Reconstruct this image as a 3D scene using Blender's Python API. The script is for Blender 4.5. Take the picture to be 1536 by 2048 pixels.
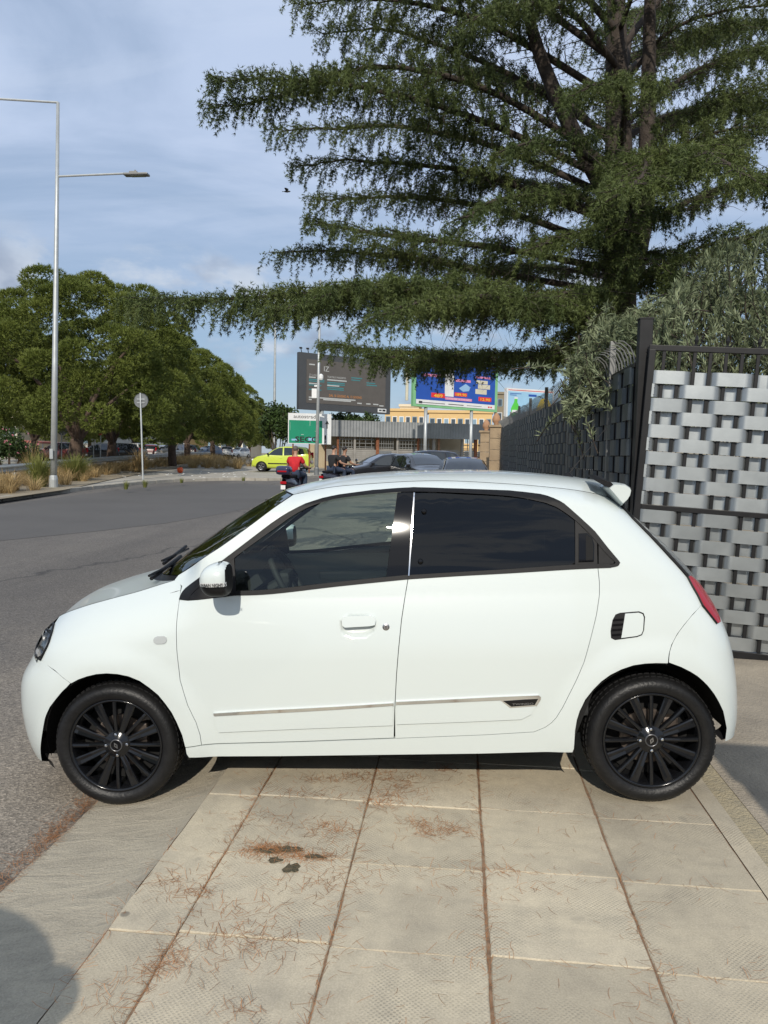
import bpy, bmesh, math, random
import numpy as np
from mathutils import Vector, Matrix, noise as mnoise
from mathutils.geometry import delaunay_2d_cdt
R = math.radians
for o in list(bpy.data.objects): bpy.data.objects.remove(o)
scene = bpy.context.scene
COL = scene.collection
# ------------------------------------------------------------------ camera
F_PX, CAM_H = 1540.0, 1.5766
PHI, TH, RHO = R(5.51202), R(4.25653), R(1.0)
CAM = np.array([0, 0, CAM_H])
cf = np.array([-math.sin(PHI)*math.cos(TH), math.cos(PHI)*math.cos(TH), -math.sin(TH)])
r0 = np.array([math.cos(PHI), math.sin(PHI), 0.0]); u0 = np.cross(r0, cf)
cr = r0*math.cos(RHO)+u0*math.sin(RHO); cu = u0*math.cos(RHO)-r0*math.sin(RHO)
cam_d = bpy.data.cameras.new('camera'); cam = bpy.data.objects.new('camera', cam_d); COL.objects.link(cam)
cam.matrix_world = Matrix(((cr[0], cu[0], -cf[0], 0), (cr[1], cu[1], -cf[1], 0), (cr[2], cu[2], -cf[2], CAM_H), (0, 0, 0, 1)))
cam_d.sensor_fit = 'VERTICAL'; cam_d.sensor_height = 36; cam_d.lens = 36*F_PX/2048
cam_d.clip_start = 0.05; cam_d.clip_end = 5000
scene.camera = cam
scene.render.resolution_x, scene.render.resolution_y = 768, 1024
vs = scene.view_settings
vs.view_transform = 'Standard'; vs.look = 'None'; vs.gamma = 1; vs.use_curve_mapping = False
vs.exposure = EXPOSURE = -0.36
# ------------------------------------------------------------------ sky + sun
SUN_EL, SUN_AZ = R(33), R(0.8)          # the light travels towards azimuth SUN_AZ (clockwise from +Y)
world = bpy.data.worlds.new('World'); scene.world = world; world.use_nodes = True
nt = world.node_tree; N = nt.nodes; N.clear()
def wl(a, b): nt.links.new(a, b)
out = N.new('ShaderNodeOutputWorld'); bg = N.new('ShaderNodeBackground'); bg.inputs['Strength'].default_value = 0.10
sky = N.new('ShaderNodeTexSky'); sky.sky_type = 'NISHITA'; sky.sun_disc = False
sky.sun_elevation = SUN_EL; sky.sun_rotation = SUN_AZ+math.pi; sky.air_density = 1.0; sky.dust_density = 0.4; sky.ozone_density = 1.2
tc = N.new('ShaderNodeTexCoord'); sep = N.new('ShaderNodeSeparateXYZ'); wl(tc.outputs['Generated'], sep.inputs[0])
def wmath(op, a, b=None, clamp=False):
    n = N.new('ShaderNodeMath'); n.operation = op; n.use_clamp = clamp
    for i, v in enumerate((a, b)):
        if v is None: continue
        if isinstance(v, (int, float)): n.inputs[i].default_value = v
        else: wl(v, n.inputs[i])
    return n.outputs[0]
def wramp(val, stops, smooth=True):
    n = N.new('ShaderNodeValToRGB'); n.color_ramp.interpolation = 'EASE' if smooth else 'LINEAR'
    e = n.color_ramp.elements
    while len(e) < len(stops): e.new(0.5)
    for el, (p, c) in zip(e, stops): el.position = p; el.color = (c, c, c, 1) if isinstance(c, (int, float)) else (*c, 1)
    wl(val, n.inputs[0]); return n.outputs[0]
zc = wmath('MAXIMUM', wmath('ADD', sep.outputs[2], 0.12), 0.03)
comb = N.new('ShaderNodeCombineXYZ')
wl(wmath('DIVIDE', sep.outputs[0], zc), comb.inputs[0]); wl(wmath('DIVIDE', sep.outputs[1], zc), comb.inputs[1])
def wnoise(vec, scale, detail, rough, dist=0.0, rot=0.0, sc=(1, 1, 1), loc=(0, 0, 0)):
    mp = N.new('ShaderNodeMapping'); mp.inputs['Rotation'].default_value = (0, 0, rot); mp.inputs['Scale'].default_value = sc; mp.inputs['Location'].default_value = loc
    wl(vec, mp.inputs[0]); n = N.new('ShaderNodeTexNoise')
    n.inputs['Scale'].default_value = scale; n.inputs['Detail'].default_value = detail; n.inputs['Roughness'].default_value = rough; n.inputs['Distortion'].default_value = dist
    wl(mp.outputs[0], n.inputs['Vector']); return n.outputs['Fac']
veil = wramp(wnoise(comb.outputs[0], 1.0, 7, 0.55, 0.7, R(-28), (0.8, 1.35, 1), (2.0, 0.6, 0)), [(0.27, 0.0), (0.58, 1.0)])
wisp = wramp(wnoise(comb.outputs[0], 2.4, 9, 0.6, 0.5, R(-28), (0.6, 1.8, 1), (0.3, 3.1, 0)), [(0.42, 0.0), (0.62, 1.0)])
puff = wramp(wnoise(tc.outputs['Generated'], 6.0, 9, 0.58, 0.25, 0, (1, 1, 1.9), (0.37, 0.1, 0.0)), [(0.5, 0.0), (0.63, 1.0)])
low = wramp(sep.outputs[2], [(0.02, 0.0), (0.06, 1.0), (0.20, 1.0), (0.27, 0.0)])
high = wramp(sep.outputs[2], [(0.10, 0.10), (0.36, 1.0)])
def wmix(f, a, b):
    n = N.new('ShaderNodeMix'); n.data_type = 'RGBA'
    for k, v in ((0, f), (6, a), (7, b)):
        if isinstance(v, tuple): n.inputs[k].default_value = (*v, 1)
        elif isinstance(v, (int, float)): n.inputs[k].default_value = v
        else: wl(v, n.inputs[k])
    return n.outputs[2]
hz = wramp(sep.outputs[2], [(0.0, 0.55), (0.30, 0.42), (0.8, 0.42)])
base = wmix(hz, sky.outputs[0], (4.1, 6.2, 9.4))
c1 = wmix(wmath('MULTIPLY', wmath('ADD', wmath('MULTIPLY', veil, 0.5), 0.42), high), base, (7.1, 8.5, 11.2))
c2 = wmix(wmath('MULTIPLY', wmath('MULTIPLY', wisp, high), 0.22), c1, (8.4, 9.6, 11.8))
shade = wnoise(tc.outputs['Generated'], 9.0, 4, 0.5, 0.2, 0, (1, 1, 1.6), (1.4, 0.2, 0.15))
pc = wmix(wramp(shade, [(0.38, 0.0), (0.6, 1.0)]), (4.0, 4.7, 6.2), (8.2, 9.0, 10.2))
c3 = wmix(wmath('MULTIPLY', wmath('MULTIPLY', puff, low), 0.8), c2, pc)
south = wramp(wmath('MULTIPLY', sep.outputs[1], -1.0), [(0.05, 0.0), (0.35, 1.0)])
band = wramp(wnoise(comb.outputs[0], 2.1, 10, 0.62, 0.6, R(20), (0.7, 1.5, 1), (4.1, 1.3, 0)), [(0.47, 0.0), (0.56, 1.0)])
c4 = wmix(wmath('MULTIPLY', wmath('MULTIPLY', band, south), 0.85), wmix(wmath('MULTIPLY', south, 0.45), c3, (2.2, 3.6, 6.0)), (9.5, 10.2, 11.2))   # the broken cloud that the car windows mirror
wl(c4, bg.inputs[0]); wl(bg.outputs[0], out.inputs[0])
sun_d = bpy.data.lights.new('sun', 'SUN'); sun_d.energy = 4.7; sun_d.angle = R(0.53); sun_d.color = (1.0, 0.93, 0.82)
sun = bpy.data.objects.new('sun', sun_d); COL.objects.link(sun)
sdir = Vector((math.sin(SUN_AZ)*math.cos(SUN_EL), math.cos(SUN_AZ)*math.cos(SUN_EL), -math.sin(SUN_EL)))
sun.rotation_euler = sdir.to_track_quat('-Z', 'Y').to_euler(); sun.location = (0, -20, 30)
# ------------------------------------------------------------------ pixel helpers
def ray(px, py): return cf+cr*(px-768)/F_PX+cu*(1024-py)/F_PX
def gp(px, py, z=0.0):
    d = ray(px, py); return CAM+d*((z-CAM_H)/d[2])
def gd(px, py, d): return CAM+ray(px, py)*d
def tz(y): return -0.125+0.0118*min(max(y-8.0, 0.0), 66.0)        # the road surface climbs gently away from the camera
def gt(px, py, dz=0.0):                                          # pixel -> point on the climbing ground
    z = dz-0.125
    for _ in range(40): p = gp(px, py, z); z = 0.5*z+0.5*(tz(p[1])+dz)
    return np.array([p[0], p[1], tz(p[1])+dz])
# ------------------------------------------------------------------ materials
MATS = {}
def mat(name, col, rough=0.6, metal=0.0, var=0.0, vs=6.0, col2=None, bump=0.0, bs=60.0, coat=0.0, spec=0.5, island=0.0, coords='pos', detail=6, r2=None, trans=0.0, emis=None, aniso=None):
    m = bpy.data.materials.new(name); m.use_nodes = True; MATS[name] = m
    t = m.node_tree; b = t.nodes['Principled BSDF']; L = t.links.new
    b.inputs['Roughness'].default_value = rough; b.inputs['Metallic'].default_value = metal
    b.inputs['Coat Weight'].default_value = coat; b.inputs['Coat Roughness'].default_value = 0.04; b.inputs['Specular IOR Level'].default_value = spec
    b.inputs['Base Color'].default_value = (*col, 1)
    if trans: b.inputs['Transmission Weight'].default_value = trans
    if emis: b.inputs['Emission Color'].default_value = (*emis[0], 1); b.inputs['Emission Strength'].default_value = emis[1]
    if coords == 'pos': cv = t.nodes.new('ShaderNodeNewGeometry').outputs['Position']
    else: cv = t.nodes.new('ShaderNodeTexCoord').outputs['Object']
    last = None
    if var or col2:
        n = t.nodes.new('ShaderNodeTexNoise'); n.inputs['Scale'].default_value = vs; n.inputs['Detail'].default_value = detail; n.inputs['Roughness'].default_value = 0.62
        L(cv, n.inputs['Vector'])
        rp = t.nodes.new('ShaderNodeValToRGB'); e = rp.color_ramp.elements; e[0].position = 0.3; e[1].position = 0.7
        c2 = col2 if col2 else tuple(min(1, c*(1+var)) for c in col)
        c1_ = col if col2 else tuple(c*(1-var) for c in col)
        e[0].color = (*c1_, 1); e[1].color = (*c2, 1); L(n.outputs['Fac'], rp.inputs[0]); last = rp.outputs[0]
        if r2 is not None:
            mr = t.nodes.new('ShaderNodeMapRange'); mr.inputs[3].default_value = rough; mr.inputs[4].default_value = r2; mr.inputs[1].default_value = 0.35; mr.inputs[2].default_value = 0.65
            L(n.outputs['Fac'], mr.inputs[0]); L(mr.outputs[0], b.inputs['Roughness'])
    if island:
        g = t.nodes.new('ShaderNodeNewGeometry'); h = t.nodes.new('ShaderNodeHueSaturation')
        mr = t.nodes.new('ShaderNodeMapRange'); mr.inputs[3].default_value = 1-island; mr.inputs[4].default_value = 1+island
        L(g.outputs['Random Per Island'], mr.inputs[0]); L(mr.outputs[0], h.inputs['Value'])
        if last is not None: L(last, h.inputs['Color'])
        else: h.inputs['Color'].default_value = (*col, 1)
        last = h.outputs[0]
    if last is not None: L(last, b.inputs['Base Color'])
    if bump:
        n = t.nodes.new('ShaderNodeTexNoise'); n.inputs['Scale'].default_value = bs; n.inputs['Detail'].default_value = 5; L(cv, n.inputs['Vector'])
        bp = t.nodes.new('ShaderNodeBump'); bp.inputs['Strength'].default_value = bump; bp.inputs['Distance'].default_value = 0.02
        L(n.outputs['Fac'], bp.inputs['Height']); L(bp.outputs[0], b.inputs['Normal'])
    return m
def leafmat(name, col, col2, island=0.35, rough=0.6, transl=0.25, vs=0.6):
    m = mat(name, col, rough, col2=col2, vs=vs, island=island, spec=0.3)
    t = m.node_tree; b = t.nodes['Principled BSDF']; L = t.links.new; o = t.nodes['Material Output']
    tr = t.nodes.new('ShaderNodeBsdfTranslucent'); mx = t.nodes.new('ShaderNodeMixShader'); mx.inputs[0].default_value = transl
    src = b.inputs['Base Color'].links[0].from_socket; L(src, tr.inputs[0]); L(b.outputs[0], mx.inputs[1]); L(tr.outputs[0], mx.inputs[2]); L(mx.outputs[0], o.inputs[0])
    return m
def glassmat(name, tint, ior=1.5, rough=0.0, dens=1.0):
    m = bpy.data.materials.new(name); m.use_nodes = True; MATS[name] = m
    t = m.node_tree; t.nodes.clear(); L = t.links.new
    o = t.nodes.new('ShaderNodeOutputMaterial'); tr = t.nodes.new('ShaderNodeBsdfTransparent'); gl = t.nodes.new('ShaderNodeBsdfGlossy'); mx = t.nodes.new('ShaderNodeMixShader'); fr = t.nodes.new('ShaderNodeFresnel')
    tr.inputs[0].default_value = (*tint, 1); gl.inputs['Roughness'].default_value = rough; gl.inputs['Color'].default_value = (1, 1, 1, 1); fr.inputs[0].default_value = ior
    L(fr.outputs[0], mx.inputs[0]); L(tr.outputs[0], mx.inputs[1]); L(gl.outputs[0], mx.inputs[2]); L(mx.outputs[0], o.inputs[0])
    return m
mat('white_paint', (0.585, 0.635, 0.62), 0.28, coat=0.6, spec=0.3)
mat('black_gloss', (0.006, 0.006, 0.007), 0.04, spec=0.35)
mat('black_plastic', (0.011, 0.011, 0.012), 0.5, var=0.2, vs=40, spec=0.18)
mat('dark_void', (0.006, 0.006, 0.006), 0.9)
mat('rubber', (0.009, 0.009, 0.0095), 0.45, var=0.35, vs=18, bump=0.15, bs=90, coords='obj', spec=0.35)
mat('rim_black', (0.007, 0.0075, 0.009), 0.14, coat=0.35, spec=0.35, coords='obj')
mat('chrome', (0.82, 0.83, 0.84), 0.08, metal=1.0)
mat('chrome_dull', (0.55, 0.56, 0.57), 0.3, metal=0.9)
mat('steel', (0.42, 0.42, 0.43), 0.35, metal=1.0, var=0.2, vs=20)
mat('cap_steel', (0.22, 0.22, 0.23), 0.3, metal=0.9)
mat('brake_iron', (0.16, 0.13, 0.11), 0.5, metal=0.8, var=0.4, vs=30)
glassmat('clear_glass', (0.74, 0.83, 0.79), 1.52)
glassmat('windscreen_glass', (0.30, 0.36, 0.33), 1.6)
glassmat('privacy_glass', (0.026, 0.030, 0.040), 1.52)
glassmat('lamp_glass', (0.80, 0.80, 0.80), 1.5)
mat('repeater_clear', (0.42, 0.44, 0.44), 0.12, coat=0.5)
mat('lamp_inner', (0.60, 0.61, 0.61), 0.3)
mat('interior_dark', (0.025, 0.026, 0.027), 0.7)
mat('interior_grey', (0.30, 0.31, 0.30), 0.8)
mat('interior_light', (0.50, 0.52, 0.50), 0.7)
mat('lamp_red', (0.33, 0.003, 0.008), 0.15, coat=0.25, spec=0.3)
mat('lamp_white', (0.75, 0.75, 0.75), 0.15, coat=1.0)
mat('lamp_grey', (0.36, 0.36, 0.36), 0.25, metal=0.6)
mat('orange_plastic', (0.75, 0.10, 0.02), 0.4)
mat('galv', (0.375, 0.40, 0.405), 0.38, metal=0.85, var=0.05, vs=5, bump=0.02, bs=150, r2=0.42)
mat('pole_grey', (0.42, 0.44, 0.44), 0.45, metal=0.4, var=0.12, vs=4)
mat('gate_black', (0.010, 0.010, 0.011), 0.45, var=0.3, vs=12, spec=0.3)
mat('fence_grey', (0.055, 0.065, 0.070), 0.42, metal=0.35, var=0.3, vs=6)
mat('spike_grey', (0.20, 0.20, 0.19), 0.5, metal=0.5)
mat('rust', (0.20, 0.075, 0.035), 0.9, var=0.5, vs=8)
mat('bark_cedar', (0.028, 0.021, 0.016), 0.95, col2=(0.062, 0.048, 0.038), vs=9, bump=1.0, bs=22)
mat('bark_pine', (0.050, 0.034, 0.024), 0.95, col2=(0.115, 0.078, 0.058), vs=5, bump=1.0, bs=9)
leafmat('cedar_needles', (0.056, 0.084, 0.026), (0.130, 0.160, 0.048), 0.32, 0.55, 0.18, 0.8)
leafmat('pine_needles_green', (0.090, 0.122, 0.024), (0.185, 0.215, 0.045), 0.25, 0.6, 0.2, 0.4)
leafmat('oleander_leaves', (0.13, 0.165, 0.090), (0.27, 0.305, 0.18), 0.35, 0.5, 0.25, 1.5)
leafmat('bush_leaves', (0.030, 0.055, 0.016), (0.060, 0.095, 0.026), 0.4, 0.5, 0.2, 1.0)
leafmat('dry_grass_blades', (0.34, 0.23, 0.10), (0.48, 0.36, 0.18), 0.35, 0.8, 0.25, 1.5)
leafmat('green_grass_blades', (0.12, 0.15, 0.035), (0.27, 0.27, 0.08), 0.35, 0.7, 0.25, 1.2)
leafmat('fallen_needles', (0.26, 0.115, 0.045), (0.44, 0.20, 0.08), 0.45, 0.8, 0.05, 4.0)
leafmat('pink_petals', (0.65, 0.22, 0.30), (0.8, 0.4, 0.45), 0.2)
# ------------------------------------------------------------------ object helpers
def link(name, me, parent=None):
    o = bpy.data.objects.new(name, me); COL.objects.link(o)
    if parent is not None: o.parent = parent
    return o
def tag(o, label=None, cat=None, group=None, kind=None):
    for k, v in (('label', label), ('category', cat), ('group', group), ('kind', kind)):
        if v: o[k] = v
    return o
ROOT = {}
def thing(name, label, cat, loc=(0, 0, 0), rotz=0.0, group=None, kind=None):
    o = link(name, None); o.empty_display_size = 0.1
    o.location = tuple(float(c) for c in loc); o.rotation_euler = (0, 0, rotz); tag(o, label, cat, group, kind)
    return o
def copy_tree(o, parent=None):
    c = o.copy(); COL.objects.link(c); c.parent = parent
    for ch in o.children: copy_tree(ch, c)
    return c
def root_loc(o):
    while o.parent is not None: o = o.parent
    return o.location
class MB:
    def __init__(s): s.v = []; s.f = []; s.smooth = False
    def add(s, v, f):
        n = len(s.v); s.v.extend([tuple(map(float, p)) for p in v]); s.f.extend([tuple(i+n for i in q) for q in f]); return s
    def box(s, c, size, rot=None, bev=0.0):
        x, y, z = [a/2 for a in size]; b = min(bev, x*.9, y*.9, z*.9)
        if b <= 0:
            pts = [(i, j, k) for i in (-x, x) for j in (-y, y) for k in (-z, z)]
            fs = [(0, 1, 3, 2), (4, 6, 7, 5), (0, 4, 5, 1), (2, 3, 7, 6), (0, 2, 6, 4), (1, 5, 7, 3)]
        else:
            bm = bmesh.new(); bmesh.ops.create_cube(bm, size=1)
            for v in bm.verts: v.co = Vector((v.co.x*2*x, v.co.y*2*y, v.co.z*2*z))
            bmesh.ops.bevel(bm, geom=list(bm.edges), offset=b, segments=2, affect='EDGES', profile=0.6)
            bm.verts.index_update(); pts = [tuple(v.co) for v in bm.verts]; fs = [tuple(v.index for v in f.verts) for f in bm.faces]; bm.free()
        M_ = rot if rot is not None else Matrix.Identity(3)
        return s.add([tuple(M_ @ Vector(p)+Vector(c)) for p in pts], fs)
    def tube(s, pts, rad, seg=8, cap=True):
        P = [Vector(p) for p in pts]; n = len(P)
        rad = list(rad) if hasattr(rad, '__len__') else [rad]*n
        V = []; Fc = []; prev = None
        for i, p in enumerate(P):
            t = (P[min(i+1, n-1)]-P[max(i-1, 0)])
            t = t.normalized() if t.length > 1e-9 else Vector((0, 0, 1))
            if prev is None:
                a = Vector((0, 0, 1)) if abs(t.z) < 0.9 else Vector((1, 0, 0)); u = t.cross(a).normalized()
            else: u = (prev-t*prev.dot(t)); u = u.normalized() if u.length > 1e-6 else t.orthogonal().normalized()
            prev = u; w = t.cross(u)
            for k in range(seg):
                a = 2*math.pi*k/seg; V.append(p+(u*math.cos(a)+w*math.sin(a))*rad[i])
        for i in range(n-1):
            for k in range(seg): k2 = (k+1) % seg; Fc.append((i*seg+k, i*seg+k2, (i+1)*seg+k2, (i+1)*seg+k))
        if cap: Fc.append(tuple(range(seg-1, -1, -1))); Fc.append(tuple((n-1)*seg+k for k in range(seg)))
        return s.add(V, Fc)
    def lathe(s, prof, c, axis='z', seg=32, closed=False):
        V = []; Fc = []; n = len(prof)
        for k in range(seg):
            a = 2*math.pi*k/seg; ca, sa = math.cos(a), math.sin(a)
            for r, h in prof:
                p = {'z': (r*ca, r*sa, h), 'y': (r*ca, h, r*sa), 'x': (h, r*ca, r*sa)}[axis]
                V.append((p[0]+c[0], p[1]+c[1], p[2]+c[2]))
        m = n if closed else n-1
        for k in range(seg):
            k2 = (k+1) % seg
            for i in range(m): j = (i+1) % n; Fc.append((k*n+i, k2*n+i, k2*n+j, k*n+j))
        return s.add(V, Fc)
    def prism(s, poly, d0, d1, axis='y', map3=None):
        n = len(poly); V = []
        for d in (d0, d1):
            for a, b in poly:
                p = {'y': (a, d, b), 'z': (a, b, d), 'x': (d, a, b)}[axis]; V.append(map3(p) if map3 else p)
        Fc = [tuple(range(n)), tuple(range(2*n-1, n-1, -1))]+[(i, (i+1) % n, n+(i+1) % n, n+i) for i in range(n)]
        return s.add(V, Fc)
    def grid(s, rows, flip=False):
        V = [p for r in rows for p in r]; m = len(rows[0]); Fc = []
        for i in range(len(rows)-1):
            for j in range(m-1):
                q = (i*m+j, i*m+j+1, (i+1)*m+j+1, (i+1)*m+j); Fc.append(q[::-1] if flip else q)
        return s.add(V, Fc)
    def build(s, name, material, parent=None, world=False, smooth=None, fixn=True):
        me = bpy.data.meshes.new(name); off = (0, 0, 0)
        if world and parent is not None: off = root_loc(parent)
        V = np.array(s.v, float).reshape(-1, 3)-np.array(off)
        me.from_pydata(V.tolist(), [], s.f)
        if fixn:
            bm = bmesh.new(); bm.from_mesh(me); bmesh.ops.recalc_face_normals(bm, faces=bm.faces); bm.to_mesh(me); bm.free()
        me.materials.append(MATS[material] if isinstance(material, str) else material)
        if smooth is None: smooth = s.smooth
        if smooth:
            me.polygons.foreach_set('use_smooth', [True]*len(me.polygons))
            if smooth == 'auto': me.set_sharp_from_angle(angle=R(35))
        return link(name, me, parent)
def bulk(name, V, Fc, material, parent=None, world=False):
    """V (n,3) array, Fc (m,3|4) array: fast mesh"""
    me = bpy.data.meshes.new(name); V = np.asarray(V, np.float32)
    if world and parent is not None: V = V-np.array(root_loc(parent), np.float32)
    Fc = np.asarray(Fc, np.int32); k = Fc.shape[1]
    me.vertices.add(len(V)); me.vertices.foreach_set('co', V.ravel())
    me.loops.add(Fc.size); me.loops.foreach_set('vertex_index', Fc.ravel())
    me.polygons.add(len(Fc)); me.polygons.foreach_set('loop_start', np.arange(len(Fc), dtype=np.int32)*k)
    me.update(); me.validate()
    me.materials.append(MATS[material]); return link(name, me, parent)
def cdt(poly, sp, holes=()):
    """dense triangulation of a 2-D polygon; returns verts, faces"""
    P = [Vector((float(a), float(b))) for a, b in poly]; dense = []
    def dens(P):
        out_ = []
        for i, p in enumerate(P):
            q = P[(i+1) % len(P)]; k = max(1, int((q-p).length/sp))
            for j in range(k): out_.append(p.lerp(q, j/k))
        return out_
    B = dens(P); V = list(B); E = [(i, (i+1) % len(B)) for i in range(len(B))]
    xs = [p.x for p in B]; ys = [p.y for p in B]; bx = np.array([[p.x, p.y] for p in B])
    x = min(xs)+sp*.5; row = 0
    while x < max(xs):
        y = min(ys)+sp*(.5 if row % 2 else .25)
        while y < max(ys):
            if np.min((bx[:, 0]-x)**2+(bx[:, 1]-y)**2) > (0.55*sp)**2: V.append(Vector((x, y)))
            y += sp
        x += sp*.87; row += 1
    r = delaunay_2d_cdt(V, E, [tuple(range(len(B)))], 1, 1e-6)
    used = sorted({i for f in r[2] for i in f}); ix = {i: k for k, i in enumerate(used)}
    return [(r[0][i].x, r[0][i].y) for i in used], [tuple(ix[i] for i in f) for f in r[2]]
def catmull(P, n=8):
    P = [np.array(p, float) for p in P]; out_ = []
    for i in range(len(P)-1):
        p0 = P[max(i-1, 0)]; p1 = P[i]; p2 = P[i+1]; p3 = P[min(i+2, len(P)-1)]
        for j in range(n):
            t = j/n; out_.append(0.5*((2*p1)+(-p0+p2)*t+(2*p0-5*p1+4*p2-p3)*t*t+(-p0+3*p1-3*p2+p3)*t**3))
    out_.append(P[-1]); return out_
def interp(x, tab):
    return float(np.interp(x, [a for a, _ in tab], [b for _, b in tab]))
def text_mesh(txt, size, font_scale=(1, 1), extrude=0.0, bold=0.0):
    cu_ = bpy.data.curves.new('txt', 'FONT'); cu_.body = txt; cu_.size = size; cu_.extrude = extrude; cu_.offset = bold; cu_.align_x = 'LEFT'; cu_.resolution_u = 2
    to = bpy.data.objects.new('txt', cu_); COL.objects.link(to)
    me = bpy.data.meshes.new_from_object(to.evaluated_get(bpy.context.evaluated_depsgraph_get()))
    bpy.data.objects.remove(to); bpy.data.curves.remove(cu_)
    V = np.zeros(len(me.vertices)*3); me.vertices.foreach_get('co', V); V = V.reshape(-1, 3)*[font_scale[0], font_scale[1], 1]
    Fc = [tuple(p.vertices) for p in me.polygons]; bpy.data.meshes.remove(me)
    return V, Fc
def text_on(name, txt, size, origin, ux, uy, nrm, material, parent, world=True, sc=(1, 1), bold=0.0, lift=0.006, width=None):
    V, Fc = text_mesh(txt, size, sc, 0.0, bold)
    if width: V = V*[width/max(1e-6, V[:, 0].max()), 1, 1]
    ux, uy, nrm, origin = [np.array(a, float) for a in (ux, uy, nrm, origin)]
    W_ = origin+V[:, :1]*ux+V[:, 1:2]*uy+nrm*lift
    m = MB(); m.add(W_, Fc); o = m.build(name, material, parent, world=world, fixn=False); o['kind'] = 'stuff'; return o
def rotz3(a): return Matrix.Rotation(a, 3, 'Z')
rng = np.random.default_rng(7); random.seed(7)
# ------------------------------------------------------------------ ground materials
def nodes_of(m):
    t = m.node_tree; return t, t.nodes, t.links.new, t.nodes['Principled BSDF']
def add_noise(t, vec, scale, detail=5, rough=0.6, dist=0.0):
    n = t.nodes.new('ShaderNodeTexNoise'); n.inputs['Scale'].default_value = scale; n.inputs['Detail'].default_value = detail; n.inputs['Roughness'].default_value = rough; n.inputs['Distortion'].default_value = dist
    t.links.new(vec, n.inputs['Vector']); return n.outputs['Fac']
def add_ramp(t, v, stops):
    n = t.nodes.new('ShaderNodeValToRGB'); e = n.color_ramp.elements
    while len(e) < len(stops): e.new(0.5)
    for el, (p, c) in zip(e, stops): el.position = p; el.color = (c, c, c, 1) if isinstance(c, (int, float)) else (*c, 1)
    t.links.new(v, n.inputs[0]); return n.outputs[0]
def add_mix(t, f, a, b, mode='MIX'):
    n = t.nodes.new('ShaderNodeMix'); n.data_type = 'RGBA'; n.blend_type = mode
    for k, v in ((0, f), (6, a), (7, b)):
        if isinstance(v, tuple): n.inputs[k].default_value = (*v, 1)
        elif isinstance(v, (int, float)): n.inputs[k].default_value = v
        else: t.links.new(v, n.inputs[k])
    return n.outputs[2]
def add_math(t, op, a, b=None, clamp=False):
    n = t.nodes.new('ShaderNodeMath'); n.operation = op; n.use_clamp = clamp
    for i, v in enumerate((a, b)):
        if v is None: continue
        if isinstance(v, (int, float)): n.inputs[i].default_value = v
        else: t.links.new(v, n.inputs[i])
    return n.outputs[0]
def pos_of(t): return t.nodes.new('ShaderNodeNewGeometry').outputs['Position']
def set_bump(t, b, h, strength, dist):
    bp = t.nodes.new('ShaderNodeBump'); bp.inputs['Strength'].default_value = strength; bp.inputs['Distance'].default_value = dist
    t.links.new(h, bp.inputs['Height']); t.links.new(bp.outputs[0], b.inputs['Normal'])
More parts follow.
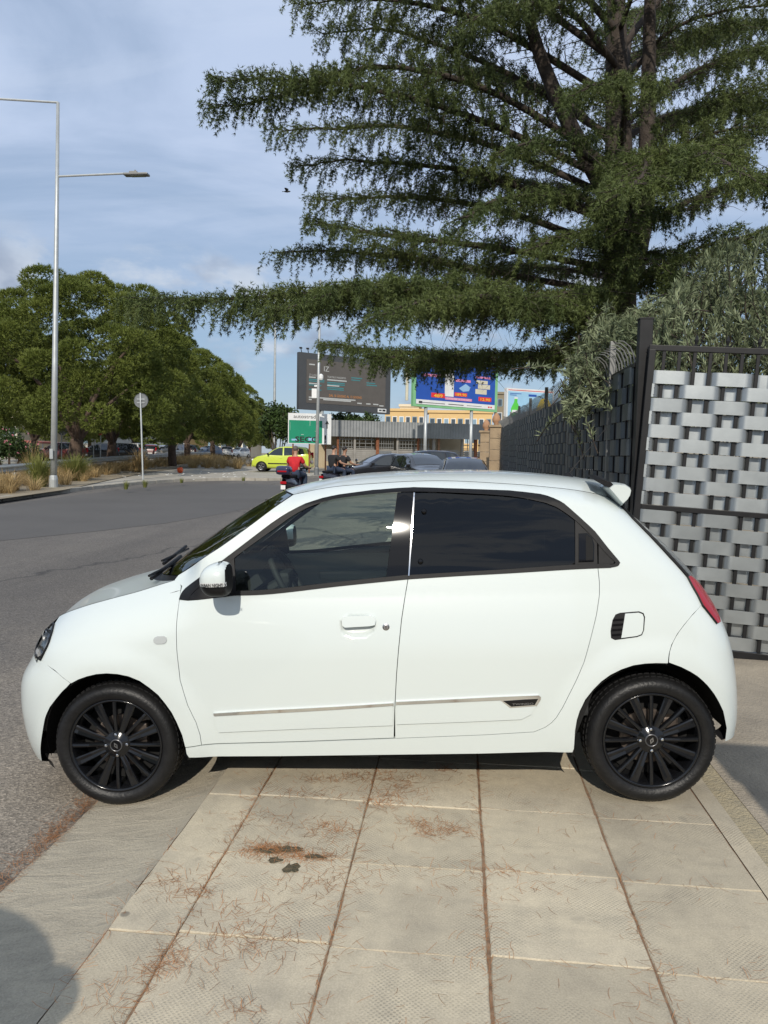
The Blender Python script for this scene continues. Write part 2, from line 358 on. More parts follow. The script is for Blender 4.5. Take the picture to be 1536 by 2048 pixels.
def tile_material():
    m = mat('tile_concrete', (0.40, 0.37, 0.30), 0.85); t, N_, L, b = nodes_of(m); P = pos_of(t)
    n1 = add_noise(t, P, 2.2, 8, 0.65, 0.3); n2 = add_noise(t, P, 14, 6, 0.6); n3 = add_noise(t, P, 160, 3, 0.6)
    c = add_ramp(t, n1, [(0.26, (0.30, 0.258, 0.19)), (0.48, (0.52, 0.45, 0.325)), (0.74, (0.63, 0.54, 0.375))])
    c = add_mix(t, add_ramp(t, n2, [(0.35, 0.0), (0.7, 0.45)]), c, (0.31, 0.268, 0.20))
    c = add_mix(t, 0.35, c, add_ramp(t, n3, [(0.3, (0.27, 0.235, 0.175)), (0.7, (0.60, 0.53, 0.40))]))
    # stamped dot pattern, worn away in patches
    s = N_.new('ShaderNodeSeparateXYZ'); L(P, s.inputs[0])
    k = 2*math.pi/0.0165
    def wave(o, ph=0.0): return add_math(t, 'SINE', add_math(t, 'ADD', add_math(t, 'MULTIPLY', o, k), ph))
    d = add_math(t, 'MULTIPLY', wave(s.outputs[0]), wave(s.outputs[1]))
    dots = add_ramp(t, d, [(0.15, 0.0), (0.55, 1.0)])
    wear = add_ramp(t, add_noise(t, P, 3.3, 5, 0.6, 0.4), [(0.46, 0.0), (0.68, 1.0)])
    dd = add_math(t, 'MULTIPLY', dots, wear)
    c = add_mix(t, add_math(t, 'MULTIPLY', dd, 0.42), c, (0.17, 0.155, 0.125))
    # stains
    st = add_ramp(t, add_noise(t, P, 5.5, 2, 0.5), [(0.70, 0.0), (0.735, 1.0)])
    c = add_mix(t, add_math(t, 'MULTIPLY', st, 0.25), c, (0.16, 0.15, 0.13))
    # gum spots and a tone of its own for every slab
    vg = N_.new('ShaderNodeTexVoronoi'); vg.inputs['Scale'].default_value = 3.1; vg.inputs['Randomness'].default_value = 1.0; L(P, vg.inputs['Vector'])
    sc_ = N_.new('ShaderNodeSeparateColor'); L(vg.outputs['Color'], sc_.inputs[0])
    wob = add_math(t, 'ADD', vg.outputs['Distance'], add_math(t, 'MULTIPLY', n2, 0.05))
    spot = add_math(t, 'MULTIPLY', add_ramp(t, wob, [(0.062, 1.0), (0.085, 0.0)]), add_ramp(t, sc_.outputs[0], [(0.45, 0.0), (0.55, 0.75)]))
    c = add_mix(t, spot, c, (0.14, 0.125, 0.10))
    scuff = add_ramp(t, add_noise(t, P, 0.9, 7, 0.7, 1.2), [(0.52, 0.0), (0.60, 1.0)])
    c = add_mix(t, add_math(t, 'MULTIPLY', scuff, 0.30), c, (0.25, 0.225, 0.18))
    oi = N_.new('ShaderNodeObjectInfo'); tone = add_ramp(t, oi.outputs['Random'], [(0.0, 0.86), (1.0, 1.08)])
    c = add_mix(t, 1.0, c, tone, 'MULTIPLY')
    L(c, b.inputs['Base Color'])
    h = add_math(t, 'SUBTRACT', add_math(t, 'MULTIPLY', n3, 0.5), add_math(t, 'MULTIPLY', dd, 0.8))
    set_bump(t, b, h, 0.55, 0.004)
tile_material()
def asphalt_material():
    m = mat('asphalt', (0.1, 0.1, 0.1), 0.88); t, N_, L, b = nodes_of(m); P = pos_of(t)
    mp = N_.new('ShaderNodeMapping'); mp.inputs['Scale'].default_value = (0.35, 0.05, 1); mp.inputs['Rotation'].default_value = (0, 0, R(8)); L(P, mp.inputs[0])
    n1 = add_noise(t, mp.outputs[0], 1.0, 5, 0.6, 0.6); n2 = add_noise(t, P, 1.1, 6, 0.65, 0.2)
    s = N_.new('ShaderNodeSeparateXYZ'); L(P, s.inputs[0])
    edge = add_ramp(t, add_math(t, 'ADD', add_math(t, 'MULTIPLY', s.outputs[0], -0.1), add_math(t, 'MULTIPLY', n2, 0.2)), [(0.24, 1.0), (0.52, 0.0)])
    c = add_ramp(t, n1, [(0.32, (0.092, 0.083, 0.073)), (0.5, (0.128, 0.115, 0.100)), (0.68, (0.17, 0.152, 0.13))])
    c = add_mix(t, add_math(t, 'MULTIPLY', edge, 0.85), c, (0.33, 0.28, 0.215))          # worn, pale chippings along the gutter
    c = add_mix(t, add_ramp(t, n2, [(0.3, 0.0), (0.75, 0.35)]), c, (0.075, 0.070, 0.066))
    v = N_.new('ShaderNodeTexVoronoi'); v.inputs['Scale'].default_value = 95; L(P, v.inputs['Vector'])
    w = N_.new('ShaderNodeSeparateColor'); L(v.outputs['Color'], w.inputs[0])
    sp = add_ramp(t, w.outputs[0], [(0.0, 0.58), (0.5, 0.95), (0.85, 1.2), (1.0, 1.6)])
    c = add_mix(t, 1.0, c, sp, 'MULTIPLY')
    # a crack or two and tar seams
    cr_ = N_.new('ShaderNodeTexVoronoi'); cr_.feature = 'DISTANCE_TO_EDGE'; cr_.inputs['Scale'].default_value = 0.16
    mp2 = N_.new('ShaderNodeMapping'); mp2.inputs['Scale'].default_value = (1.3, 0.5, 1); L(P, mp2.inputs[0])
    ad = N_.new('ShaderNodeVectorMath'); ad.operation = 'ADD'; nn = N_.new('ShaderNodeTexNoise'); nn.inputs['Scale'].default_value = 0.9; nn.inputs['Detail'].default_value = 5; L(P, nn.inputs['Vector'])
    scv = N_.new('ShaderNodeVectorMath'); scv.operation = 'SCALE'; scv.inputs['Scale'].default_value = 1.6; L(nn.outputs['Color'], scv.inputs[0]); L(mp2.outputs[0], ad.inputs[0]); L(scv.outputs[0], ad.inputs[1]); L(ad.outputs[0], cr_.inputs['Vector'])
    c = add_mix(t, add_ramp(t, cr_.outputs['Distance'], [(0.0, 0.75), (0.010, 0.0)]), c, (0.030, 0.028, 0.027))
    L(c, b.inputs['Base Color']); set_bump(t, b, v.outputs['Distance'], 0.5, 0.006)
asphalt_material()
def apron_material():
    m = mat('apron_concrete', (0.36, 0.34, 0.29), 0.85); t, N_, L, b = nodes_of(m); P = pos_of(t)
    mp = N_.new('ShaderNodeMapping'); mp.inputs['Scale'].default_value = (1.0, 3.2, 1); mp.inputs['Rotation'].default_value = (0, 0, R(-30)); L(P, mp.inputs[0])
    n1 = add_noise(t, mp.outputs[0], 2.6, 9, 0.7, 1.4); n3 = add_noise(t, P, 120, 4, 0.65)
    c = add_ramp(t, n1, [(0.28, (0.26, 0.228, 0.175)), (0.5, (0.43, 0.378, 0.285)), (0.72, (0.54, 0.475, 0.35))])
    c = add_mix(t, 0.4, c, add_ramp(t, n3, [(0.3, (0.20, 0.178, 0.138)), (0.7, (0.52, 0.465, 0.36))]))
    L(c, b.inputs['Base Color']); set_bump(t, b, add_math(t, 'ADD', n1, add_math(t, 'MULTIPLY', n3, 0.5)), 0.9, 0.014)
apron_material()
mat('joint_dirt', (0.22, 0.14, 0.085), 0.95, var=0.4, vs=25)
mat('sand_band', (0.42, 0.35, 0.22), 0.95, col2=(0.30, 0.26, 0.18), vs=14, bump=0.6, bs=80)
mat('drive_concrete', (0.215, 0.185, 0.145), 0.92, col2=(0.40, 0.34, 0.255), vs=1.8, bump=0.6, bs=70)
mat('soil', (0.20, 0.165, 0.115), 0.95, col2=(0.30, 0.25, 0.17), vs=0.5, bump=0.3, bs=6)
mat('far_concrete', (0.30, 0.275, 0.225), 0.9, col2=(0.42, 0.39, 0.33), vs=0.9, bump=0.2, bs=20)
mat('kerb_stone', (0.28, 0.26, 0.22), 0.9, col2=(0.40, 0.37, 0.31), vs=3.0, bump=0.4, bs=30)
mat('moss', (0.060, 0.055, 0.030), 1.0, col2=(0.11, 0.085, 0.05), vs=30, bump=0.8, bs=80)
# ------------------------------------------------------------------ ground sheets
def strip(name, x0, x1, ys, zf, material, label=None):
    m = MB(); xs = [x0, x1]
    m.grid([[(x, y, zf(y)) for x in xs] for y in ys], flip=True)
    o = m.build(name, material); tag(o, kind='structure'); return o
strip('ground', -900, 900, [-80, 8, 30, 74, 1500], lambda y: tz(y)-0.03, 'soil')
def poly_sheet(name, pts, dz, material, sp=6.0, skirt=0.0):
    V, Fc = cdt(pts, sp); m = MB(); m.add([(a, b, tz(b)+dz) for a, b in V], Fc)
    if skirt:
        n = len(pts)
        for i in range(n):
            (a, b), (c, d) = pts[i], pts[(i+1) % n]; k = max(1, int(math.hypot(c-a, d-b)/sp))
            for j in range(k):
                p = (a+(c-a)*j/k, b+(d-b)*j/k); q = (a+(c-a)*(j+1)/k, b+(d-b)*(j+1)/k)
                m.add([(*p, tz(p[1])+dz), (*q, tz(q[1])+dz), (*q, tz(q[1])+dz-skirt), (*p, tz(p[1])+dz-skirt)], [(0, 1, 2, 3)])
    o = m.build(name, material, fixn=False); tag(o, kind='structure')
    if o.data.polygons[0].normal.z < 0: o.data.flip_normals()
    return o
XK = -1.12; XG = -1.73
poly_sheet('road', [(-70, -30), (XK+.02, -30), (XK+.02, 28.4), (20, 28.4), (20, 75), (-70, 75)], 0.0, 'asphalt', 8.0)
mat('asphalt_new', (0.085, 0.079, 0.071), 0.8, col2=(0.108, 0.100, 0.090), vs=0.35, bump=0.3, bs=70)
rp_ = [gt(x, y)[:2] for x, y in [(-340, 1122), (-100, 1092), (60, 1076), (200, 1062), (330, 1047), (450, 1027), (540, 1006), (600, 990), (600, 973), (480, 967), (365, 969), (280, 976), (190, 986), (100, 997), (0, 1012), (-180, 1034), (-380, 1060)]]
poly_sheet('road_resurfacing', [tuple(p) for p in rp_], 0.004, 'asphalt_new', 4.0)
# far pavement with its kerb
kpx = [(-420, 1052), (-200, 1026), (0, 1003), (110, 988), (204, 977), (290, 968.5), (365, 963.5), (460, 961), (560, 961), (640, 955), (760, 949)]
kp = [gt(x, y) for x, y in kpx]
kl = [tuple(p[:2]) for p in catmull([p[:2] for p in kp], 4)]
kl.append((14, kl[-1][1]+2.0))
far_poly = kl+[(14, 80), (-75, 80), (-75, kl[0][1])]
poly_sheet('far_pavement', far_poly, 0.118, 'far_concrete', 5.0, skirt=0.15)
kerb = link('kerb', None); tag(kerb, kind='structure')
acc = []
for (a, b), (c, d) in zip(kl[:-1], kl[1:]):
    L_ = math.hypot(c-a, d-b); k = max(1, round(L_/1.15))
    for j in range(k): acc.append(((a+(c-a)*j/k, b+(d-b)*j/k), (a+(c-a)*(j+1)/k, b+(d-b)*(j+1)/k)))
for (a, b), (c, d) in acc:
    L_ = math.hypot(c-a, d-b); ang = math.atan2(d-b, c-a); mx, my = (a+c)/2, (b+d)/2
    m = MB(); m.box((0, 0, 0), (L_-0.02, 0.16, 0.17), bev=0.02)
    o = m.build('kerb_stone', 'kerb_stone', kerb); o.location = (mx+random.uniform(-.01, .01), my, tz(my)+0.055+random.uniform(-.008, .008)); o.rotation_euler = (0, 0, ang)
# dry verge behind the pavement, where the guard rail stands
GR = [gd(-160, 950, 22.0), gd(0, 940, 27.0), gd(115, 936, 35), gd(205, 930, 44.0), gd(300, 926, 56), gd(365, 924, 68), gd(420, 922, 80)]
GRL = [(p[0], p[1]) for p in GR]
vb = [(x+2.1+0.03*y, y-1.0) for x, y in GRL]; vt = [(x-3.5, y+2) for x, y in GRL]
poly_sheet('verge', vb+vt[::-1], 0.145, 'soil', 4.0)
# ------------------------------------------------------------------ near pavement: one object per tile
sw = strip('pavement', XK, 1.149, [-4, 0, 8, 28.4], lambda y: tz(y)+0.1195, 'joint_dirt')
strip('pavement_beyond', XK+.004, 1.146, [8.01, 20, 28.4], lambda y: tz(y)+0.122, 'tile_concrete')
GX = [XK, -0.883, -0.378, 0.130, 0.644, 1.149]; Y0, DY = 2.339, 0.5145
def tile_mesh(w, l, seed):
    rr = random.Random(seed); m = MB(); b = 0.0035; x, y = w/2-0.0026, l/2-0.0016
    n = 6; V = []; Fc = []
    def ring(ins, z):
        pts = []
        for (ax, ay, bx_, by) in ((-x, -y, x, -y), (x, -y, x, y), (x, y, -x, y), (-x, y, -x, -y)):
            for j in range(n):
                t = j/n; px_, py_ = ax+(bx_-ax)*t, ay+(by-ay)*t
                k = 1-ins/min(x, y); jit = rr.uniform(-.0022, .0022)
                pts.append((px_*k+jit, py_*k+rr.uniform(-.0022, .0022), z))
        return pts
    R0 = ring(0, -0.022); R1 = [(p[0], p[1], -0.004) for p in R0]; R2 = [(p[0]*(1-b/x), p[1]*(1-b/y), 0.0) for p in R0]
    V = R0+R1+R2; k = 4*n
    for r_ in range(2):
        for i in range(k): j = (i+1) % k; Fc.append((r_*k+i, r_*k+j, (r_+1)*k+j, (r_+1)*k+i))
    Fc.append(tuple(2*k+i for i in range(k))); m.add(V, Fc)
    return m
tile_cache = {}
for c in range(5):
    w = GX[c+1]-GX[c]; cx = (GX[c]+GX[c+1])/2
    for r_ in range(-6, 11):
        yy = Y0+(r_+0.5)*DY+(0.012 if c % 2 else -0.006)
        key = (c == 0, (r_*5+c) % 3)
        if key not in tile_cache:
            o = tile_mesh(w, DY, hash(key) % 100).build('tile', 'tile_concrete', sw); tile_cache[key] = o.data
        else: o = link('tile', tile_cache[key], sw)
        o.location = (cx, yy, random.uniform(-0.0025, 0.0025)); o.rotation_euler = (random.uniform(-.003, .003), random.uniform(-.003, .003), random.uniform(-.002, .002)+(math.pi if (r_+c) % 2 else 0))
# sloped apron down to the road
m = MB(); rows = []
ys = np.linspace(1.72, 5.7, 60)
for y in ys:
    row = []
    for j in range(15):
        s = j/14
        wob = 0.018*mnoise.noise(Vector((y*2.1, 3.1, 0)))+0.012*mnoise.noise(Vector((y*7, 1.7, 0)))
        x = XK+0.004+(XG-XK)*s+(wob if j > 0 else wob*.6)
        z = -0.002-0.125*s**0.62+0.004*mnoise.noise(Vector((x*4, y*4, 0)))*(1 if 0 < j < 14 else 0)
        if y < 1.95: z -= 0.10*(1.95-y)*s
        row.append((x, y, max(z, -0.131) if j == 14 else z))
    rows.append(row)
m.grid(rows); m.grid([[(p[0], p[1]-0.03, p[2]-0.14) for p in rows[0]], rows[0]])
o = m.build('apron', 'apron_concrete', smooth=True); tag(o, kind='structure')
# kerb stones of the near pavement before and after the apron
nk = link('near_kerb', None); tag(nk, kind='structure')
spots = [0.95-1.0*i for i in range(4)]+[6.25+1.0*i for i in range(22)]
for y in spots:
    mm = MB(); mm.box((0, 0, 0), (0.14, 0.985, 0.20), bev=0.02); o = mm.build('kerb_stone', 'kerb_stone', nk); o.location = (XK-0.068, y, tz(y)+0.028); 
# strips and drive on the right
strip('edge_strip', 1.152, 1.238, [-4, 8, 20], lambda y: tz(y)+0.121, 'tile_concrete')
strip('sand_strip', 1.240, 1.345, [-4, 8, 20], lambda y: tz(y)+0.117, 'sand_band')
strip('driveway', 1.3455, 9.0, [-4, 6.2, 7.2], lambda y: tz(y)+0.119, 'drive_concrete')
# ------------------------------------------------------------------ fallen pine needles (nobody could count them)
def needle_cloud(points, rad, lens=(0.025, 0.065), w=0.0012, zoff=0.003):
    V = []; Fc = []
    for (x, y, z) in points:
        a = random.uniform(0, math.pi*2); L_ = random.uniform(*lens); bend = random.uniform(-.35, .35)
        pts = []
        for k in range(4):
            pts.append((x, y)); x += math.cos(a)*L_/3; y += math.sin(a)*L_/3; a += bend
        h0 = random.uniform(0, .012); n0 = len(V)
        for k, (px_, py_) in enumerate(pts):
            aa = a-bend*(3-k)+math.pi/2; dx, dy = math.cos(aa)*w/2, math.sin(aa)*w/2; zz = z+zoff+h0*(k/3)
            V += [(px_-dx, py_-dy, zz), (px_+dx, py_+dy, zz)]
        for k in range(3): i = n0+2*k; Fc.append((i, i+1, i+3, i+2))
    return V, Fc
pts = []
def clump(px, py, n, sx, sy):
    c = gp(px, py)
    for _ in range(n): pts.append((c[0]+random.gauss(0, sx), c[1]+random.gauss(0, sy), 0.0))
for px, py, n, sx, sy in [(545, 1702, 190, .075, .028), (600, 1715, 120, .07, .03), (520, 1700, 90, .04, .03), (640, 1715, 60, .05, .02), (780, 1555, 120, .08, .05), (775, 1592, 110, .06, .05), (760, 1610, 60, .05, .04), (650, 1665, 70, .06, .04), (680, 1655, 50, .05, .03), (845, 1650, 90, .05, .03), (860, 1668, 60, .05, .02), (915, 1660, 60, .035, .02), (700, 1556, 60, .07, .02), (640, 1560, 50, .08, .02), (800, 1575, 60, .05, .05),
        (630, 1590, 60, .1, .03), (560, 1640, 50, .1, .05), (345, 1760, 45, .05, .03), (380, 1790, 45, .05, .02), (350, 1920, 45, .03, .03), (290, 1945, 30, .04, .04), (480, 1820, 60, .09, .05), (500, 1872, 60, .07, .03), (620, 1770, 60, .08, .04), (480, 2020, 30, .04, .02), (520, 1900, 30, .05, .03), (1010, 1742, 30, .05, .01), (1060, 1780, 12, .04, .03), (890, 1540, 40, .05, .02), (200, 2000, 30, .06, .05), (400, 1920, 40, .08, .06), (700, 1760, 40, .1, .05), (1290, 2010, 16, .06, .05), (900, 1760, 40, .1, .1)]:
    clump(px, py, n, sx, sy)
for gx, y0_, y1_, n in [(-0.883, 1.8, 4.2, 420), (-0.378, 1.8, 4.4, 260), (0.130, 1.8, 4.2, 260), (0.644, 1.8, 2.9, 90), (XK, 2.0, 3.0, 60)]:
    for _ in range(n): pts.append((gx+random.gauss(0, .007), random.uniform(y0_, y1_), -0.004))
for k in range(-1, 4):
    for _ in range(70): pts.append((random.uniform(-1.0, 1.0), Y0+DY*k+random.gauss(0, .006), -0.003))
for _ in range(300): pts.append((random.uniform(-1.1, 1.15), random.uniform(1.75, 4.6), 0.0))
for _ in range(260): pts.append((random.gauss(-.4, .45), random.uniform(1.75, 4.6), 0.0))
V, Fc = needle_cloud(pts, 0); V2, F2 = needle_cloud([(XG+0.02+abs(random.gauss(0, .045))*-1+random.gauss(0, .012), random.uniform(1.7, 5.0) if random.random() < .4 else random.gauss(3.2, .35), tz(0)+0.002) for _ in range(900)], 0)
F2 = [tuple(i+len(V) for i in f) for f in F2]
o = bulk('fallen_pine_needles', np.array(V+V2), np.array(Fc+F2), 'fallen_needles'); tag(o, 'brown dry pine needles scattered over the paving slabs and gutter', 'pine needles', kind='stuff')
# dark mossy break in the slab
mo = thing('moss_patch', 'dark mossy broken patch in the slab below the front door', 'moss', gp(560, 1715))
for cx_, cy_, sx, sy in [(535, 1703, .05, .022), (577, 1700, .06, .02), (548, 1722, .03, .02), (583, 1738, .03, .035), (630, 1716, .045, .014)]:
    c = gp(cx_, cy_); poly = [(c[0]+sx*(1+random.uniform(-.35, .35))*math.cos(a), c[1]+sy*(1+random.uniform(-.35, .35))*math.sin(a)) for a in np.linspace(0, 2*math.pi, 15)[:-1]]
    mm = MB(); V, Fc = cdt(poly, 0.012); mm.add([(a, b, 0.003+0.006*random.random()) for a, b in V], Fc); mm.build('moss_cushion', 'moss', mo, world=True)
# ------------------------------------------------------------------ woven metal gate
def woven(L_, period, front, depth, h, phase, n_per=18, thick=0.0016, y0=0.0):
    """one strip woven in and out of the bars; runs along +x, front is -y"""
    V = []; Fc = []; xs = np.linspace(0, L_, max(8, int(L_/period*n_per)))
    def off(x):
        t = ((x/period+phase) % 1.0); half = front/period/2
        d = abs(t-0.5)
        if d < half-0.06: s = 1.0-0.10*(d/(half))**2
        elif d < half+0.10: s = 0.9-(d-half+0.06)/0.16*1.9
        else: s = -1.0+0.06*((0.5-d)/(0.5-half))
        return -depth*s
    P = [(x, y0+off(x)) for x in xs]
    for sgn in (0, 1):
        for x, y in P: V += [(x, y+sgn*thick, 0), (x, y+sgn*thick, h)]
    n = len(P)
    for i in range(n-1):
        a = 2*i; Fc += [(a, a+2, a+3, a+1), (2*n+a, 2*n+a+1, 2*n+a+3, 2*n+a+2), (a+1, a+3, 2*n+a+3, 2*n+a+1), (a, 2*n+a, 2*n+a+2, a+2)]
    m = MB(); m.add(V, Fc); return m
GP0 = np.array([1.375, 6.47]); GANG = R(-7.5); SAG = R(2.9)
gate = thing('gate', 'black iron gate leaf woven with shiny silver metal strips', 'gate', (GP0[0], GP0[1], 0.0))
gate.rotation_euler = (0, SAG, GANG)
GW, GH = 2.6, 2.43; pitch = 0.1075; BS = 0.1165
def gb(name, c, s, matn='gate_black', bev=0.003):
    m = MB(); m.box(c, s, bev=bev); return m.build(name, matn, gate, fixn=False)
gb('side_rail', (0.025, 0, 0.03+GH/2), (0.05, 0.045, GH))
gb('side_rail', (GW-0.025, 0, 0.03+GH/2), (0.05, 0.045, GH))
gb('top_rail', (GW/2, 0, GH+0.045), (GW, 0.04, 0.045)); gb('bottom_rail', (GW/2, 0, 0.062), (GW-0.1, 0.05, 0.07)); gb('mid_rail', (GW/2, 0.0, 1.197), (GW-0.1, 0.05, 0.04))
nb = int((GW-0.12)/BS)
for i in range(nb):
    x = 0.118+i*BS
    gb('bar', (x, 0, 0.10+(GH-0.08)/2), (0.027, 0.022, GH-0.08))
for i in range(3, nb, 2):                      # crowns on the top rail
    x = 0.118+i*BS-BS
    m = MB(); m.lathe([(0.0, .10), (.008, .08), (.017, .05), (.009, .02), (.012, 0.0)], (x, 0, GH+.066), seg=8)
    for sgn in (-1, 1): m.tube([(x, 0, GH+.07), (x+sgn*.03, 0, GH+.08), (x+sgn*.045, 0, GH+.11), (x+sgn*.035, 0, GH+.125)], .005, 5)
    m.build('spear', 'gate_black', gate)
def slat_rows(z0, z1):
    z = z1; k = 0
    while z-pitch > z0:
        z -= pitch; yield z, k; k += 1
kk = 0
for zone in ((0.10, 1.18), (1.215, 2.297)):
    n = int((zone[1]-zone[0])/pitch)
    for j in range(n):
        z = zone[1]-(j+1)*pitch
        ph = 0.0 if (kk % 2 == 0) else 0.5
        kk += 1
        # bars 0,1 in front? even rows bulge over bars 0-1, odd rows over 2-3
        phase = 0.5-((0.118+0.5*BS-0.045)/(4*BS))+ph
        m = woven(GW-0.09, 4*BS, 2.55*BS, 0.030, 0.1050, phase, 26)
        o = m.build('slat', 'galv', gate, fixn=False, smooth='auto'); o.location = (0.045, 0.0, z+random.uniform(-.003, .003)); o.rotation_euler = (random.uniform(-.02, .02), random.uniform(-.0015, .0015), 0)
        if ph:
            for zz in (.02, .075): mm = MB(); mm.lathe([(0, -.006), (.004, -.004), (.005, 0)], (0.065-0.045, 0.030-.058, zz), 'y', 8); mm.build('rivet', 'steel', o)
# gate post
post = thing('gate_post', 'square black steel gate post between woven fence and silver gate', 'post', (1.495, 6.61, 0))
m = MB(); m.box((1.495, 6.61, 1.36), (0.105, 0.105, 2.72), bev=0.004); m.build('shaft', 'gate_black', post, world=True)
m = MB(); m.box((1.495, 6.61, 2.725), (0.115, 0.115, 0.012)); m.build('cap', 'gate_black', post, world=True)
for z in (0.4, 1.95, 2.45):
    m = MB(); m.lathe([(0, -.04), (.016, -.04), (.016, .04), (0, .04)], (1.52, 6.53, z), seg=10); m.tube([(1.50, 6.57, z), (1.53, 6.52, z)], .008, 6); m.build('hinge', 'gate_black', post, world=True)
# the wall on the right of the drive, outside the picture, whose shade falls on the drive
mat('plaster', (0.48, 0.43, 0.35), 0.9, var=0.15, vs=2.0)
w = thing('garden_wall', 'plastered wall end beside the drive', 'wall', (2.6, 0.3, 0))
m = MB(); m.box((2.62, 0.35, 1.2), (2.5, 0.34, 2.4), bev=0.01); m.build('masonry', 'plaster', w, world=True)
m = MB(); m.box((2.62, 0.35, 2.44), (2.56, 0.42, 0.08), bev=0.01); m.build('coping', 'kerb_stone', w, world=True)
# unseen domed container behind the camera, added to cast the shadow on the apron
mat('caster_green', (0.03, 0.12, 0.06), 0.5)
bn = thing('shadow_caster', 'unseen rounded green container added to cast a shadow on the apron', 'container', (-1.80, -0.36, tz(0)))
m = MB(); m.lathe([(0.0, 0.02), (0.60, 0.02), (0.72, 0.2), (0.80, 0.9), (0.78, 1.25), (0.66, 1.50), (0.42, 1.66), (0.15, 1.72), (0.0, 1.73)], (0, 0, 0), seg=36); m.smooth = True; m.build('shell', 'caster_green', bn)
m = MB(); m.lathe([(0.03, 1.75), (.09, 1.75), (.09, 1.71), (.03, 1.71)], (0, 0, 0), seg=16, closed=True); m.build('lifting_ring', 'steel', bn)
for a in (0.6, 2.2, 3.8, 5.4):
    m = MB(); m.lathe([(0, -.03), (.13, -.03), (.15, 0), (.13, .03), (0, .03)], (0.70*math.cos(a), 0.70*math.sin(a), 1.38), seg=14); m.build('opening', 'black_plastic', bn)
# ------------------------------------------------------------------ long woven fence along the pavement
FX = 1.455
fence = thing('woven_fence', 'long dark grey woven strip fence with curved spikes running away beside the pavement', 'fence', (FX, 6.6, 0))
ends = [6.66, 7.75, 10.55, 13.5, 16.5, 19.6, 22.8, 26.0, 27.6]
ROW = 0.152
strip_cache = {}
for i, (a, b) in enumerate(zip(ends[:-1], ends[1:])):
    zb = tz(a)+0.16; L_ = b-a-0.06
    if i > 0:
        m = MB(); m.box((0, 0, 1.36), (0.055, 0.06, 2.75), bev=0.004); o = m.build('post', 'spike_grey', fence); o.location = (0, a-6.6, tz(a)+0.1)
    for zr in (2.33,): 
        m = MB(); m.box((0, L_/2, 0), (0.03, L_, 0.035)); o = m.build('top_rail', 'gate_black', fence); o.location = (0, a+0.03-6.6, zb+zr)
    m = MB(); m.box((0, L_/2, 0), (0.03, L_, 0.035)); o = m.build('bottom_rail', 'gate_black', fence); o.location = (0, a+0.03-6.6, zb+0.03)
    nbar = int(L_/0.125)
    for j in range(nbar):
        m = MB(); m.box((0, 0, 1.16), (0.014, 0.014, 2.3)); y = a+0.09+j*0.125
        key = 'bar'
        if key not in strip_cache: o = m.build('bar', 'gate_black', fence); strip_cache[key] = o.data
        else: o = link('bar', strip_cache[key], fence)
        o.location = (0, y-6.6, zb+0.03)
        key = 'spike'                    # curved spikes leaning out over the pavement
        if key not in strip_cache:
            m = MB(); m.tube([(0, 0, 0), (-.012, 0, .07), (-.045, 0, .14), (-.10, 0, .185), (-.15, 0, .19)], [.007, .007, .006, .005, .002], 6); o = m.build('spike', 'spike_grey', fence); strip_cache[key] = o.data
        else: o = link('spike', strip_cache[key], fence)
        o.location = (0, y-6.6, zb+2.345)
    for r_ in range(15):
        key = (round(L_, 2), r_ % 2)
        if key not in strip_cache:
            m = woven(L_, 0.50, 0.29, 0.030, ROW-0.008, 0.5*(r_ % 2), 12); m.v = [(p[1], p[0], p[2]) for p in m.v]; m.f = [f[::-1] for f in m.f]
            o = m.build('strip', 'fence_grey', fence, fixn=False, smooth=False); strip_cache[key] = o.data
        else: o = link('strip', strip_cache[key], fence)
        o.location = (0, a+0.03-6.6, zb+0.05+r_*ROW)
# stone pillars with pine-cone finials where the fence ends
mat('pillar_stone', (0.36, 0.27, 0.17), 0.9, col2=(0.26, 0.19, 0.12), vs=3)
mat('terracotta', (0.36, 0.20, 0.11), 0.8, var=0.2, vs=10)
for k, (x, y, h, lab) in enumerate([(1.30, 28.3, 2.42, 'nearer sandstone pillar with terracotta cone finial at the fence end'), (1.02, 30.6, 2.26, 'farther sandstone pillar with terracotta cone finial behind the first')]):
    pl = thing('stone_pillar', lab, 'pillar', (x, y, tz(y)+.1), group='sandstone pillars at the fence end')
    n = 6
    for j in range(n):
        m = MB(); hh = h/n; m.box((0, 0, hh*(j+.5)), (0.46+random.uniform(-.01, .01), 0.46, hh-0.012), bev=0.012); m.build('stone_block', 'pillar_stone', pl)
    m = MB(); m.box((0, 0, h+.04), (0.56, 0.56, .08), bev=.01); m.build('capstone', 'pillar_stone', pl)
    m = MB(); m.lathe([(0, 0), (.10, .0), (.07, .04), (.14, .12), (.155, .2), (.12, .32), (.05, .42), (0, .45)], (0, 0, h+.08), seg=16); m.smooth = True; m.build('finial', 'terracotta', pl)
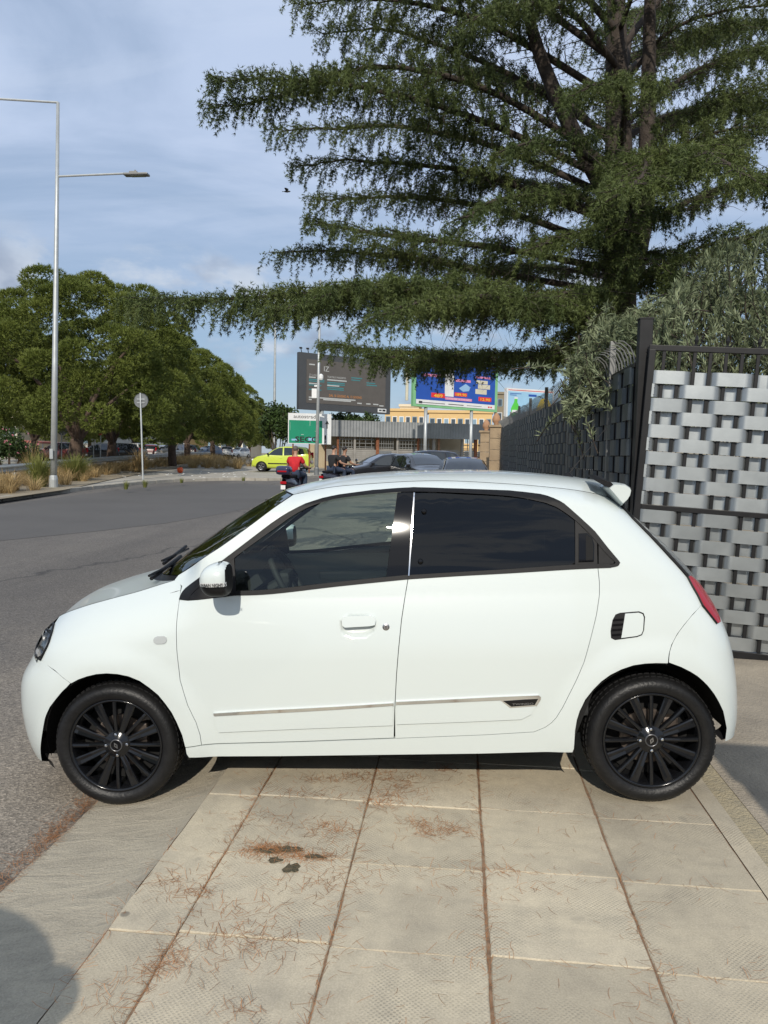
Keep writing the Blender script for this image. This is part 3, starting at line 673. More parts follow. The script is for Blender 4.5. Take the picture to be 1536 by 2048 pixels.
# ------------------------------------------------------------------ foliage machinery
def unit(v): return v/np.maximum(np.linalg.norm(v, axis=-1, keepdims=True), 1e-9)
def tufts(C, D, n, ln, wd, spread, up=0.0):
    """n thin needles per tuft: C centres (m,3), D main directions; returns V, F (triangles)"""
    m = len(C); C = np.repeat(C, n, 0); D = np.repeat(D, n, 0)
    d = unit(D+rng.normal(0, spread, D.shape)+[0, 0, up]); L_ = ln*rng.uniform(0.6, 1.15, (len(d), 1))
    s = unit(np.cross(d, rng.normal(0, 1, d.shape)))*wd*0.5
    a = C+s; b = C-s; c = C+d*L_
    V = np.stack([a, b, c], 1).reshape(-1, 3); Fc = np.arange(len(V)).reshape(-1, 3)
    return V, Fc
def leaves(C, D, ln, wd, curve=0.15):
    """one lance-shaped leaf (2 quads folded) at each C along D"""
    s = unit(np.cross(D, rng.normal(0, 1, D.shape))); n = unit(np.cross(D, s)); L_ = ln*rng.uniform(0.65, 1.2, (len(C), 1)); w = wd*rng.uniform(.8, 1.2, (len(C), 1))/2
    p0 = C; p1 = C+D*L_*0.45+s*w+n*L_*curve*.3; p2 = C+D*L_-n*L_*curve; p3 = C+D*L_*0.45-s*w+n*L_*curve*.3
    V = np.stack([p0, p1, p2, p3], 1).reshape(-1, 3); Fc = np.arange(len(V)).reshape(-1, 4)
    return V, Fc
def merge(parts):
    Vs, Fs, n = [], [], 0
    for V, Fc in parts: Vs.append(V); Fs.append(Fc+n); n += len(V)
    return np.concatenate(Vs), np.concatenate(Fs)
def smooth_path(P, n=8):
    return np.array(catmull(P, n))
# ------------------------------------------------------------------ the big cedar
TB = gd(1240, 560, 11.6); cedar_xy = (TB[0], TB[1])
cedar = thing('cedar_tree', 'large dark cedar with layered drooping branches behind the woven fence', 'tree', (cedar_xy[0], cedar_xy[1], 0.0))
tr = [(TB[0]+.06, TB[1], -0.1), (TB[0]+.02, TB[1], 1.2), (TB[0], TB[1], 3.0), (TB[0]-.02, TB[1], 5.0), tuple(gd(1236, 250, 11.6)), tuple(gd(1232, 30, 11.7)), tuple(gd(1228, -200, 11.8)), tuple(gd(1225, -420, 11.9))]
P = smooth_path(tr, 6); m = MB(); m.tube(P, [0.36-0.30*i/(len(P)-1) for i in range(len(P))], 14); m.smooth = True; m.build('trunk', 'bark_cedar', cedar, world=True)
second = [gd(1262, 560, 11.5), gd(1290, 400, 11.3), gd(1296, 200, 11.1), gd(1300, 0, 11.0), gd(1305, -200, 10.9)]
m = MB(); P = smooth_path(second, 6); m.tube(P, np.linspace(.17, .05, len(P)), 10); m.smooth = True; m.build('trunk', 'bark_cedar', cedar, world=True)
third = [gd(1230, 420, 11.6), gd(1130, 230, 11.2), gd(1070, 80, 11.0), gd(1040, -60, 10.9), gd(1010, -230, 10.9)]
m = MB(); P = smooth_path(third, 6); m.tube(P, np.linspace(.14, .04, len(P)), 10); m.smooth = True; m.build('trunk', 'bark_cedar', cedar, world=True)
# limbs: pixel + depth way points, spray half-width (m), density
LIMBS = [
    ([(1235, 660, 11.6), (1080, 625, 10.9), (880, 585, 10.1), (680, 572, 9.5), (480, 578, 9.0), (318, 582, 8.7)], 1.15, 1.5, .28),
    ([(1235, 640, 11.6), (1050, 600, 10.6), (850, 575, 9.6), (700, 590, 9.0), (560, 625, 8.7)], 1.15, 1.4, .1),
    ([(1235, 650, 11.6), (1130, 620, 10.3), (1000, 590, 9.2), (860, 590, 8.5), (760, 620, 8.1)], 1.0, 1.3, .1),
    ([(1240, 720, 11.7), (1080, 708, 12.4), (900, 708, 12.8), (760, 702, 13.0), (650, 692, 13.2)], 1.0, 1.2, .0),
    ([(1240, 735, 11.7), (1120, 722, 12.0), (960, 725, 12.2), (850, 732, 12.4), (740, 735, 12.5)], .95, 1.4, .0),
    ([(1235, 590, 11.6), (1000, 545, 12.0), (800, 512, 12.2), (650, 498, 12.4), (550, 497, 12.5)], 0.75, 1.3, .1),
    ([(1235, 540, 11.6), (1000, 500, 11.0), (800, 480, 11.2), (690, 470, 11.4), (625, 462, 11.5)], 1.0, 1.0, .1),
    ([(1235, 500, 11.6), (1000, 420, 12.4), (850, 400, 12.8), (720, 405, 13.0), (615, 415, 13.2)], 1.0, .95, .1),
    ([(1235, 450, 11.6), (1000, 360, 11.4), (850, 330, 11.3), (700, 325, 11.3), (575, 328, 11.3)], .85, 1.0, .15),
    ([(1235, 400, 11.6), (1000, 300, 12.0), (800, 255, 12.0), (650, 258, 12.0), (525, 262, 12.0)], .6, 1.1, .2),
    ([(1235, 370, 11.6), (1000, 255, 10.8), (800, 185, 10.2), (600, 150, 9.8), (425, 160, 9.5)], .75, 1.5, .25),
    ([(1235, 340, 11.6), (1020, 200, 11.0), (850, 140, 10.6), (700, 145, 10.4), (560, 190, 10.2), (450, 215, 10.1)], .75, 1.2, .3),
    ([(1232, 280, 11.6), (1020, 150, 12.0), (860, 85, 12.2), (740, 60, 12.3), (640, 70, 12.4)], 1.0, 1.0, .1),
    ([(1232, 200, 11.6), (1000, 60, 11.2), (850, 10, 11.0), (720, -5, 11.0), (610, 18, 11.0)], .9, 1.2, .15),
    ([(1230, 120, 11.6), (1000, -40, 11.6), (850, -90, 11.6), (700, -90, 11.6), (610, -70, 11.6)], .9, 1.0, .1),
    ([(1230, 60, 11.6), (1100, -80, 10.8), (960, -150, 10.2), (800, -170, 9.8)], 1.2, 1.0, .1),
    ([(1240, 470, 11.6), (1290, 360, 10.2), (1360, 300, 9.0), (1440, 320, 8.2), (1560, 390, 7.7)], .85, 1.6, .2),
    ([(1240, 460, 11.6), (1260, 360, 10.2), (1290, 315, 9.2), (1290, 340, 8.4), (1240, 390, 7.9)], .7, 1.4, .2),
    ([(1245, 560, 11.6), (1340, 530, 11.8), (1440, 490, 12.0), (1580, 430, 12.2)], .9, 0.8, .2),
    ([(1245, 480, 11.6), (1380, 400, 12.4), (1500, 360, 13.0), (1640, 340, 13.4)], 1.2, 1.0, .0),
    ([(1245, 340, 11.6), (1360, 240, 11.6), (1460, 190, 11.4), (1600, 150, 11.2)], 1.1, 1.1, .1),
    ([(1245, 250, 11.6), (1380, 150, 12.4), (1500, 110, 13.0), (1640, 80, 13.4)], 1.2, 1.0, .0),
    ([(1240, 180, 11.6), (1340, 60, 11.2), (1460, 10, 11.0), (1600, -20, 10.8)], 1.1, 1.0, .1),
    ([(1240, 100, 11.6), (1360, -40, 12.0), (1500, -90, 12.4), (1640, -110, 12.6)], 1.1, 1.0, .0),
    ([(1240, 300, 11.6), (1250, 210, 10.4), (1230, 170, 9.4), (1180, 190, 8.8)], .9, .9, .2),
    ([(1235, 300, 11.6), (1130, 200, 12.6), (1020, 150, 13.6), (900, 140, 14.4)], 1.2, .9, .0),
    ([(1235, 420, 11.6), (1120, 380, 13.0), (1020, 350, 14.2), (900, 340, 15.0)], 1.3, .9, .0),
    ([(1235, 560, 11.6), (1150, 540, 12.8), (1060, 530, 14.0), (960, 540, 14.8)], 1.3, .9, .0),
    ([(1235, 430, 11.6), (1110, 400, 10.4), (1010, 400, 9.6), (930, 440, 9.2)], .8, .9, .2),
    ([(1235, 620, 11.6), (1180, 590, 10.4), (1130, 590, 9.6), (1080, 620, 9.1)], .75, 1.3, .15),
    ([(1240, 660, 11.6), (1230, 640, 10.8), (1200, 650, 10.0), (1150, 690, 9.6)], .7, 1.1, .1),
    ([(1245, 200, 11.6), (1260, 80, 13.0), (1280, 20, 14.0), (1300, 0, 15.0)], 1.3, .9, .0),
    ([(1245, 380, 11.6), (1330, 330, 13.0), (1400, 300, 14.2), (1470, 290, 15.0)], 1.3, .9, .0),
    ([(1245, 640, 11.6), (1340, 620, 12.4), (1440, 600, 13.2), (1560, 590, 13.8)], 1.2, 1.0, .0),
    ([(1242, 610, 11.6), (1290, 570, 10.6), (1330, 560, 9.9), (1370, 590, 9.4)], .9, 1.1, .1),
    ([(1242, 540, 11.6), (1190, 490, 10.6), (1140, 470, 9.8), (1090, 490, 9.3)], .85, 1.1, .1),
    ([(1245, 600, 11.6), (1350, 520, 11.0), (1450, 480, 10.6), (1570, 480, 10.4)], 1.0, 1.2, .1),
    ([(1240, 480, 11.6), (1255, 430, 10.6), (1260, 420, 9.9), (1240, 450, 9.4)], .8, 1.0, .1),
    ([(1240, 560, 11.6), (1250, 520, 10.6), (1270, 510, 9.9), (1300, 530, 9.4)], .8, 1.0, .1),
    ([(1240, 690, 11.6), (1180, 690, 11.0), (1110, 700, 10.6), (1050, 730, 10.3)], .8, 1.2, .1),
    ([(1245, 420, 11.6), (1350, 300, 10.8), (1450, 260, 10.3), (1580, 260, 10.0)], 1.1, 1.0, .1),
    ([(1245, 150, 11.6), (1330, 90, 13.4), (1420, 70, 14.6), (1540, 60, 15.4)], 1.4, 1.0, .0),
    ([(1245, 280, 11.6), (1340, 230, 13.4), (1450, 220, 14.6), (1580, 230, 15.4)], 1.4, 1.0, .0),
    ([(1240, 60, 11.6), (1290, -60, 10.4), (1370, -100, 9.6), (1480, -90, 9.2)], 1.1, 1.0, .1),
    ([(1238, 140, 11.6), (1150, 30, 10.6), (1060, 0, 9.8), (960, 30, 9.3)], 1.0, 1.0, .1),
    ([(1238, 360, 11.6), (1150, 300, 10.6), (1090, 280, 9.9), (1010, 300, 9.5)], .9, .9, .15),
    ([(1238, 30, 11.7), (1180, -100, 10.5), (1120, -170, 9.6), (1040, -200, 9.0)], 1.1, .9, .1),
]
fol = []; dead = []
for pts_, width, dens, bare in LIMBS:
    P = smooth_path([gd(*p) for p in pts_], 10); n = len(P)
    P = P+np.cumsum(rng.normal(0, .012, P.shape), 0)*(np.linspace(0, 1, n)[:, None])
    seg = np.linalg.norm(np.diff(P, axis=0), axis=1); S = np.concatenate([[0], np.cumsum(seg)]); Ltot = S[-1]
    mb = MB(); mb.tube(P, np.linspace(0.058 if Ltot > 3 else .042, .006, n), 8); mb.smooth = True; mb.build('limb', 'bark_cedar', cedar, world=True)
    tw = MB(); step = 0.084/dens; s = Ltot*0.16; side = 1
    while s < Ltot:
        f = s/Ltot; i = min(np.searchsorted(S, s)-1, n-2); i = max(i, 0); t = (s-S[i])/max(seg[i], 1e-6); p = P[i]*(1-t)+P[i+1]*t
        d = unit(P[i+1]-P[i]); hs = unit(np.cross(d, [0, 0, 1.0]))*side; side = -side
        prof = min(1.0, 0.25+1.15*(1-f))*min(1.0, 0.35+1.5*f)
        Ls = width*prof*rng.uniform(.55, 1.15)+0.10
        dirn = unit(d*rng.uniform(.35, .9)+hs*rng.uniform(.6, 1.0)+np.array([0, 0, rng.uniform(-.02, .22)]))
        k = max(2, int(Ls/0.055)); tt = np.linspace(0.0, 1, k)[:, None]
        Q = p+dirn*Ls*tt+np.array([0, 0, -1.0])*(0.20*Ls)*tt**2+rng.normal(0, .015, (k, 3))*tt
        if Ls > .2: tw.tube([tuple(q) for q in Q[::max(1, k//4)]], np.linspace(.010, .003, len(Q[::max(1, k//4)])), 4, cap=False)
        # live tufts on the spray and on strands hanging from it, thinner towards the trunk
        if f < .62:
            for _ in range(5):
                q = Q[rng.integers(0, k)]; dead.append((q, unit(dirn*.5+rng.normal(0, .6, 3)+np.array([0, 0, -.25]))*rng.uniform(.15, .6)))
        inner = .40 if pts_[-1][2] > 11.9 else .32
        keep = rng.uniform(0, 1, k) < (0.5+0.6*tt[:, 0])*(1 if f > inner else (.06+1.6*max(0, f-.06)))
        A = Q[keep]
        if len(A):
            T_ = unit(np.gradient(Q, axis=0))[keep]; rep = 7
            B_ = np.repeat(A, rep, 0)+rng.normal(0, .032, (len(A)*rep, 3))
            fol.append((B_, unit(np.repeat(T_, rep, 0)*.7+rng.normal(0, .55, B_.shape)+[0, 0, .12])))
            for q in A:
                hl_ = rng.uniform(0, 1)**1.8*(.10+.17*min(1.3, dens))+.02; nn_ = max(2, int(hl_/.024)); uu = np.linspace(.1, 1, nn_)[:, None]
                out_d = unit(dirn*[1, 1, 0]+1e-6)
                S_ = q+np.array([0, 0, -1.0])*hl_*uu+out_d*hl_*.35*uu+rng.normal(0, .010, (nn_, 3))
                S_ = np.repeat(S_, 2, 0); fol.append((S_, unit(np.array([0, 0, -.8])+out_d*.3+rng.normal(0, .45, S_.shape))))
        s += step*rng.uniform(.6, 1.4)
    tw.build('twigs', 'bark_cedar', cedar, world=True, fixn=False) if tw.v else None
CC = np.concatenate([a for a, _ in fol]); DDv = np.concatenate([b for _, b in fol])
dp = np.array([a for a, _ in dead]); dd_ = np.array([b for _, b in dead]); sd = unit(np.cross(dd_, rng.normal(0, 1, dd_.shape)))*.0045; md_ = dp+dd_*.55+rng.normal(0, .03, dp.shape)
V = np.stack([dp-sd, dp+sd, md_+sd*.7, md_-sd*.7, dp+dd_+[0, 0, -.04]], 1).reshape(-1, 3); b5 = np.arange(len(dp))[:, None]*5
Fd = np.concatenate([b5+[0, 1, 2], b5+[0, 2, 3], b5+[3, 2, 4]]); o = bulk('dead_twigs', V, Fd, 'bark_cedar', cedar, world=True); o['kind'] = 'stuff'
V, Fc = tufts(CC, DDv, 5, 0.062, 0.0092, 0.55)
o = bulk('foliage', V, Fc, 'cedar_needles', cedar, world=True); o['kind'] = 'stuff'
# ------------------------------------------------------------------ stone pines
def pine_crown(seed, rx, ry, rz, nclump, per, ln=0.22):
    g = np.random.default_rng(seed); parts = []; cl = []
    for i in range(nclump):
        u = (i+.5)/nclump; a = i*2.39996+g.uniform(-.3, .3); zz = 1-u*1.62
        rr = math.sqrt(max(0, 1-zz*zz)); k = g.uniform(.80, 1.04)
        c = np.array([rx*rr*math.cos(a)*k, ry*rr*math.sin(a)*k, rz*zz*k]); r_ = g.uniform(.85, 1.25)*(rx/5.2)
        cl.append((c, r_))
        n = per; d = unit(g.normal(0, 1, (n, 3))+unit(c+[0, 0, .3])*.8+[0, 0, .25]); rad = g.uniform(.45, 1.0, (n, 1))**.4
        Cc = c+d*r_*rad*[1, 1, .72]
        parts.append((Cc, unit(d+[0, 0, .35])))
    CC_ = np.concatenate([p[0] for p in parts]); D_ = np.concatenate([p[1] for p in parts])
    return CC_, D_, cl
PINE = {}
def make_pine(seed, h, rx, rz, lean, label, nclump=46, per=150, trunk_r=.27):
    t = thing('stone_pine', label, 'tree', group='stone pines in a row across the road')
    hc = h-rz
    CC_, D_, cl = pine_crown(seed, rx, rx*.95, rz, nclump, per)
    V, Fc = tufts(CC_, D_, 8, .19, .042, .6); V = V+np.array([lean, 0, hc])
    o = bulk('crown', V, Fc, 'pine_needles_green', t); o['kind'] = 'stuff'
    fork = hc*.34
    P = smooth_path([(0, 0, -.2), (.10*lean, 0, fork*.5), (.3*lean, .05, fork)], 6); m = MB(); m.tube(P, np.linspace(trunk_r*1.15, trunk_r*.9, len(P)), 12); m.smooth = True; m.build('trunk', 'bark_pine', t)
    g = random.Random(seed)
    for k in range(7):
        a = k*.9+g.uniform(-.3, .3); e = rx*g.uniform(.35, .8)
        end = (lean+e*math.cos(a), e*math.sin(a), hc+rz*g.uniform(-.15, .45)); st = (.3*lean, .05, fork*g.uniform(.8, 1.0))
        mid = (st[0]*.5+end[0]*.5-.1*e*math.cos(a), st[1]*.5+end[1]*.5, st[2]*.42+end[2]*.58-.1)
        P = smooth_path([st, mid, end], 6); m = MB(); m.tube(P, np.linspace(trunk_r*.45, .04, len(P)), 8); m.smooth = True; m.build('limb', 'bark_pine', t)
    return t
def put(o, px, d, scale=1.0, rz=0.0):
    p = gd(px, 900, d); o.location = (p[0], p[1], tz(p[1])+.12); o.scale = (scale,)*3; o.rotation_euler = (0, 0, rz); return o
pA = put(make_pine(11, 9.6, 5.0, 4.5, .5, 'nearest and largest stone pine with pale reddish trunk behind the lamp post', 78, 380, .34), 148, 39)
pB = put(make_pine(12, 9.2, 4.6, 4.4, .2, 'second stone pine right of the largest, directly behind the round sign', 70, 310), 222, 47)
pC = put(make_pine(13, 9.0, 4.4, 4.3, -.3, 'third stone pine along the row with a broad rounded crown', 66, 310), 345, 53)
for src, px, d, sc, rz, lab in [(pB, -60, 43, 1.0, 2.0, 'stone pine cut by the left edge of the picture'), (pC, 72, 58, 1.0, 1.2, 'slim stone pine with dark leaning trunk left of the lamp post'), (pB, 375, 68, 1.0, 4.0, 'stone pine behind the third one, fourth along the row'), (pC, 425, 82, 1.0, 2.4, 'fifth stone pine along the row'), (pB, 455, 97, .98, 1.1, 'sixth stone pine along the row'), (pC, 478, 115, .98, 3.3, 'seventh stone pine along the row'), (pB, 498, 135, .96, .4, 'eighth stone pine along the row'), (pC, 512, 160, .95, 5.2, 'last and smallest stone pine at the far end of the row'), (pC, 270, 74, 1.0, .5, 'stone pine standing behind the gap between the second and third'), (pB, 180, 80, 1.0, 5.5, 'stone pine far behind the largest one')]:
    c = copy_tree(src); c['label'] = lab; put(c, px, d, sc, rz)
# ------------------------------------------------------------------ oleander hedge above gate and fence
def shrub(name, label, stems, mat_leaf, ln, wd, per, base, bark='bark_cedar', spread=.35, cat='shrub'):
    t = thing(name, label, cat, base); Cs, Ds = [], []; st = MB()
    for P in stems:
        P = smooth_path(P, 6); n = len(P); st.tube([tuple(p) for p in P], np.linspace(.007, .002, n), 5, cap=False)
        d = unit(np.gradient(P, axis=0)); k = per
        idx = rng.uniform(.12, 1, k)**.8*(n-1); i0 = np.minimum(idx.astype(int), n-2); f = (idx-i0)[:, None]
        C = P[i0]*(1-f)+P[i0+1]*f; Cs.append(C); Ds.append(unit(d[i0]*.8+rng.normal(0, spread*1.35, C.shape)+[0, 0, .22]))
    st.build('stems', bark, t, world=True, fixn=False)
    V, Fc = leaves(np.concatenate(Cs), np.concatenate(Ds), ln, wd); o = bulk('foliage', V, Fc, mat_leaf, t, world=True); o['kind'] = 'stuff'
    return t
stems = []
for i in range(620):
    px = rng.uniform(1300, 1760); u = rng.uniform(0, 1); top = np.interp(px, [1300, 1340, 1400, 1470, 1536, 1760], [640, 560, 480, 450, 440, 420])
    py = rng.uniform(top+10, 790); d = rng.uniform(6.9, 9.0)-(py-600)*.0006
    tip = gd(px, py, d); L_ = rng.uniform(.45, .95); dv = unit(np.array([rng.normal(-.15, .45), rng.normal(-.35, .35), 1.0]))
    b0 = tip-dv*L_; stems.append([b0, b0+dv*L_*.5+rng.normal(0, .04, 3), tip+np.array([0, 0, -.03])])
shrub('oleander_hedge', 'tall grey-green narrow-leaved hedge rising behind the silver gate', stems, 'oleander_leaves', .088, .0135, 84, (gd(1450, 900, 8.0)[0], gd(1450, 900, 8.0)[1], 0))
stems = []
for i in range(330):
    u = rng.uniform(0, 1); px = 1130+u*170; top = np.interp(px, [1130, 1170, 1210, 1250, 1300], [705, 660, 628, 632, 600]); bot = np.interp(px, [1130, 1165, 1200, 1260, 1300], [835, 830, 800, 720, 680])
    py = rng.uniform(top, bot); dmax = 1.43*1540/max(40, (px-905)); d = min(rng.uniform(7.4, 9.6), 12)
    tip = gd(px, py, d); L_ = rng.uniform(.3, .7); dv = unit(np.array([rng.normal(-.4, .4), rng.normal(-.2, .4), rng.normal(.55, .5) if py < 740 else rng.normal(-.3, .5)]))
    b0 = tip-dv*L_; stems.append([b0, b0+dv*L_*.5+rng.normal(0, .03, 3), tip+np.array([0, 0, -.04])])
shrub('oleander_shrub', 'grey-green narrow-leaved shrub hanging over the dark woven fence', stems, 'oleander_leaves', .085, .013, 80, (1.9, 8.6, 0))
# ------------------------------------------------------------------ other bushes
def leaf_bush(name, label, c, r, n, leaf, ln=.14, wd=.07, cat='bush', flowers=0):
    t = thing(name, label, cat, (c[0], c[1], tz(c[1])+.1)); C = []
    ncl = 26
    for i in range(ncl):
        d = unit(rng.normal(0, 1, 3)); d[2] = abs(d[2])*1.0-.15; cc = np.array(c)+d*np.array(r)*rng.uniform(.35, .85); rr = rng.uniform(.25, .45)*min(r)
        q = unit(rng.normal(0, 1, (n//ncl, 3))); C.append(cc+q*rr*rng.uniform(.5, 1, (len(q), 1)))
    C = np.concatenate(C); V, Fc = leaves(C, unit(rng.normal(0, 1, C.shape)+[0, 0, -.2]), ln, wd); o = bulk('foliage', V, Fc, leaf, t, world=True); o['kind'] = 'stuff'
    m = MB()
    for k in range(6):
        a = k*1.05; m.tube([(c[0]+.1*math.cos(a), c[1]+.1*math.sin(a), tz(c[1])), (c[0]+.4*r[0]*math.cos(a), c[1]+.4*r[1]*math.sin(a), c[2]), (c[0]+.7*r[0]*math.cos(a), c[1]+.7*r[1]*math.sin(a), c[2]+.5*r[2])], [.05, .03, .01], 6)
    m.build('stems', 'bark_pine', t, world=True)
    if flowers:
        q = unit(rng.normal(0, 1, (flowers, 3))+[0, -.6, .2]); V, Fc = tufts(np.array(c)+q*np.array(r)*.95, q, 6, .07, .05, .9); o = bulk('flowers', V, Fc, 'pink_petals', t, world=True); o['kind'] = 'stuff'
    return t
c = gd(556, 862, 56); leaf_bush('fig_tree', 'dark green broad-leaved fig tree behind the lime green car', (c[0], c[1], c[2]), (1.8, 1.6, 2.6), 5200, 'bush_leaves', .26, .17, 'tree')
c = gd(700, 838, 60); leaf_bush('treetop_bush', 'green treetop showing between the dark billboard and the shed roof', (c[0], c[1], c[2]-.6), (3.6, 1.2, 1.3), 3600, 'bush_leaves', .26, .15, 'bush')
c = gd(18, 905, 31); leaf_bush('oleander_bush', 'dark green flowering bush with pink blossoms at the left edge', (c[0], c[1], c[2]), (1.3, 1.2, 1.0), 4200, 'bush_leaves', .16, .05, 'bush', flowers=26)
c = gd(300, 892, 95); leaf_bush('hedge_bush', 'low sunlit green bush among the far parked cars', (c[0], c[1], c[2]-.6), (3.2, 1.4, 1.5), 2400, 'pine_needles_green', .3, .2, 'bush')
# ------------------------------------------------------------------ grasses
def grass_tuft(name, label, p, n, h, spread, matn, cat='grass', plume=0.0, group=None):
    t = thing(name, label, cat, p, group=group) if label else None
    a = rng.uniform(0, 2*math.pi, n); r_ = rng.uniform(0, 1, n)**.7*spread*.3; out_ = rng.uniform(.15, 1, n)*spread; H = h*rng.uniform(.5, 1.1, n); w = .012*h/1.2+.004
    V = []; Fc = []
    for i in range(n):
        ca, sa = math.cos(a[i]), math.sin(a[i]); b = len(V)
        for k, tt in enumerate((0, .5, .8, 1.0)):
            x = r_[i]*ca+out_[i]*ca*tt**2; y = r_[i]*sa+out_[i]*sa*tt**2; z = H[i]*(tt-.25*tt**3*out_[i]/spread); ww = w*(1-tt*.9)
            V += [(x-sa*ww, y+ca*ww, z), (x+sa*ww, y-ca*ww, z)]
        for k in range(3): q = b+2*k; Fc.append((q, q+1, q+3, q+2))
    if t is None: return np.array(V)+np.array(p), np.array(Fc)
    bulk('blades', V, Fc, matn, t)['kind'] = 'stuff'; return t
GG = 'grass clumps by the far kerb'
for px, py, n, h, sp, mt, lab in [(78, 975, 520, 1.3, .75, 'green_grass_blades', 'tall yellow-green grass clump beside the lamp post base'), (150, 962, 800, 1.2, 1.0, 'green_grass_blades', 'wide feathery green grass clump right of the lamp post'), (60, 962, 260, 1.7, .9, 'dry_grass_blades', 'tall straw-coloured grass clump left of the lamp post'), (278, 945, 300, 1.4, .8, 'dry_grass_blades', 'dry grass clump behind the round sign pole'), (252, 979, 120, .36, .2, 'green_grass_blades', 'small green weed clump at the kerb left of the round sign'), (290, 975, 120, .34, .2, 'green_grass_blades', 'small green weed clump at the foot of the round sign pole'), (363, 966, 90, .25, .2, 'green_grass_blades', 'tiny green weed at the kerb right of the round sign'), (487, 962, 90, .25, .2, 'green_grass_blades', 'tiny weed on the kerb left of the lime green car')]:
    p = gt(px, py, .12); grass_tuft('grass_clump', lab, p, n, h, sp, mt, group=GG)
parts = []
for i in range(300):
    t_ = rng.uniform(0, len(GRL)-1.01); k = int(t_); f = t_-k; x = GRL[k][0]*(1-f)+GRL[k+1][0]*f+rng.uniform(-.6, 1.7)+.01*GRL[k][1]; y = GRL[k][1]*(1-f)+GRL[k+1][1]*f+rng.uniform(-1.5, .5)
    parts.append(grass_tuft('x', None, (x, y, tz(y)+.14), 70, rng.uniform(.4, .8), .7, ''))
for i in range(46):
    p = gd(rng.uniform(380, 515), 930, rng.uniform(50, 66)); parts.append(grass_tuft('x', None, (p[0], p[1], tz(p[1])+.12), 70, rng.uniform(.5, .95), .8, ''))
V, Fc = merge(parts); o = bulk('dry_grass', V, Fc, 'dry_grass_blades'); tag(o, 'dry straw-coloured grass along the guard rail', 'grass', kind='stuff')
# ------------------------------------------------------------------ lamp posts, poles, signs
def base_at(px, py, dz=.118): p = gt(px, py, dz); return p
def depth(p): return float((np.array(p)-CAM) @ cf)
def col(px, py, d): return tuple(gd(px, py, d))
lp = base_at(107, 976); dl = depth(lp)
t = thing('street_lamp', 'tall grey street lamp post with two arms at the left', 'street lamp', lp)
m = MB(); top = gd(116, 205, dl); m.tube([lp+np.array([0, 0, 0]), lp*.67+top*.33, lp*.33+top*.67, top], [.115, .095, .075, .055], 14); m.smooth = True; m.build('post', 'pole_grey', t, world=True)
m = MB(); m.lathe([(.15, 0), (.15, .30), (.13, .42), (.115, .45)], lp, seg=14); m.build('base_sleeve', 'pole_grey', t, world=True)
m = MB(); m.tube([gd(116, 205, dl), gd(0, 198, dl-.3), gd(-160, 190, dl-.7)], .04, 8); m.build('arm', 'pole_grey', t, world=True)
m = MB(); m.tube([gd(115.5, 353, dl), gd(180, 350, dl), gd(252, 347, dl)], .038, 8); m.build('arm', 'pole_grey', t, world=True)
m = MB(); a = gd(248, 348, dl); b_ = gd(298, 351, dl); ax = (b_-a)
for k in range(1):
    m.box(a+ax*.5, (float(np.linalg.norm(ax)), .30, .075), bev=.03)
m.build('lamp_head', 'spike_grey', t, world=True)
m = MB(); m.box(a+ax*.38+np.array([0, 0, .075]), (.28, .14, .07), bev=.02); m.tube([a+ax*.45+np.array([0, 0, .1]), a+ax*.45+np.array([0, 0, .16])], .03, 8); m.build('driver_box', 'spike_grey', t, world=True)
m = MB(); m.box(a+ax*.55-np.array([0, 0, .042]), (.5, .22, .012)); m.build('diffuser', 'lamp_grey', t, world=True)
m = MB(); m.box(gd(-170, 190, dl-.72), (.8, .30, .075), bev=.03); m.build('lamp_head', 'spike_grey', t, world=True)
m = MB(); q = lp*.985+top*.015; m.box(lp+np.array([0, -.12, 1.2]), (.12, .02, .35), bev=.005); m.build('hatch', 'pole_grey', t, world=True)
# traffic sign seen from behind
sp_ = base_at(286, 961); ds = depth(sp_)
mat('sign_back', (0.16, 0.17, 0.175), 0.55, metal=.3, var=.15, vs=5)
t = thing('round_sign', 'round traffic sign seen from behind on a leaning grey pole', 'sign', sp_)
m = MB(); m.tube([sp_, gd(280.5, 786, ds)], .035, 10); m.build('pole', 'pole_grey', t, world=True)
c = gd(281.5, 801, ds)+np.array([0, .05, 0]); m = MB(); m.lathe([(0, -.012), (.29, -.012), (.315, -.03), (.32, 0), (.315, .012), (0, .012)], c, 'y', 32); m.build('disc', 'sign_back', t, world=True)
m = MB(); m.box(c+np.array([0, -.03, .06]), (.34, .03, .04)); m.build('bracket', 'pole_grey', t, world=True)
m = MB(); m.box(c+np.array([0, -.03, -.1]), (.34, .03, .04)); m.build('bracket', 'pole_grey', t, world=True)
m = MB(); m.box(c+np.array([.13, -.02, .05]), (.09, .004, .05)); m.build('sticker', 'lamp_white', t, world=True)
# tall thin poles further on
def pole(px, pyb, d, pyt, r_, lab, name='lamp_pole'):
    g = gd(px, pyb, d); z0 = tz(g[1])+.1; tp = gd(px+3, pyt, d); t = thing(name, lab, 'pole', (g[0], g[1], z0)); m = MB(); m.tube([(g[0], g[1], z0), tp], [r_, r_*.6], 10); m.build('shaft', 'pole_grey', t, world=True); return t, tp, (g[0], g[1], z0)
t, tp, _ = pole(548, 900, 60, 610, .12, 'thin grey lamp pole behind the fig tree'); m = MB(); m.tube([tp, tp+np.array([.6, 0, .1]), tp+np.array([1.6, 0, .12])], .035, 6); m.build('arm', 'pole_grey', t, world=True); m = MB(); m.box(tp+np.array([1.9, 0, .12]), (.7, .28, .07), bev=.02); m.build('lamp_head', 'spike_grey', t, world=True)
cb = base_at(633, 950); dc = depth(cb)
t = thing('camera_pole', 'light grey pole with surveillance camera and box in front of the dark billboard', 'pole', cb)
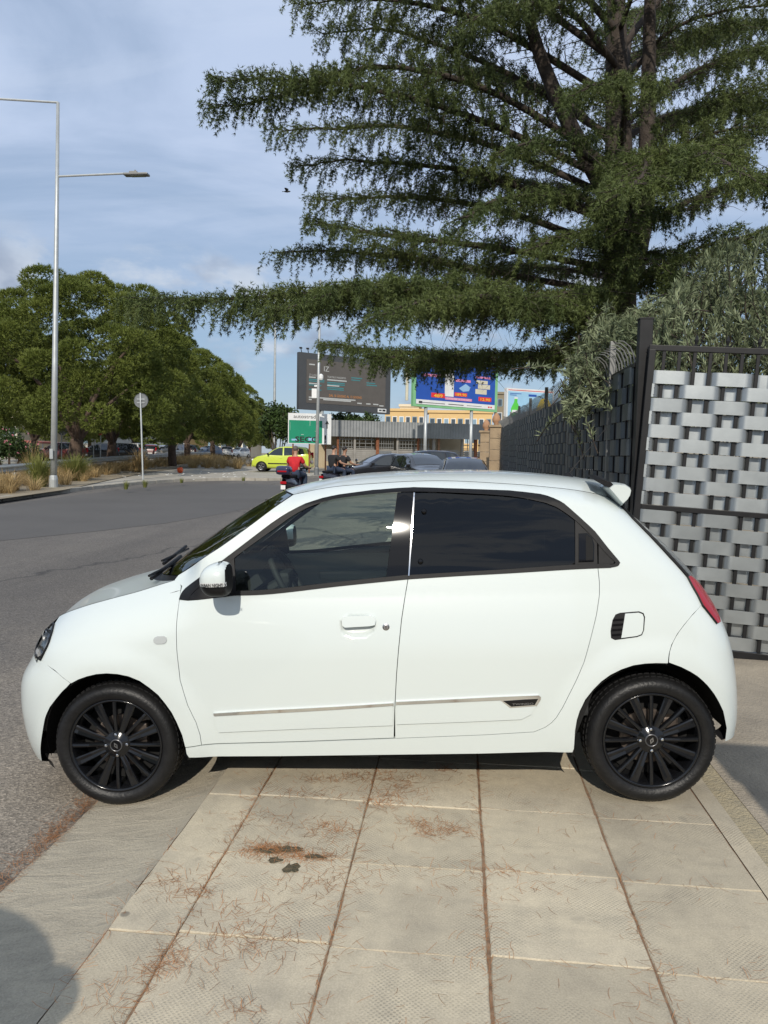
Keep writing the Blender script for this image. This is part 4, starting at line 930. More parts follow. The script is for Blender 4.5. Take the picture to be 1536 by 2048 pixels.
ct = gd(641, 560, dc); m = MB(); m.tube([cb, ct], [.10, .06], 12); m.smooth = True; m.build('shaft', 'pole_grey', t, world=True)
m = MB(); m.lathe([(.14, 0), (.14, .35), (.11, .45)], cb, seg=12); m.build('base_sleeve', 'sign_back', t, world=True)
mat('box_white', (0.70, 0.71, 0.70), .4, var=.05, vs=4)
p = gd(629, 787, dc); m = MB(); m.box(p, (.28, .2, .52), bev=.02); m.build('equipment_box', 'box_white', t, world=True)
p = gd(642, 754, dc); m = MB(); m.lathe([(0, .0), (.10, .02), (.13, .1), (.13, .26), (.06, .34), (0, .36)], p-np.array([0, 0, .18]), seg=14); m.build('camera_dome', 'box_white', t, world=True)
p = gd(633, 772, dc); m = MB(); m.box(p, (.24, .08, .08), bev=.01); m.build('bracket', 'box_white', t, world=True)
# ------------------------------------------------------------------ panels: billboards and road sign
for n_, c_ in [('sign_green', (0.0, 0.215, 0.115)), ('sign_white', (0.66, 0.67, 0.66)), ('ink_black', (0.012, 0.012, 0.012)), ('board_frame_dark', (0.055, 0.058, 0.062)), ('board_brown', (0.095, 0.085, 0.075)), ('print_teal', (0.045, 0.20, 0.22)), ('print_pale', (0.42, 0.43, 0.42)), ('print_orange', (0.55, 0.22, 0.05)), ('board_green', (0.20, 0.45, 0.22)), ('board_blue', (0.015, 0.075, 0.36)), ('board_red', (0.62, 0.03, 0.03)), ('print_yellow', (0.8, 0.6, 0.05)), ('board_sky', (0.30, 0.52, 0.70)), ('bottle_green', (0.09, 0.52, 0.06)), ('pink_print', (0.62, 0.22, 0.36)), ('print_beige', (0.55, 0.52, 0.40)), ('print_light_blue', (0.25, 0.42, 0.62))]:
    mat(n_, c_, 0.5, var=.08, vs=1.5)
class Panel:
    """a flat board hung between two top corners; local (u right, v up) metres from its lower left corner"""
    def __init__(s, BL, BR, h, th=.12, up=(0, 0, 1)):
        s.o = np.array(BL, float); d = np.array(BR, float)-s.o; s.w = float(np.linalg.norm(d)); s.ux = d/s.w; s.uy = np.array(up, float); s.n = np.cross(s.ux, s.uy); s.n /= np.linalg.norm(s.n)
        if s.n[1] > 0: s.n = -s.n
        s.h = h; s.th = th
    def pt(s, u, v, k=0.0): return s.o+s.ux*u+s.uy*v+s.n*k
    def slab(s, t, name, u0, v0, u1, v1, k0, k1, matn):
        m = MB(); P = [s.pt(u, v, k) for k in (k0, k1) for (u, v) in ((u0, v0), (u1, v0), (u1, v1), (u0, v1))]
        m.add(P, [(0, 1, 2, 3), (7, 6, 5, 4), (0, 4, 5, 1), (1, 5, 6, 2), (2, 6, 7, 3), (3, 7, 4, 0)]); return m.build(name, matn, t, world=True)
    def text(s, t, txt, u, v, size, matn, k=.008, **kw): return text_on('lettering', txt, size, s.pt(u, v), s.ux, s.uy, s.n, matn, t, lift=k, **kw)
    def poly(s, t, name, pts, matn, k=.006):
        m = MB(); m.add([s.pt(u, v, k) for u, v in pts]+[s.pt(u, v, k-.003) for u, v in pts], [tuple(range(len(pts)))]+[(i, (i+1) % len(pts), len(pts)+(i+1) % len(pts), len(pts)+i) for i in range(len(pts))]); return m.build(name, matn, t, world=True, fixn=False)
    def bars(s, t, name, rects, matn, k=.006):
        m = MB()
        for u0, v0, u1, v1 in rects: m.add([s.pt(u0, v0, k), s.pt(u1, v0, k), s.pt(u1, v1, k), s.pt(u0, v1, k)], [(0, 1, 2, 3)])
        o_ = m.build(name, matn, t, world=True, fixn=False); o_['kind'] = 'stuff'; return o_
# motorway sign with graffiti
D_ = 44.5; BL = gd(576, 887, D_); BR = gd(662, 889, D_+.6); Pn = Panel(BL, BR, 0); hh = 61*D_/1540; g = (BL+BR)/2
t = thing('motorway_sign', 'white and green autostrade direction sign with black graffiti', 'road sign', (g[0], g[1], tz(g[1])+.1))
Pn.slab(t, 'board', 0, 0, Pn.w, hh, -.06, 0, 'sign_white')
u = Pn.w
Pn.poly(t, 'green_field', [(.02*u, .02*hh), (.79*u, .02*hh), (.79*u, .77*hh), (.02*u, .77*hh)], 'sign_green', .004)
Pn.text(t, 'autostrade', .12*u, .84*hh, .17*hh, 'ink_black', width=.58*u)
Pn.poly(t, 'arrow', [(.89*u, .52*hh), (.915*u, .52*hh), (.915*u, .68*hh), (.95*u, .66*hh), (.902*u, .80*hh), (.855*u, .66*hh), (.89*u, .68*hh)], 'ink_black', .007)
Pn.text(t, 'SECO', .16*u, .07*hh, .24*hh, 'ink_black', k=.010, bold=.012, width=.56*u); Pn.text(t, '!', .83*u, .06*hh, .34*hh, 'ink_black', k=.010, bold=.02)
Pn.bars(t, 'sprayed_patch', [(.08*u, .10*hh, .2*u, .16*hh), (.47*u, .11*hh, .6*u, .2*hh)], 'print_light_blue', .008)
Pn.bars(t, 'scratches', [(.05*u, .45*hh, .052*u, .7*hh), (.3*u, .3*hh, .36*u, .31*hh), (.62*u, .42*hh, .7*u, .425*hh), (.5*u, .6*hh, .505*u, .77*hh)], 'sign_white', .008)
for uu in (.12, .5, .88):
    a = Pn.pt(uu*u, hh*.9, -.10); m = MB(); m.tube([(a[0], a[1], tz(a[1])), tuple(a)], .045, 8); m.build('post', 'rust', t, world=True)
# the dark billboard
D_ = 57.0; BL = gd(597.5, 818, D_); BR = gd(780, 829, D_+4.5); hh = 113*D_/1540; Pn = Panel(BL, BR, hh); u = Pn.w; g = (BL+BR)/2
t = thing('dark_billboard', 'large dark grey billboard with small pale and teal print above the shed', 'billboard', (g[0], g[1], tz(g[1])))
Pn.slab(t, 'frame', 0, 0, u, hh, -.35, 0, 'board_frame_dark'); Pn.slab(t, 'poster', .075*u, .12*hh, .94*u, .89*hh, 0, .02, 'board_brown')
K = .028
Pn.bars(t, 'teal_lines', [(a*u, b_*hh, (a+w_)*u, (b_+.018)*hh) for a, b_, w_ in [(.10, .53, .16), (.10, .43, .13), (.10, .35, .13), (.29, .50, .19), (.29, .47, .19), (.29, .41, .18), (.29, .38, .18), (.10, .50, .16), (.55, .62, .12), (.55, .58, .10), (.72, .55, .10), (.72, .51, .12)]], 'print_teal', K)
Pn.bars(t, 'pale_lines', [(a*u, b_*hh, (a+w_)*u, (b_+.022)*hh) for a, b_, w_ in [(.10, .79, .06), (.10, .565, .07), (.29, .545, .21), (.10, .455, .1), (.29, .445, .13), (.1, .17, .03), (.62, .16, .05), (.72, .16, .05), (.80, .16, .06), (.87, .14, .05), (.1, .21, .5), (.25, .185, .3)]], 'print_pale', K)
Pn.text(t, 'IZ', .25*u, .70*hh, .13*hh, 'print_pale', k=K); Pn.text(t, 'DAL 10 GIUGNO AL 13 GIUGNO', .31*u, .255*hh, .065*hh, 'print_orange', k=K, width=.36*u)
Pn.text(t, 'TEATRO MASSIMO', .29*u, .59*hh, .05*hh, 'print_pale', k=K, width=.2*u); Pn.text(t, '27 LUGLIO', .10*u, .60*hh, .05*hh, 'print_pale', k=K, width=.1*u)
Pn.poly(t, 'white_tag', [(.855*u, .03*hh), (.955*u, .03*hh), (.955*u, .10*hh), (.855*u, .10*hh)], 'sign_white', .006); Pn.bars(t, 'tag_print', [(.87*u, .055*hh, .9*u, .08*hh), (.91*u, .05*hh, .945*u, .085*hh)], 'ink_black', .012)
for uu in (.03, .1):
    a = Pn.pt(uu*u, hh, -.1); m = MB(); m.tube([a, a+np.array([0, -.25, .25])], .03, 6); m.box(a+np.array([0, -.3, .28]), (.18, .25, .1)); m.build('spotlight', 'black_plastic', t, world=True)
for uu in (.25, .75):
    a = Pn.pt(uu*u, 0, -.2); m = MB(); m.tube([(a[0], a[1], tz(a[1])), tuple(a+np.array([0, 0, .3]))], .16, 10); m.build('leg', 'pole_grey', t, world=True)
# blue supermarket billboard
D_ = 45.0; BL = gd(826, 812, D_); BR = gd(994, 824.5, D_+3.2); hh = 3.0; Pn = Panel(BL, BR, hh); u = Pn.w; g = (BL+BR)/2
t = thing('blue_billboard', 'blue price billboard in a pale green frame on two grey poles', 'billboard', (g[0], g[1], tz(g[1])+.1))
Pn.slab(t, 'frame', 0, 0, u, hh, -.22, 0, 'board_green'); Pn.slab(t, 'poster', .03*u, .05*hh, .965*u, .95*hh, 0, .02, 'board_blue'); K = .026
Pn.bars(t, 'white_footer', [(.03*u, .05*hh, .965*u, .14*hh)], 'sign_white', K)
Pn.bars(t, 'footer_print', [(.06*u, .08*hh, .36*u, .092*hh), (.40*u, .08*hh, .58*u, .095*hh), (.62*u, .085*hh, .8*u, .093*hh), (.06*u, .065*hh, .1*u, .11*hh)], 'board_frame_dark', K+.006)
Pn.bars(t, 'red_price_tags', [(.20*u, .20*hh, .36*u, .29*hh), (.47*u, .26*hh, .62*u, .335*hh), (.76*u, .20*hh, .92*u, .285*hh)], 'board_red', K)
Pn.text(t, '489', .23*u, .205*hh, .095*hh, 'print_yellow', k=K+.006, width=.10*u); Pn.text(t, '189,90', .475*u, .27*hh, .075*hh, 'print_yellow', k=K+.006, width=.135*u); Pn.text(t, '12,90', .775*u, .21*hh, .08*hh, 'print_yellow', k=K+.006, width=.13*u)
Pn.bars(t, 'pink_banner', [(.36*u, .175*hh, .68*u, .225*hh)], 'pink_print', K); Pn.text(t, 'TUTTO PER LA TUA CASA', .375*u, .185*hh, .04*hh, 'sign_white', k=K+.006, width=.29*u)
Pn.bars(t, 'white_panel', [(.355*u, .24*hh, .46*u, .9*hh)], 'sign_white', K)
Pn.poly(t, 'product_picture', [(.52*u, .42*hh), (.57*u, .36*hh), (.64*u, .38*hh), (.66*u, .46*hh), (.60*u, .52*hh)], 'print_light_blue', K); Pn.bars(t, 'product_boxes', [(.72*u, .34*hh, .86*u, .44*hh), (.75*u, .45*hh, .90*u, .54*hh), (.73*u, .55*hh, .87*u, .62*hh)], 'print_beige', K)
Pn.bars(t, 'pink_titles', [(.48*u, .55*hh, .66*u, .60*hh), (.72*u, .66*hh, .9*u, .7*hh), (.1*u, .6*hh, .3*u, .65*hh)], 'pink_print', K)
Pn.bars(t, 'side_logo', [(.88*u, .075*hh, .90*u, .105*hh), (.91*u, .075*hh, .93*u, .105*hh)], 'board_red', K+.006)
for uu in (.16, .70):
    a = Pn.pt(uu*u, 0, -.15); m = MB(); m.tube([(a[0], a[1], tz(a[1])), tuple(a+np.array([0, 0, .3]))], .10, 12); m.smooth = True; m.build('pole', 'pole_grey', t, world=True)
m = MB(); m.tube([Pn.pt(-.06*u, .1*hh, -.1), Pn.pt(-.06*u, .95*hh, -.1)], .09, 8); m.build('side_post', 'print_beige', t, world=True)
# pale billboard behind the fence
D_ = 36.0; BL = gd(1012, 838, D_); BR = gd(1106, 842, D_+1.2); hh = 62*D_/1540; Pn = Panel(BL, BR, hh); u = Pn.w; g = (BL+BR)/2
t = thing('pale_billboard', 'light blue billboard with green bottle in a white frame above the dark fence', 'billboard', (g[0], g[1], tz(g[1])))
Pn.slab(t, 'frame', 0, 0, u, hh, -.2, 0, 'sign_white'); Pn.slab(t, 'poster', .03*u, .04*hh, .97*u, .90*hh, 0, .02, 'board_sky'); K = .026
Pn.bars(t, 'red_line', [(.03*u, .93*hh, .97*u, .95*hh)], 'board_red', .008)
Pn.poly(t, 'bottle_picture', [(.10*u, .06*hh), (.27*u, .06*hh), (.28*u, .35*hh), (.22*u, .55*hh), (.22*u, .66*hh), (.16*u, .66*hh), (.15*u, .55*hh), (.09*u, .35*hh)], 'bottle_green', K)
Pn.bars(t, 'bottle_cap', [(.155*u, .66*hh, .225*u, .72*hh)], 'sign_white', K); Pn.bars(t, 'bottle_label', [(.11*u, .2*hh, .25*u, .3*hh)], 'sign_white', K+.006)
Pn.bars(t, 'pale_text', [(.06*u, .82*hh, .3*u, .84*hh), (.06*u, .77*hh, .2*u, .79*hh), (.45*u, .76*hh, .62*u, .83*hh)], 'board_blue', K)
Pn.poly(t, 'yellow_picture', [(.62*u, .2*hh), (.9*u, .15*hh), (.95*u, .5*hh), (.85*u, .75*hh), (.72*u, .7*hh), (.64*u, .45*hh)], 'print_yellow', K)
for uu in (.2, .8):
    a = Pn.pt(uu*u, 0, -.1); m = MB(); m.tube([(a[0], a[1], tz(a[1])-.05), tuple(a+np.array([0, 0, .2]))], .08, 10); m.build('leg', 'pole_grey', t, world=True)
# ------------------------------------------------------------------ derelict shed
mat('corrugated', (0.23, 0.24, 0.245), .55, metal=.3, var=.18, vs=1.2)
mat('plank_grey', (0.21, 0.20, 0.185), .9, col2=(0.30, 0.285, 0.26), vs=2.0)
mat('shed_wall', (0.38, 0.30, 0.19), .95, col2=(0.47, 0.40, 0.28), vs=1.0)
mat('brick_red', (0.26, 0.15, 0.09), .95, var=.3, vs=4)
A = gd(664, 841, 50.0); Bq = gd(984, 850.5, 53.0); zt = (A[2]+Bq[2])/2
d2 = np.array([Bq[0]-A[0], Bq[1]-A[1], 0]); LS = float(np.linalg.norm(d2)); ux = d2/LS; ny = np.array([ux[1], -ux[0], 0]); ny = ny if ny[1] < 0 else -ny
zg = tz(A[1])+.1
def S3(u, k, z): return A*[1, 1, 0]+ux*u+ny*k+np.array([0, 0, z])
shed = thing('derelict_shed', 'derelict grey shed with corrugated metal fascia and broken barred windows', 'building', (A[0], A[1], zg))
def sbox(name, u0, u1, k0, k1, z0, z1, matn, par=None):
    m = MB(); P = [S3(u, k, z) for z in (z0, z1) for u, k in ((u0, k0), (u1, k0), (u1, k1), (u0, k1))]
    m.add(P, [(3, 2, 1, 0), (4, 5, 6, 7), (0, 1, 5, 4), (1, 2, 6, 5), (2, 3, 7, 6), (3, 0, 4, 7)]); return m.build(name, matn, par or shed, world=True)
U0 = -.4
m = MB(); n = int((LS-U0)/.10); rows = [[S3(U0+.10*i, .35+(.025 if i % 2 else 0), z) for i in range(n)] for z in (zt-1.02, zt+.02)]; m.grid(rows); m.build('fascia', 'corrugated', shed, world=True, fixn=False)
sbox('roof', U0, LS, -6, .33, zt-.12, zt-.02, 'corrugated')
sbox('back_wall', U0, LS, -6, -5.8, zg-.3, zt-.13, 'shed_wall')
sbox('plinth', U0, LS, -.1, .08, zg-.3, zg+.62, 'shed_wall')
zs0, zs1 = zg+.62, zg+1.42
for j in range(6): sbox('plank', U0, LS*.93, -.02+.01*(j % 2), .03+.01*(j % 2), zs0+j*.134, zs0+j*.134+.122, 'plank_grey')
for k, fu in enumerate([-.10, 0.03, .13, .265, .39, .52, .615, .65, .80, .885]):
    sbox('upright', fu*LS, fu*LS+(.13 if k % 3 else .2), -.05, .10, zg+.3, zt-1.0, ('rust' if k % 2 else 'plank_grey') if k != 7 else 'brick_red')
for k, (a0, a1) in enumerate([(0.035, .125), (.145, .255), (.275, .375), (.40, .51), (.51, .60), (.67, .78), (.80, .88)]):
    wnd = sbox('window_frame', a0*LS, a1*LS, .0, .05, zs1+.02, zs1+.08, 'plank_grey')
    z1 = zt-1.02
    if k == 5: continue
    nb_ = [5, 3, 7, 6, 4, 2, 3][k]
    for j in range(nb_):
        uu = (a0+(a1-a0)*(j+.5)/nb_)*LS; sbox('bar', uu, uu+.04, .0, .04, zs1+.08, z1, 'spike_grey', wnd)
    for j in range(3 if k in (0, 1, 3) else 2):
        zz = zs1+.15+(z1-zs1-.1)*j/3; sbox('cross_bar', a0*LS, a1*LS, -.0, .03, zz, zz+.05, 'spike_grey', wnd)
sbox('panel', .28*LS, .36*LS, .05, .09, zg+.95, zg+1.35, 'sign_back'); 
for j in range(9): sbox('gate_bar', (.915+.0095*j)*LS, (.915+.0095*j)*LS+.05, .0, .05, zg+.1, zt-1.05, 'spike_grey')
sbox('gate_rail', .91*LS, LS, .02, .06, zg+1.0, zg+1.08, 'rust'); sbox('gate_rail', .91*LS, LS, .02, .06, zg+1.8, zg+1.88, 'rust')
sbox('interior_floor', U0, LS, -5.8, -.1, zg-.1, zg, 'soil')
# ------------------------------------------------------------------ flats behind
mat('ochre_wall', (0.62, 0.43, 0.20), .9, var=.06, vs=.3); mat('cream_wall', (0.62, 0.55, 0.42), .9, var=.06, vs=.3); mat('white_wall', (0.55, 0.54, 0.50), .9, var=.08, vs=.3); mat('pane_dark', (0.06, 0.08, 0.10), .15); mat('shutter_blue', (0.20, 0.30, 0.38), .7); mat('awning_red', (0.35, 0.10, 0.08), .8)
mat('stone_hill', (0.20, 0.16, 0.12), 1.0, col2=(0.26, 0.23, 0.16), vs=.03)
def block(label, px0, px1, pyt, d, depth_, wallm, floors, cols, z_floor0, group='apartment blocks in the distance', name='apartment_block', parapet=True, pan='pane_dark', fh=3.0):
    a = gd(px0, pyt, d); b_ = gd(px1, pyt, d); zt_ = (a[2]+b_[2])/2; w_ = b_[0]-a[0]; y = a[1]
    t = thing(name, label, 'building', ((a[0]+b_[0])/2, y, tz(y)), group=group)
    m = MB(); m.box(((a[0]+b_[0])/2, y+depth_/2, (zt_+tz(y))/2), (w_, depth_, zt_-tz(y))); m.build('walls', wallm, t, world=True)
    if parapet: m = MB(); m.box(((a[0]+b_[0])/2, y+depth_/2, zt_+.2), (w_+.5, depth_+.5, .5)); m.build('parapet', wallm, t, world=True)
    for f in range(floors):
        z = zt_-1.9-f*fh
        for c in range(cols):
            x = a[0]+w_*(c+.5)/cols; kind = (f*7+c*3) % 4
            ww = min(1.3, w_/cols*.55)
            fr = MB(); fr.box((x, y-.03, z), (ww+.25, .1, 1.65)); f_ = fr.build('window', 'sign_white' if kind else 'shutter_blue', t, world=True)
            pn = MB(); pn.box((x, y-.09, z), (ww, .06, 1.4)); pn.build('pane', pan if kind != 2 else 'shutter_blue', f_, world=True)
            if kind == 1:
                bb = MB(); bb.box((x, y-.55, z-1.2), (min(2.6, w_/cols*.95), 1.1, .9)); bb.build('balcony', wallm, t, world=True)
    return t
block('ochre apartment block behind the shed, left of the two', 770, 850, 822, 150, 12, 'ochre_wall', 3, 6, 0)
block('wide ochre apartment block behind the blue billboard poles', 858, 984, 826, 145, 12, 'ochre_wall', 3, 9, 0)
block('dark stone tower block between the blue billboard and the fence', 994, 1020, 788, 170, 12, 'stone_hill', 4, 2, 0)
t = block('pale roof house on top of the left ochre block', 800, 838, 813, 158, 8, 'cream_wall', 1, 2, 0)
block('cream house at the left edge behind the pines', -40, 38, 829, 72, 10, 'cream_wall', 1, 4, 0, 'houses behind the pines', 'house')
block('pale house with blue shutters behind the large pine trunk', 42, 190, 838, 84, 10, 'white_wall', 2, 7, 0, 'houses behind the pines', 'house')
block('low grey-white house behind the middle pine trunks', 200, 285, 848, 96, 10, 'white_wall', 2, 5, 0, 'houses behind the pines', 'house')
block('peach house glimpsed between the far pine trunks', 338, 372, 856, 110, 10, 'ochre_wall', 2, 2, 0, 'houses behind the pines', 'house')
block('long pale house at the far end behind the pines', 385, 500, 872, 150, 10, 'cream_wall', 1, 8, 0, 'houses behind the pines', 'house')
a = gd(20, 880, 68); t = thing('awning', 'faded red awning in front of the cream house at the left', 'awning', (a[0]+1, a[1], tz(a[1]))); m = MB(); m.prism([(a[0]-1, a[2]+.1), (a[0]+4.2, a[2]-.15), (a[0]+4.2, a[2]-.28), (a[0]-1, a[2]-.05)], a[1]-2.0, a[1]+2.0); m.build('cloth', 'awning_red', t, world=True)
for xx in (-.9, 4.1):
    for yy in (-1.9,): m = MB(); m.tube([(a[0]+xx, a[1]+yy, tz(a[1])), (a[0]+xx, a[1]+yy, a[2]-.1)], .05, 6); m.build('post', 'pole_grey', t, world=True)
# hillside
m = MB(); rows = []
for j in range(10):
    row = []
    for i in range(50):
        px = 760+i*24; e = np.interp(px, [760, 1000, 1060, 1110, 1150, 1400, 1940], [880, 830, 775, 752, 748, 700, 690]); d = 420+60*j
        tp = gd(px, e, 420)[2]+6*mnoise.noise(Vector((i*.35, j*.6, 1))); g = gd(px, 900, d); row.append((g[0], g[1], -1+(tp+1)*math.sin(min(1, j/5)*math.pi/2)))
    rows.append(row)
m.grid(rows, flip=True); o = m.build('hill', 'stone_hill', smooth=True, fixn=False); tag(o, kind='structure')
# ------------------------------------------------------------------ guard rail
gr = thing('guard_rail', 'grey steel guard rail with posts along the dry verge', 'guard rail', (GRL[1][0], GRL[1][1], tz(GRL[1][1])+.12))
prof = [(0.0, 0.0), (-.04, .04), (-.08, .06), (-.08, .10), (-.02, .14), (-.02, .17), (-.08, .21), (-.08, .25), (-.04, .27), (0, .31)]
P = catmull([np.array([x, y]) for x, y in GRL], 4)
for i in range(len(P)-1):
    a, b_ = P[i], P[i+1]; d = b_-a; d = d/np.linalg.norm(d); nn = np.array([d[1], -d[0]]); m = MB()
    m.grid([[(q[0]-nn[0]*o_*1.0, q[1]-nn[1]*o_, tz(q[1])+.12+.46+z) for o_, z in prof] for q in (a, b_)]); m.build('beam', 'pole_grey', gr, world=True, fixn=False)
    m = MB(); m.box((a[0]-nn[0]*.06, a[1]-nn[1]*.06, tz(a[1])+.12+.36), (.10, .07, .76)); m.build('post', 'pole_grey', gr, world=True)
# small far signs under the pines
p = gd(123, 900, 48); t = thing('far_round_sign', 'small grey round sign back with yellow lamp under the pines', 'sign', (p[0], p[1], tz(p[1]))); m = MB(); m.tube([(p[0], p[1], tz(p[1])), tuple(gd(123, 838, 48))], .035, 8); m.build('pole', 'pole_grey', t, world=True); c = gd(125, 860, 48); m = MB(); m.lathe([(0, -.02), (.33, -.02), (.33, .02), (0, .02)], c, 'y', 24); m.build('disc', 'sign_back', t, world=True); m = MB(); m.box(gd(123, 840, 48), (.16, .12, .3), bev=.03); m.build('lamp', 'print_yellow', t, world=True)
p = gd(200, 880, 52); t = thing('red_sign', 'small red octagonal sign on a thin post under the pines', 'sign', (p[0], p[1], tz(p[1]))); m = MB(); m.tube([(p[0], p[1], tz(p[1])), tuple(gd(202, 858, 52))], .03, 6); m.build('pole', 'pole_grey', t, world=True); c = gd(200, 865, 52); m = MB(); m.lathe([(0, -.05), (.2, -.05), (.2, -.02), (0, -.02)], c, 'y', 8); m.build('plate', 'board_red', t, world=True)
p = gd(187, 884, 50); t = thing('white_post_box', 'small white box on a post under the pines', 'box', (p[0], p[1], tz(p[1]))); m = MB(); m.box(p, (.24, .15, .42), bev=.03); m.build('box', 'box_white', t, world=True); m = MB(); m.tube([(p[0], p[1], tz(p[1])), tuple(p)], .03, 6); m.build('pole', 'pole_grey', t, world=True)
# litter
p = gt(361, 945, .14); o = thing('orange_bag', 'small crumpled orange bag on the far pavement', 'litter', p); m = MB(); bm = bmesh.new(); bmesh.ops.create_icosphere(bm, subdivisions=2, radius=.17)
m.add([tuple(v.co*(1+.4*mnoise.noise(v.co*9))+Vector((0, 0, .12))) for v in bm.verts], [tuple(v.index for v in f.verts) for f in bm.faces]); bm.free(); m.build('crumpled_film', 'orange_plastic', o)
m = MB()
for i in range(46):
    p = gt(rng.uniform(190, 500), 944+abs(rng.normal(0, 6)), .12); m.box(p+np.array([0, 0, .02]), (rng.uniform(.04, .12), rng.uniform(.04, .10), .02), rot=rotz3(rng.uniform(0, 3)))
o = m.build('litter', 'box_white'); tag(o, 'pale scraps of litter scattered on the far pavement', 'litter', kind='stuff')
# bird
p = gd(574, 383, 32); t = thing('bird', 'small dark bird flying in the sky', 'bird', p)
m = MB(); V, Fc = [], []
prof = [(-.13, .012), (-.08, .03), (0, .045), (.06, .035), (.10, .03), (.125, .022), (.15, .004)]; mm = MB(); mm.lathe([(r_, x) for x, r_ in prof], (0, 0, 0), 'x', 10); mm.smooth = True; mm.build('body', 'interior_dark', t)
for s_, lift in ((-1, .10), (1, .16)):
    mm = MB(); mm.add([(.04, 0, .02), (-.05, 0, .02), (-.09, s_*.12, lift), (-.06, s_*.24, lift*.7), (.0, s_*.22, lift*.8), (.05, s_*.1, lift*.9), (.0, s_*.1, lift-.012)], [(0, 1, 2, 5), (5, 2, 3, 4), (0, 6, 2, 1), (0, 5, 6), (6, 4, 3, 2), (5, 4, 6)]); mm.build('wing', 'interior_dark', t)
mm = MB(); mm.prism([(-.12, -.01), (-.2, -.045), (-.2, .045), (-.12, .01)], -.004, .004, 'z'); mm.build('tail', 'interior_dark', t)
# ------------------------------------------------------------------ background vehicles
def paint(name, c, metal=0.0, rough=.3): return mat(name, c, rough, metal=metal, coat=1.0)
paint('paint_lime', (0.52, 0.62, 0.06)); paint('paint_black', (0.010, 0.010, 0.012)); paint('paint_anthracite', (0.045, 0.048, 0.052), .3); paint('paint_beige', (0.42, 0.38, 0.32), .2); paint('paint_silver', (0.45, 0.46, 0.47), .5); paint('paint_far_white', (0.7, 0.7, 0.68)); paint('paint_darkred', (0.12, 0.02, 0.02)); paint('paint_blue', (0.05, 0.09, 0.16))
mat('car_glass_dark', (0.012, 0.016, 0.018), .04, coat=1.0, spec=.8); mat('plate_white', (0.7, 0.7, 0.68), .5)
HATCH = dict(L=3.56, W=.79, wb=2.3, top=[(-1.78, .52), (-1.74, .74), (-1.45, .93), (-1.0, 1.03), (-.86, 1.08), (-.55, 1.30), (-.22, 1.47), (.2, 1.54), (.9, 1.53), (1.35, 1.49), (1.52, 1.40), (1.66, 1.08), (1.74, .8), (1.77, .5)], belt=[(-1.8, .85), (-.9, .98), (1.8, 1.04)], r=.29,
    side=[[(-.78, 1.01), (-.42, 1.30), (-.16, 1.42), (.10, 1.45), (.12, .99)], [(.20, .99), (.18, 1.45), (.92, 1.44), (.98, 1.03)], [(1.06, 1.04), (1.02, 1.43), (1.30, 1.40), (1.42, 1.08)]])
SUV = dict(L=4.1, W=.86, wb=2.55, top=[(-2.05, .55), (-2.0, .82), (-1.7, 1.0), (-1.1, 1.08), (-.95, 1.12), (-.5, 1.42), (-.2, 1.55), (.3, 1.6), (1.2, 1.58), (1.6, 1.52), (1.82, 1.25), (1.95, 1.0), (2.03, .55)], belt=[(-2.1, .9), (-.9, 1.03), (2.1, 1.1)], r=.33,
    side=[[(-.82, 1.06), (-.4, 1.38), (-.12, 1.49), (.12, 1.51), (.14, 1.05)], [(.22, 1.05), (.20, 1.51), (.95, 1.50), (1.05, 1.09)], [(1.12, 1.1), (1.05, 1.49), (1.42, 1.45), (1.62, 1.15)]])
SALOON = dict(L=3.8, W=.83, wb=2.4, top=[(-1.9, .5), (-1.86, .70), (-1.55, .88), (-1.0, .99), (-.88, 1.03), (-.45, 1.28), (-.1, 1.42), (.3, 1.47), (.9, 1.45), (1.35, 1.37), (1.65, 1.12), (1.82, .92), (1.9, .5)], belt=[(-1.9, .82), (-.9, .93), (1.9, 1.04)], r=.3,
    side=[[(-.74, .97), (-.38, 1.22), (-.08, 1.35), (.16, 1.38), (.18, .96)], [(.26, .97), (.24, 1.38), (.85, 1.36), (1.2, 1.08)], [(1.26, 1.08), (.98, 1.34), (1.22, 1.30), (1.42, 1.12)]])
def car_sec(S, x):
    zt = interp(x, S['top']); bl = interp(x, S['belt']); L2 = S['L']/2; u = min(1, abs(x)/L2); W = S['W']*(1-.16*max(0, (u-.6)/.4)**2.4)
    zb = .20+.10*max(0, (u-.75)/.25)
    b = min(bl, zt-.05); k = max(0, zt-bl); wr = W*(.96-.20*min(1, k/.5)); 
    return W, zb, b, zt, wr
def side_w(S, x, z):
    W, zb, b, zt, wr = car_sec(S, x)
    return W*.985 if z < b else W*.985+(wr-W*.985)*min(1, (z-b)/max(.05, zt-.07-b))
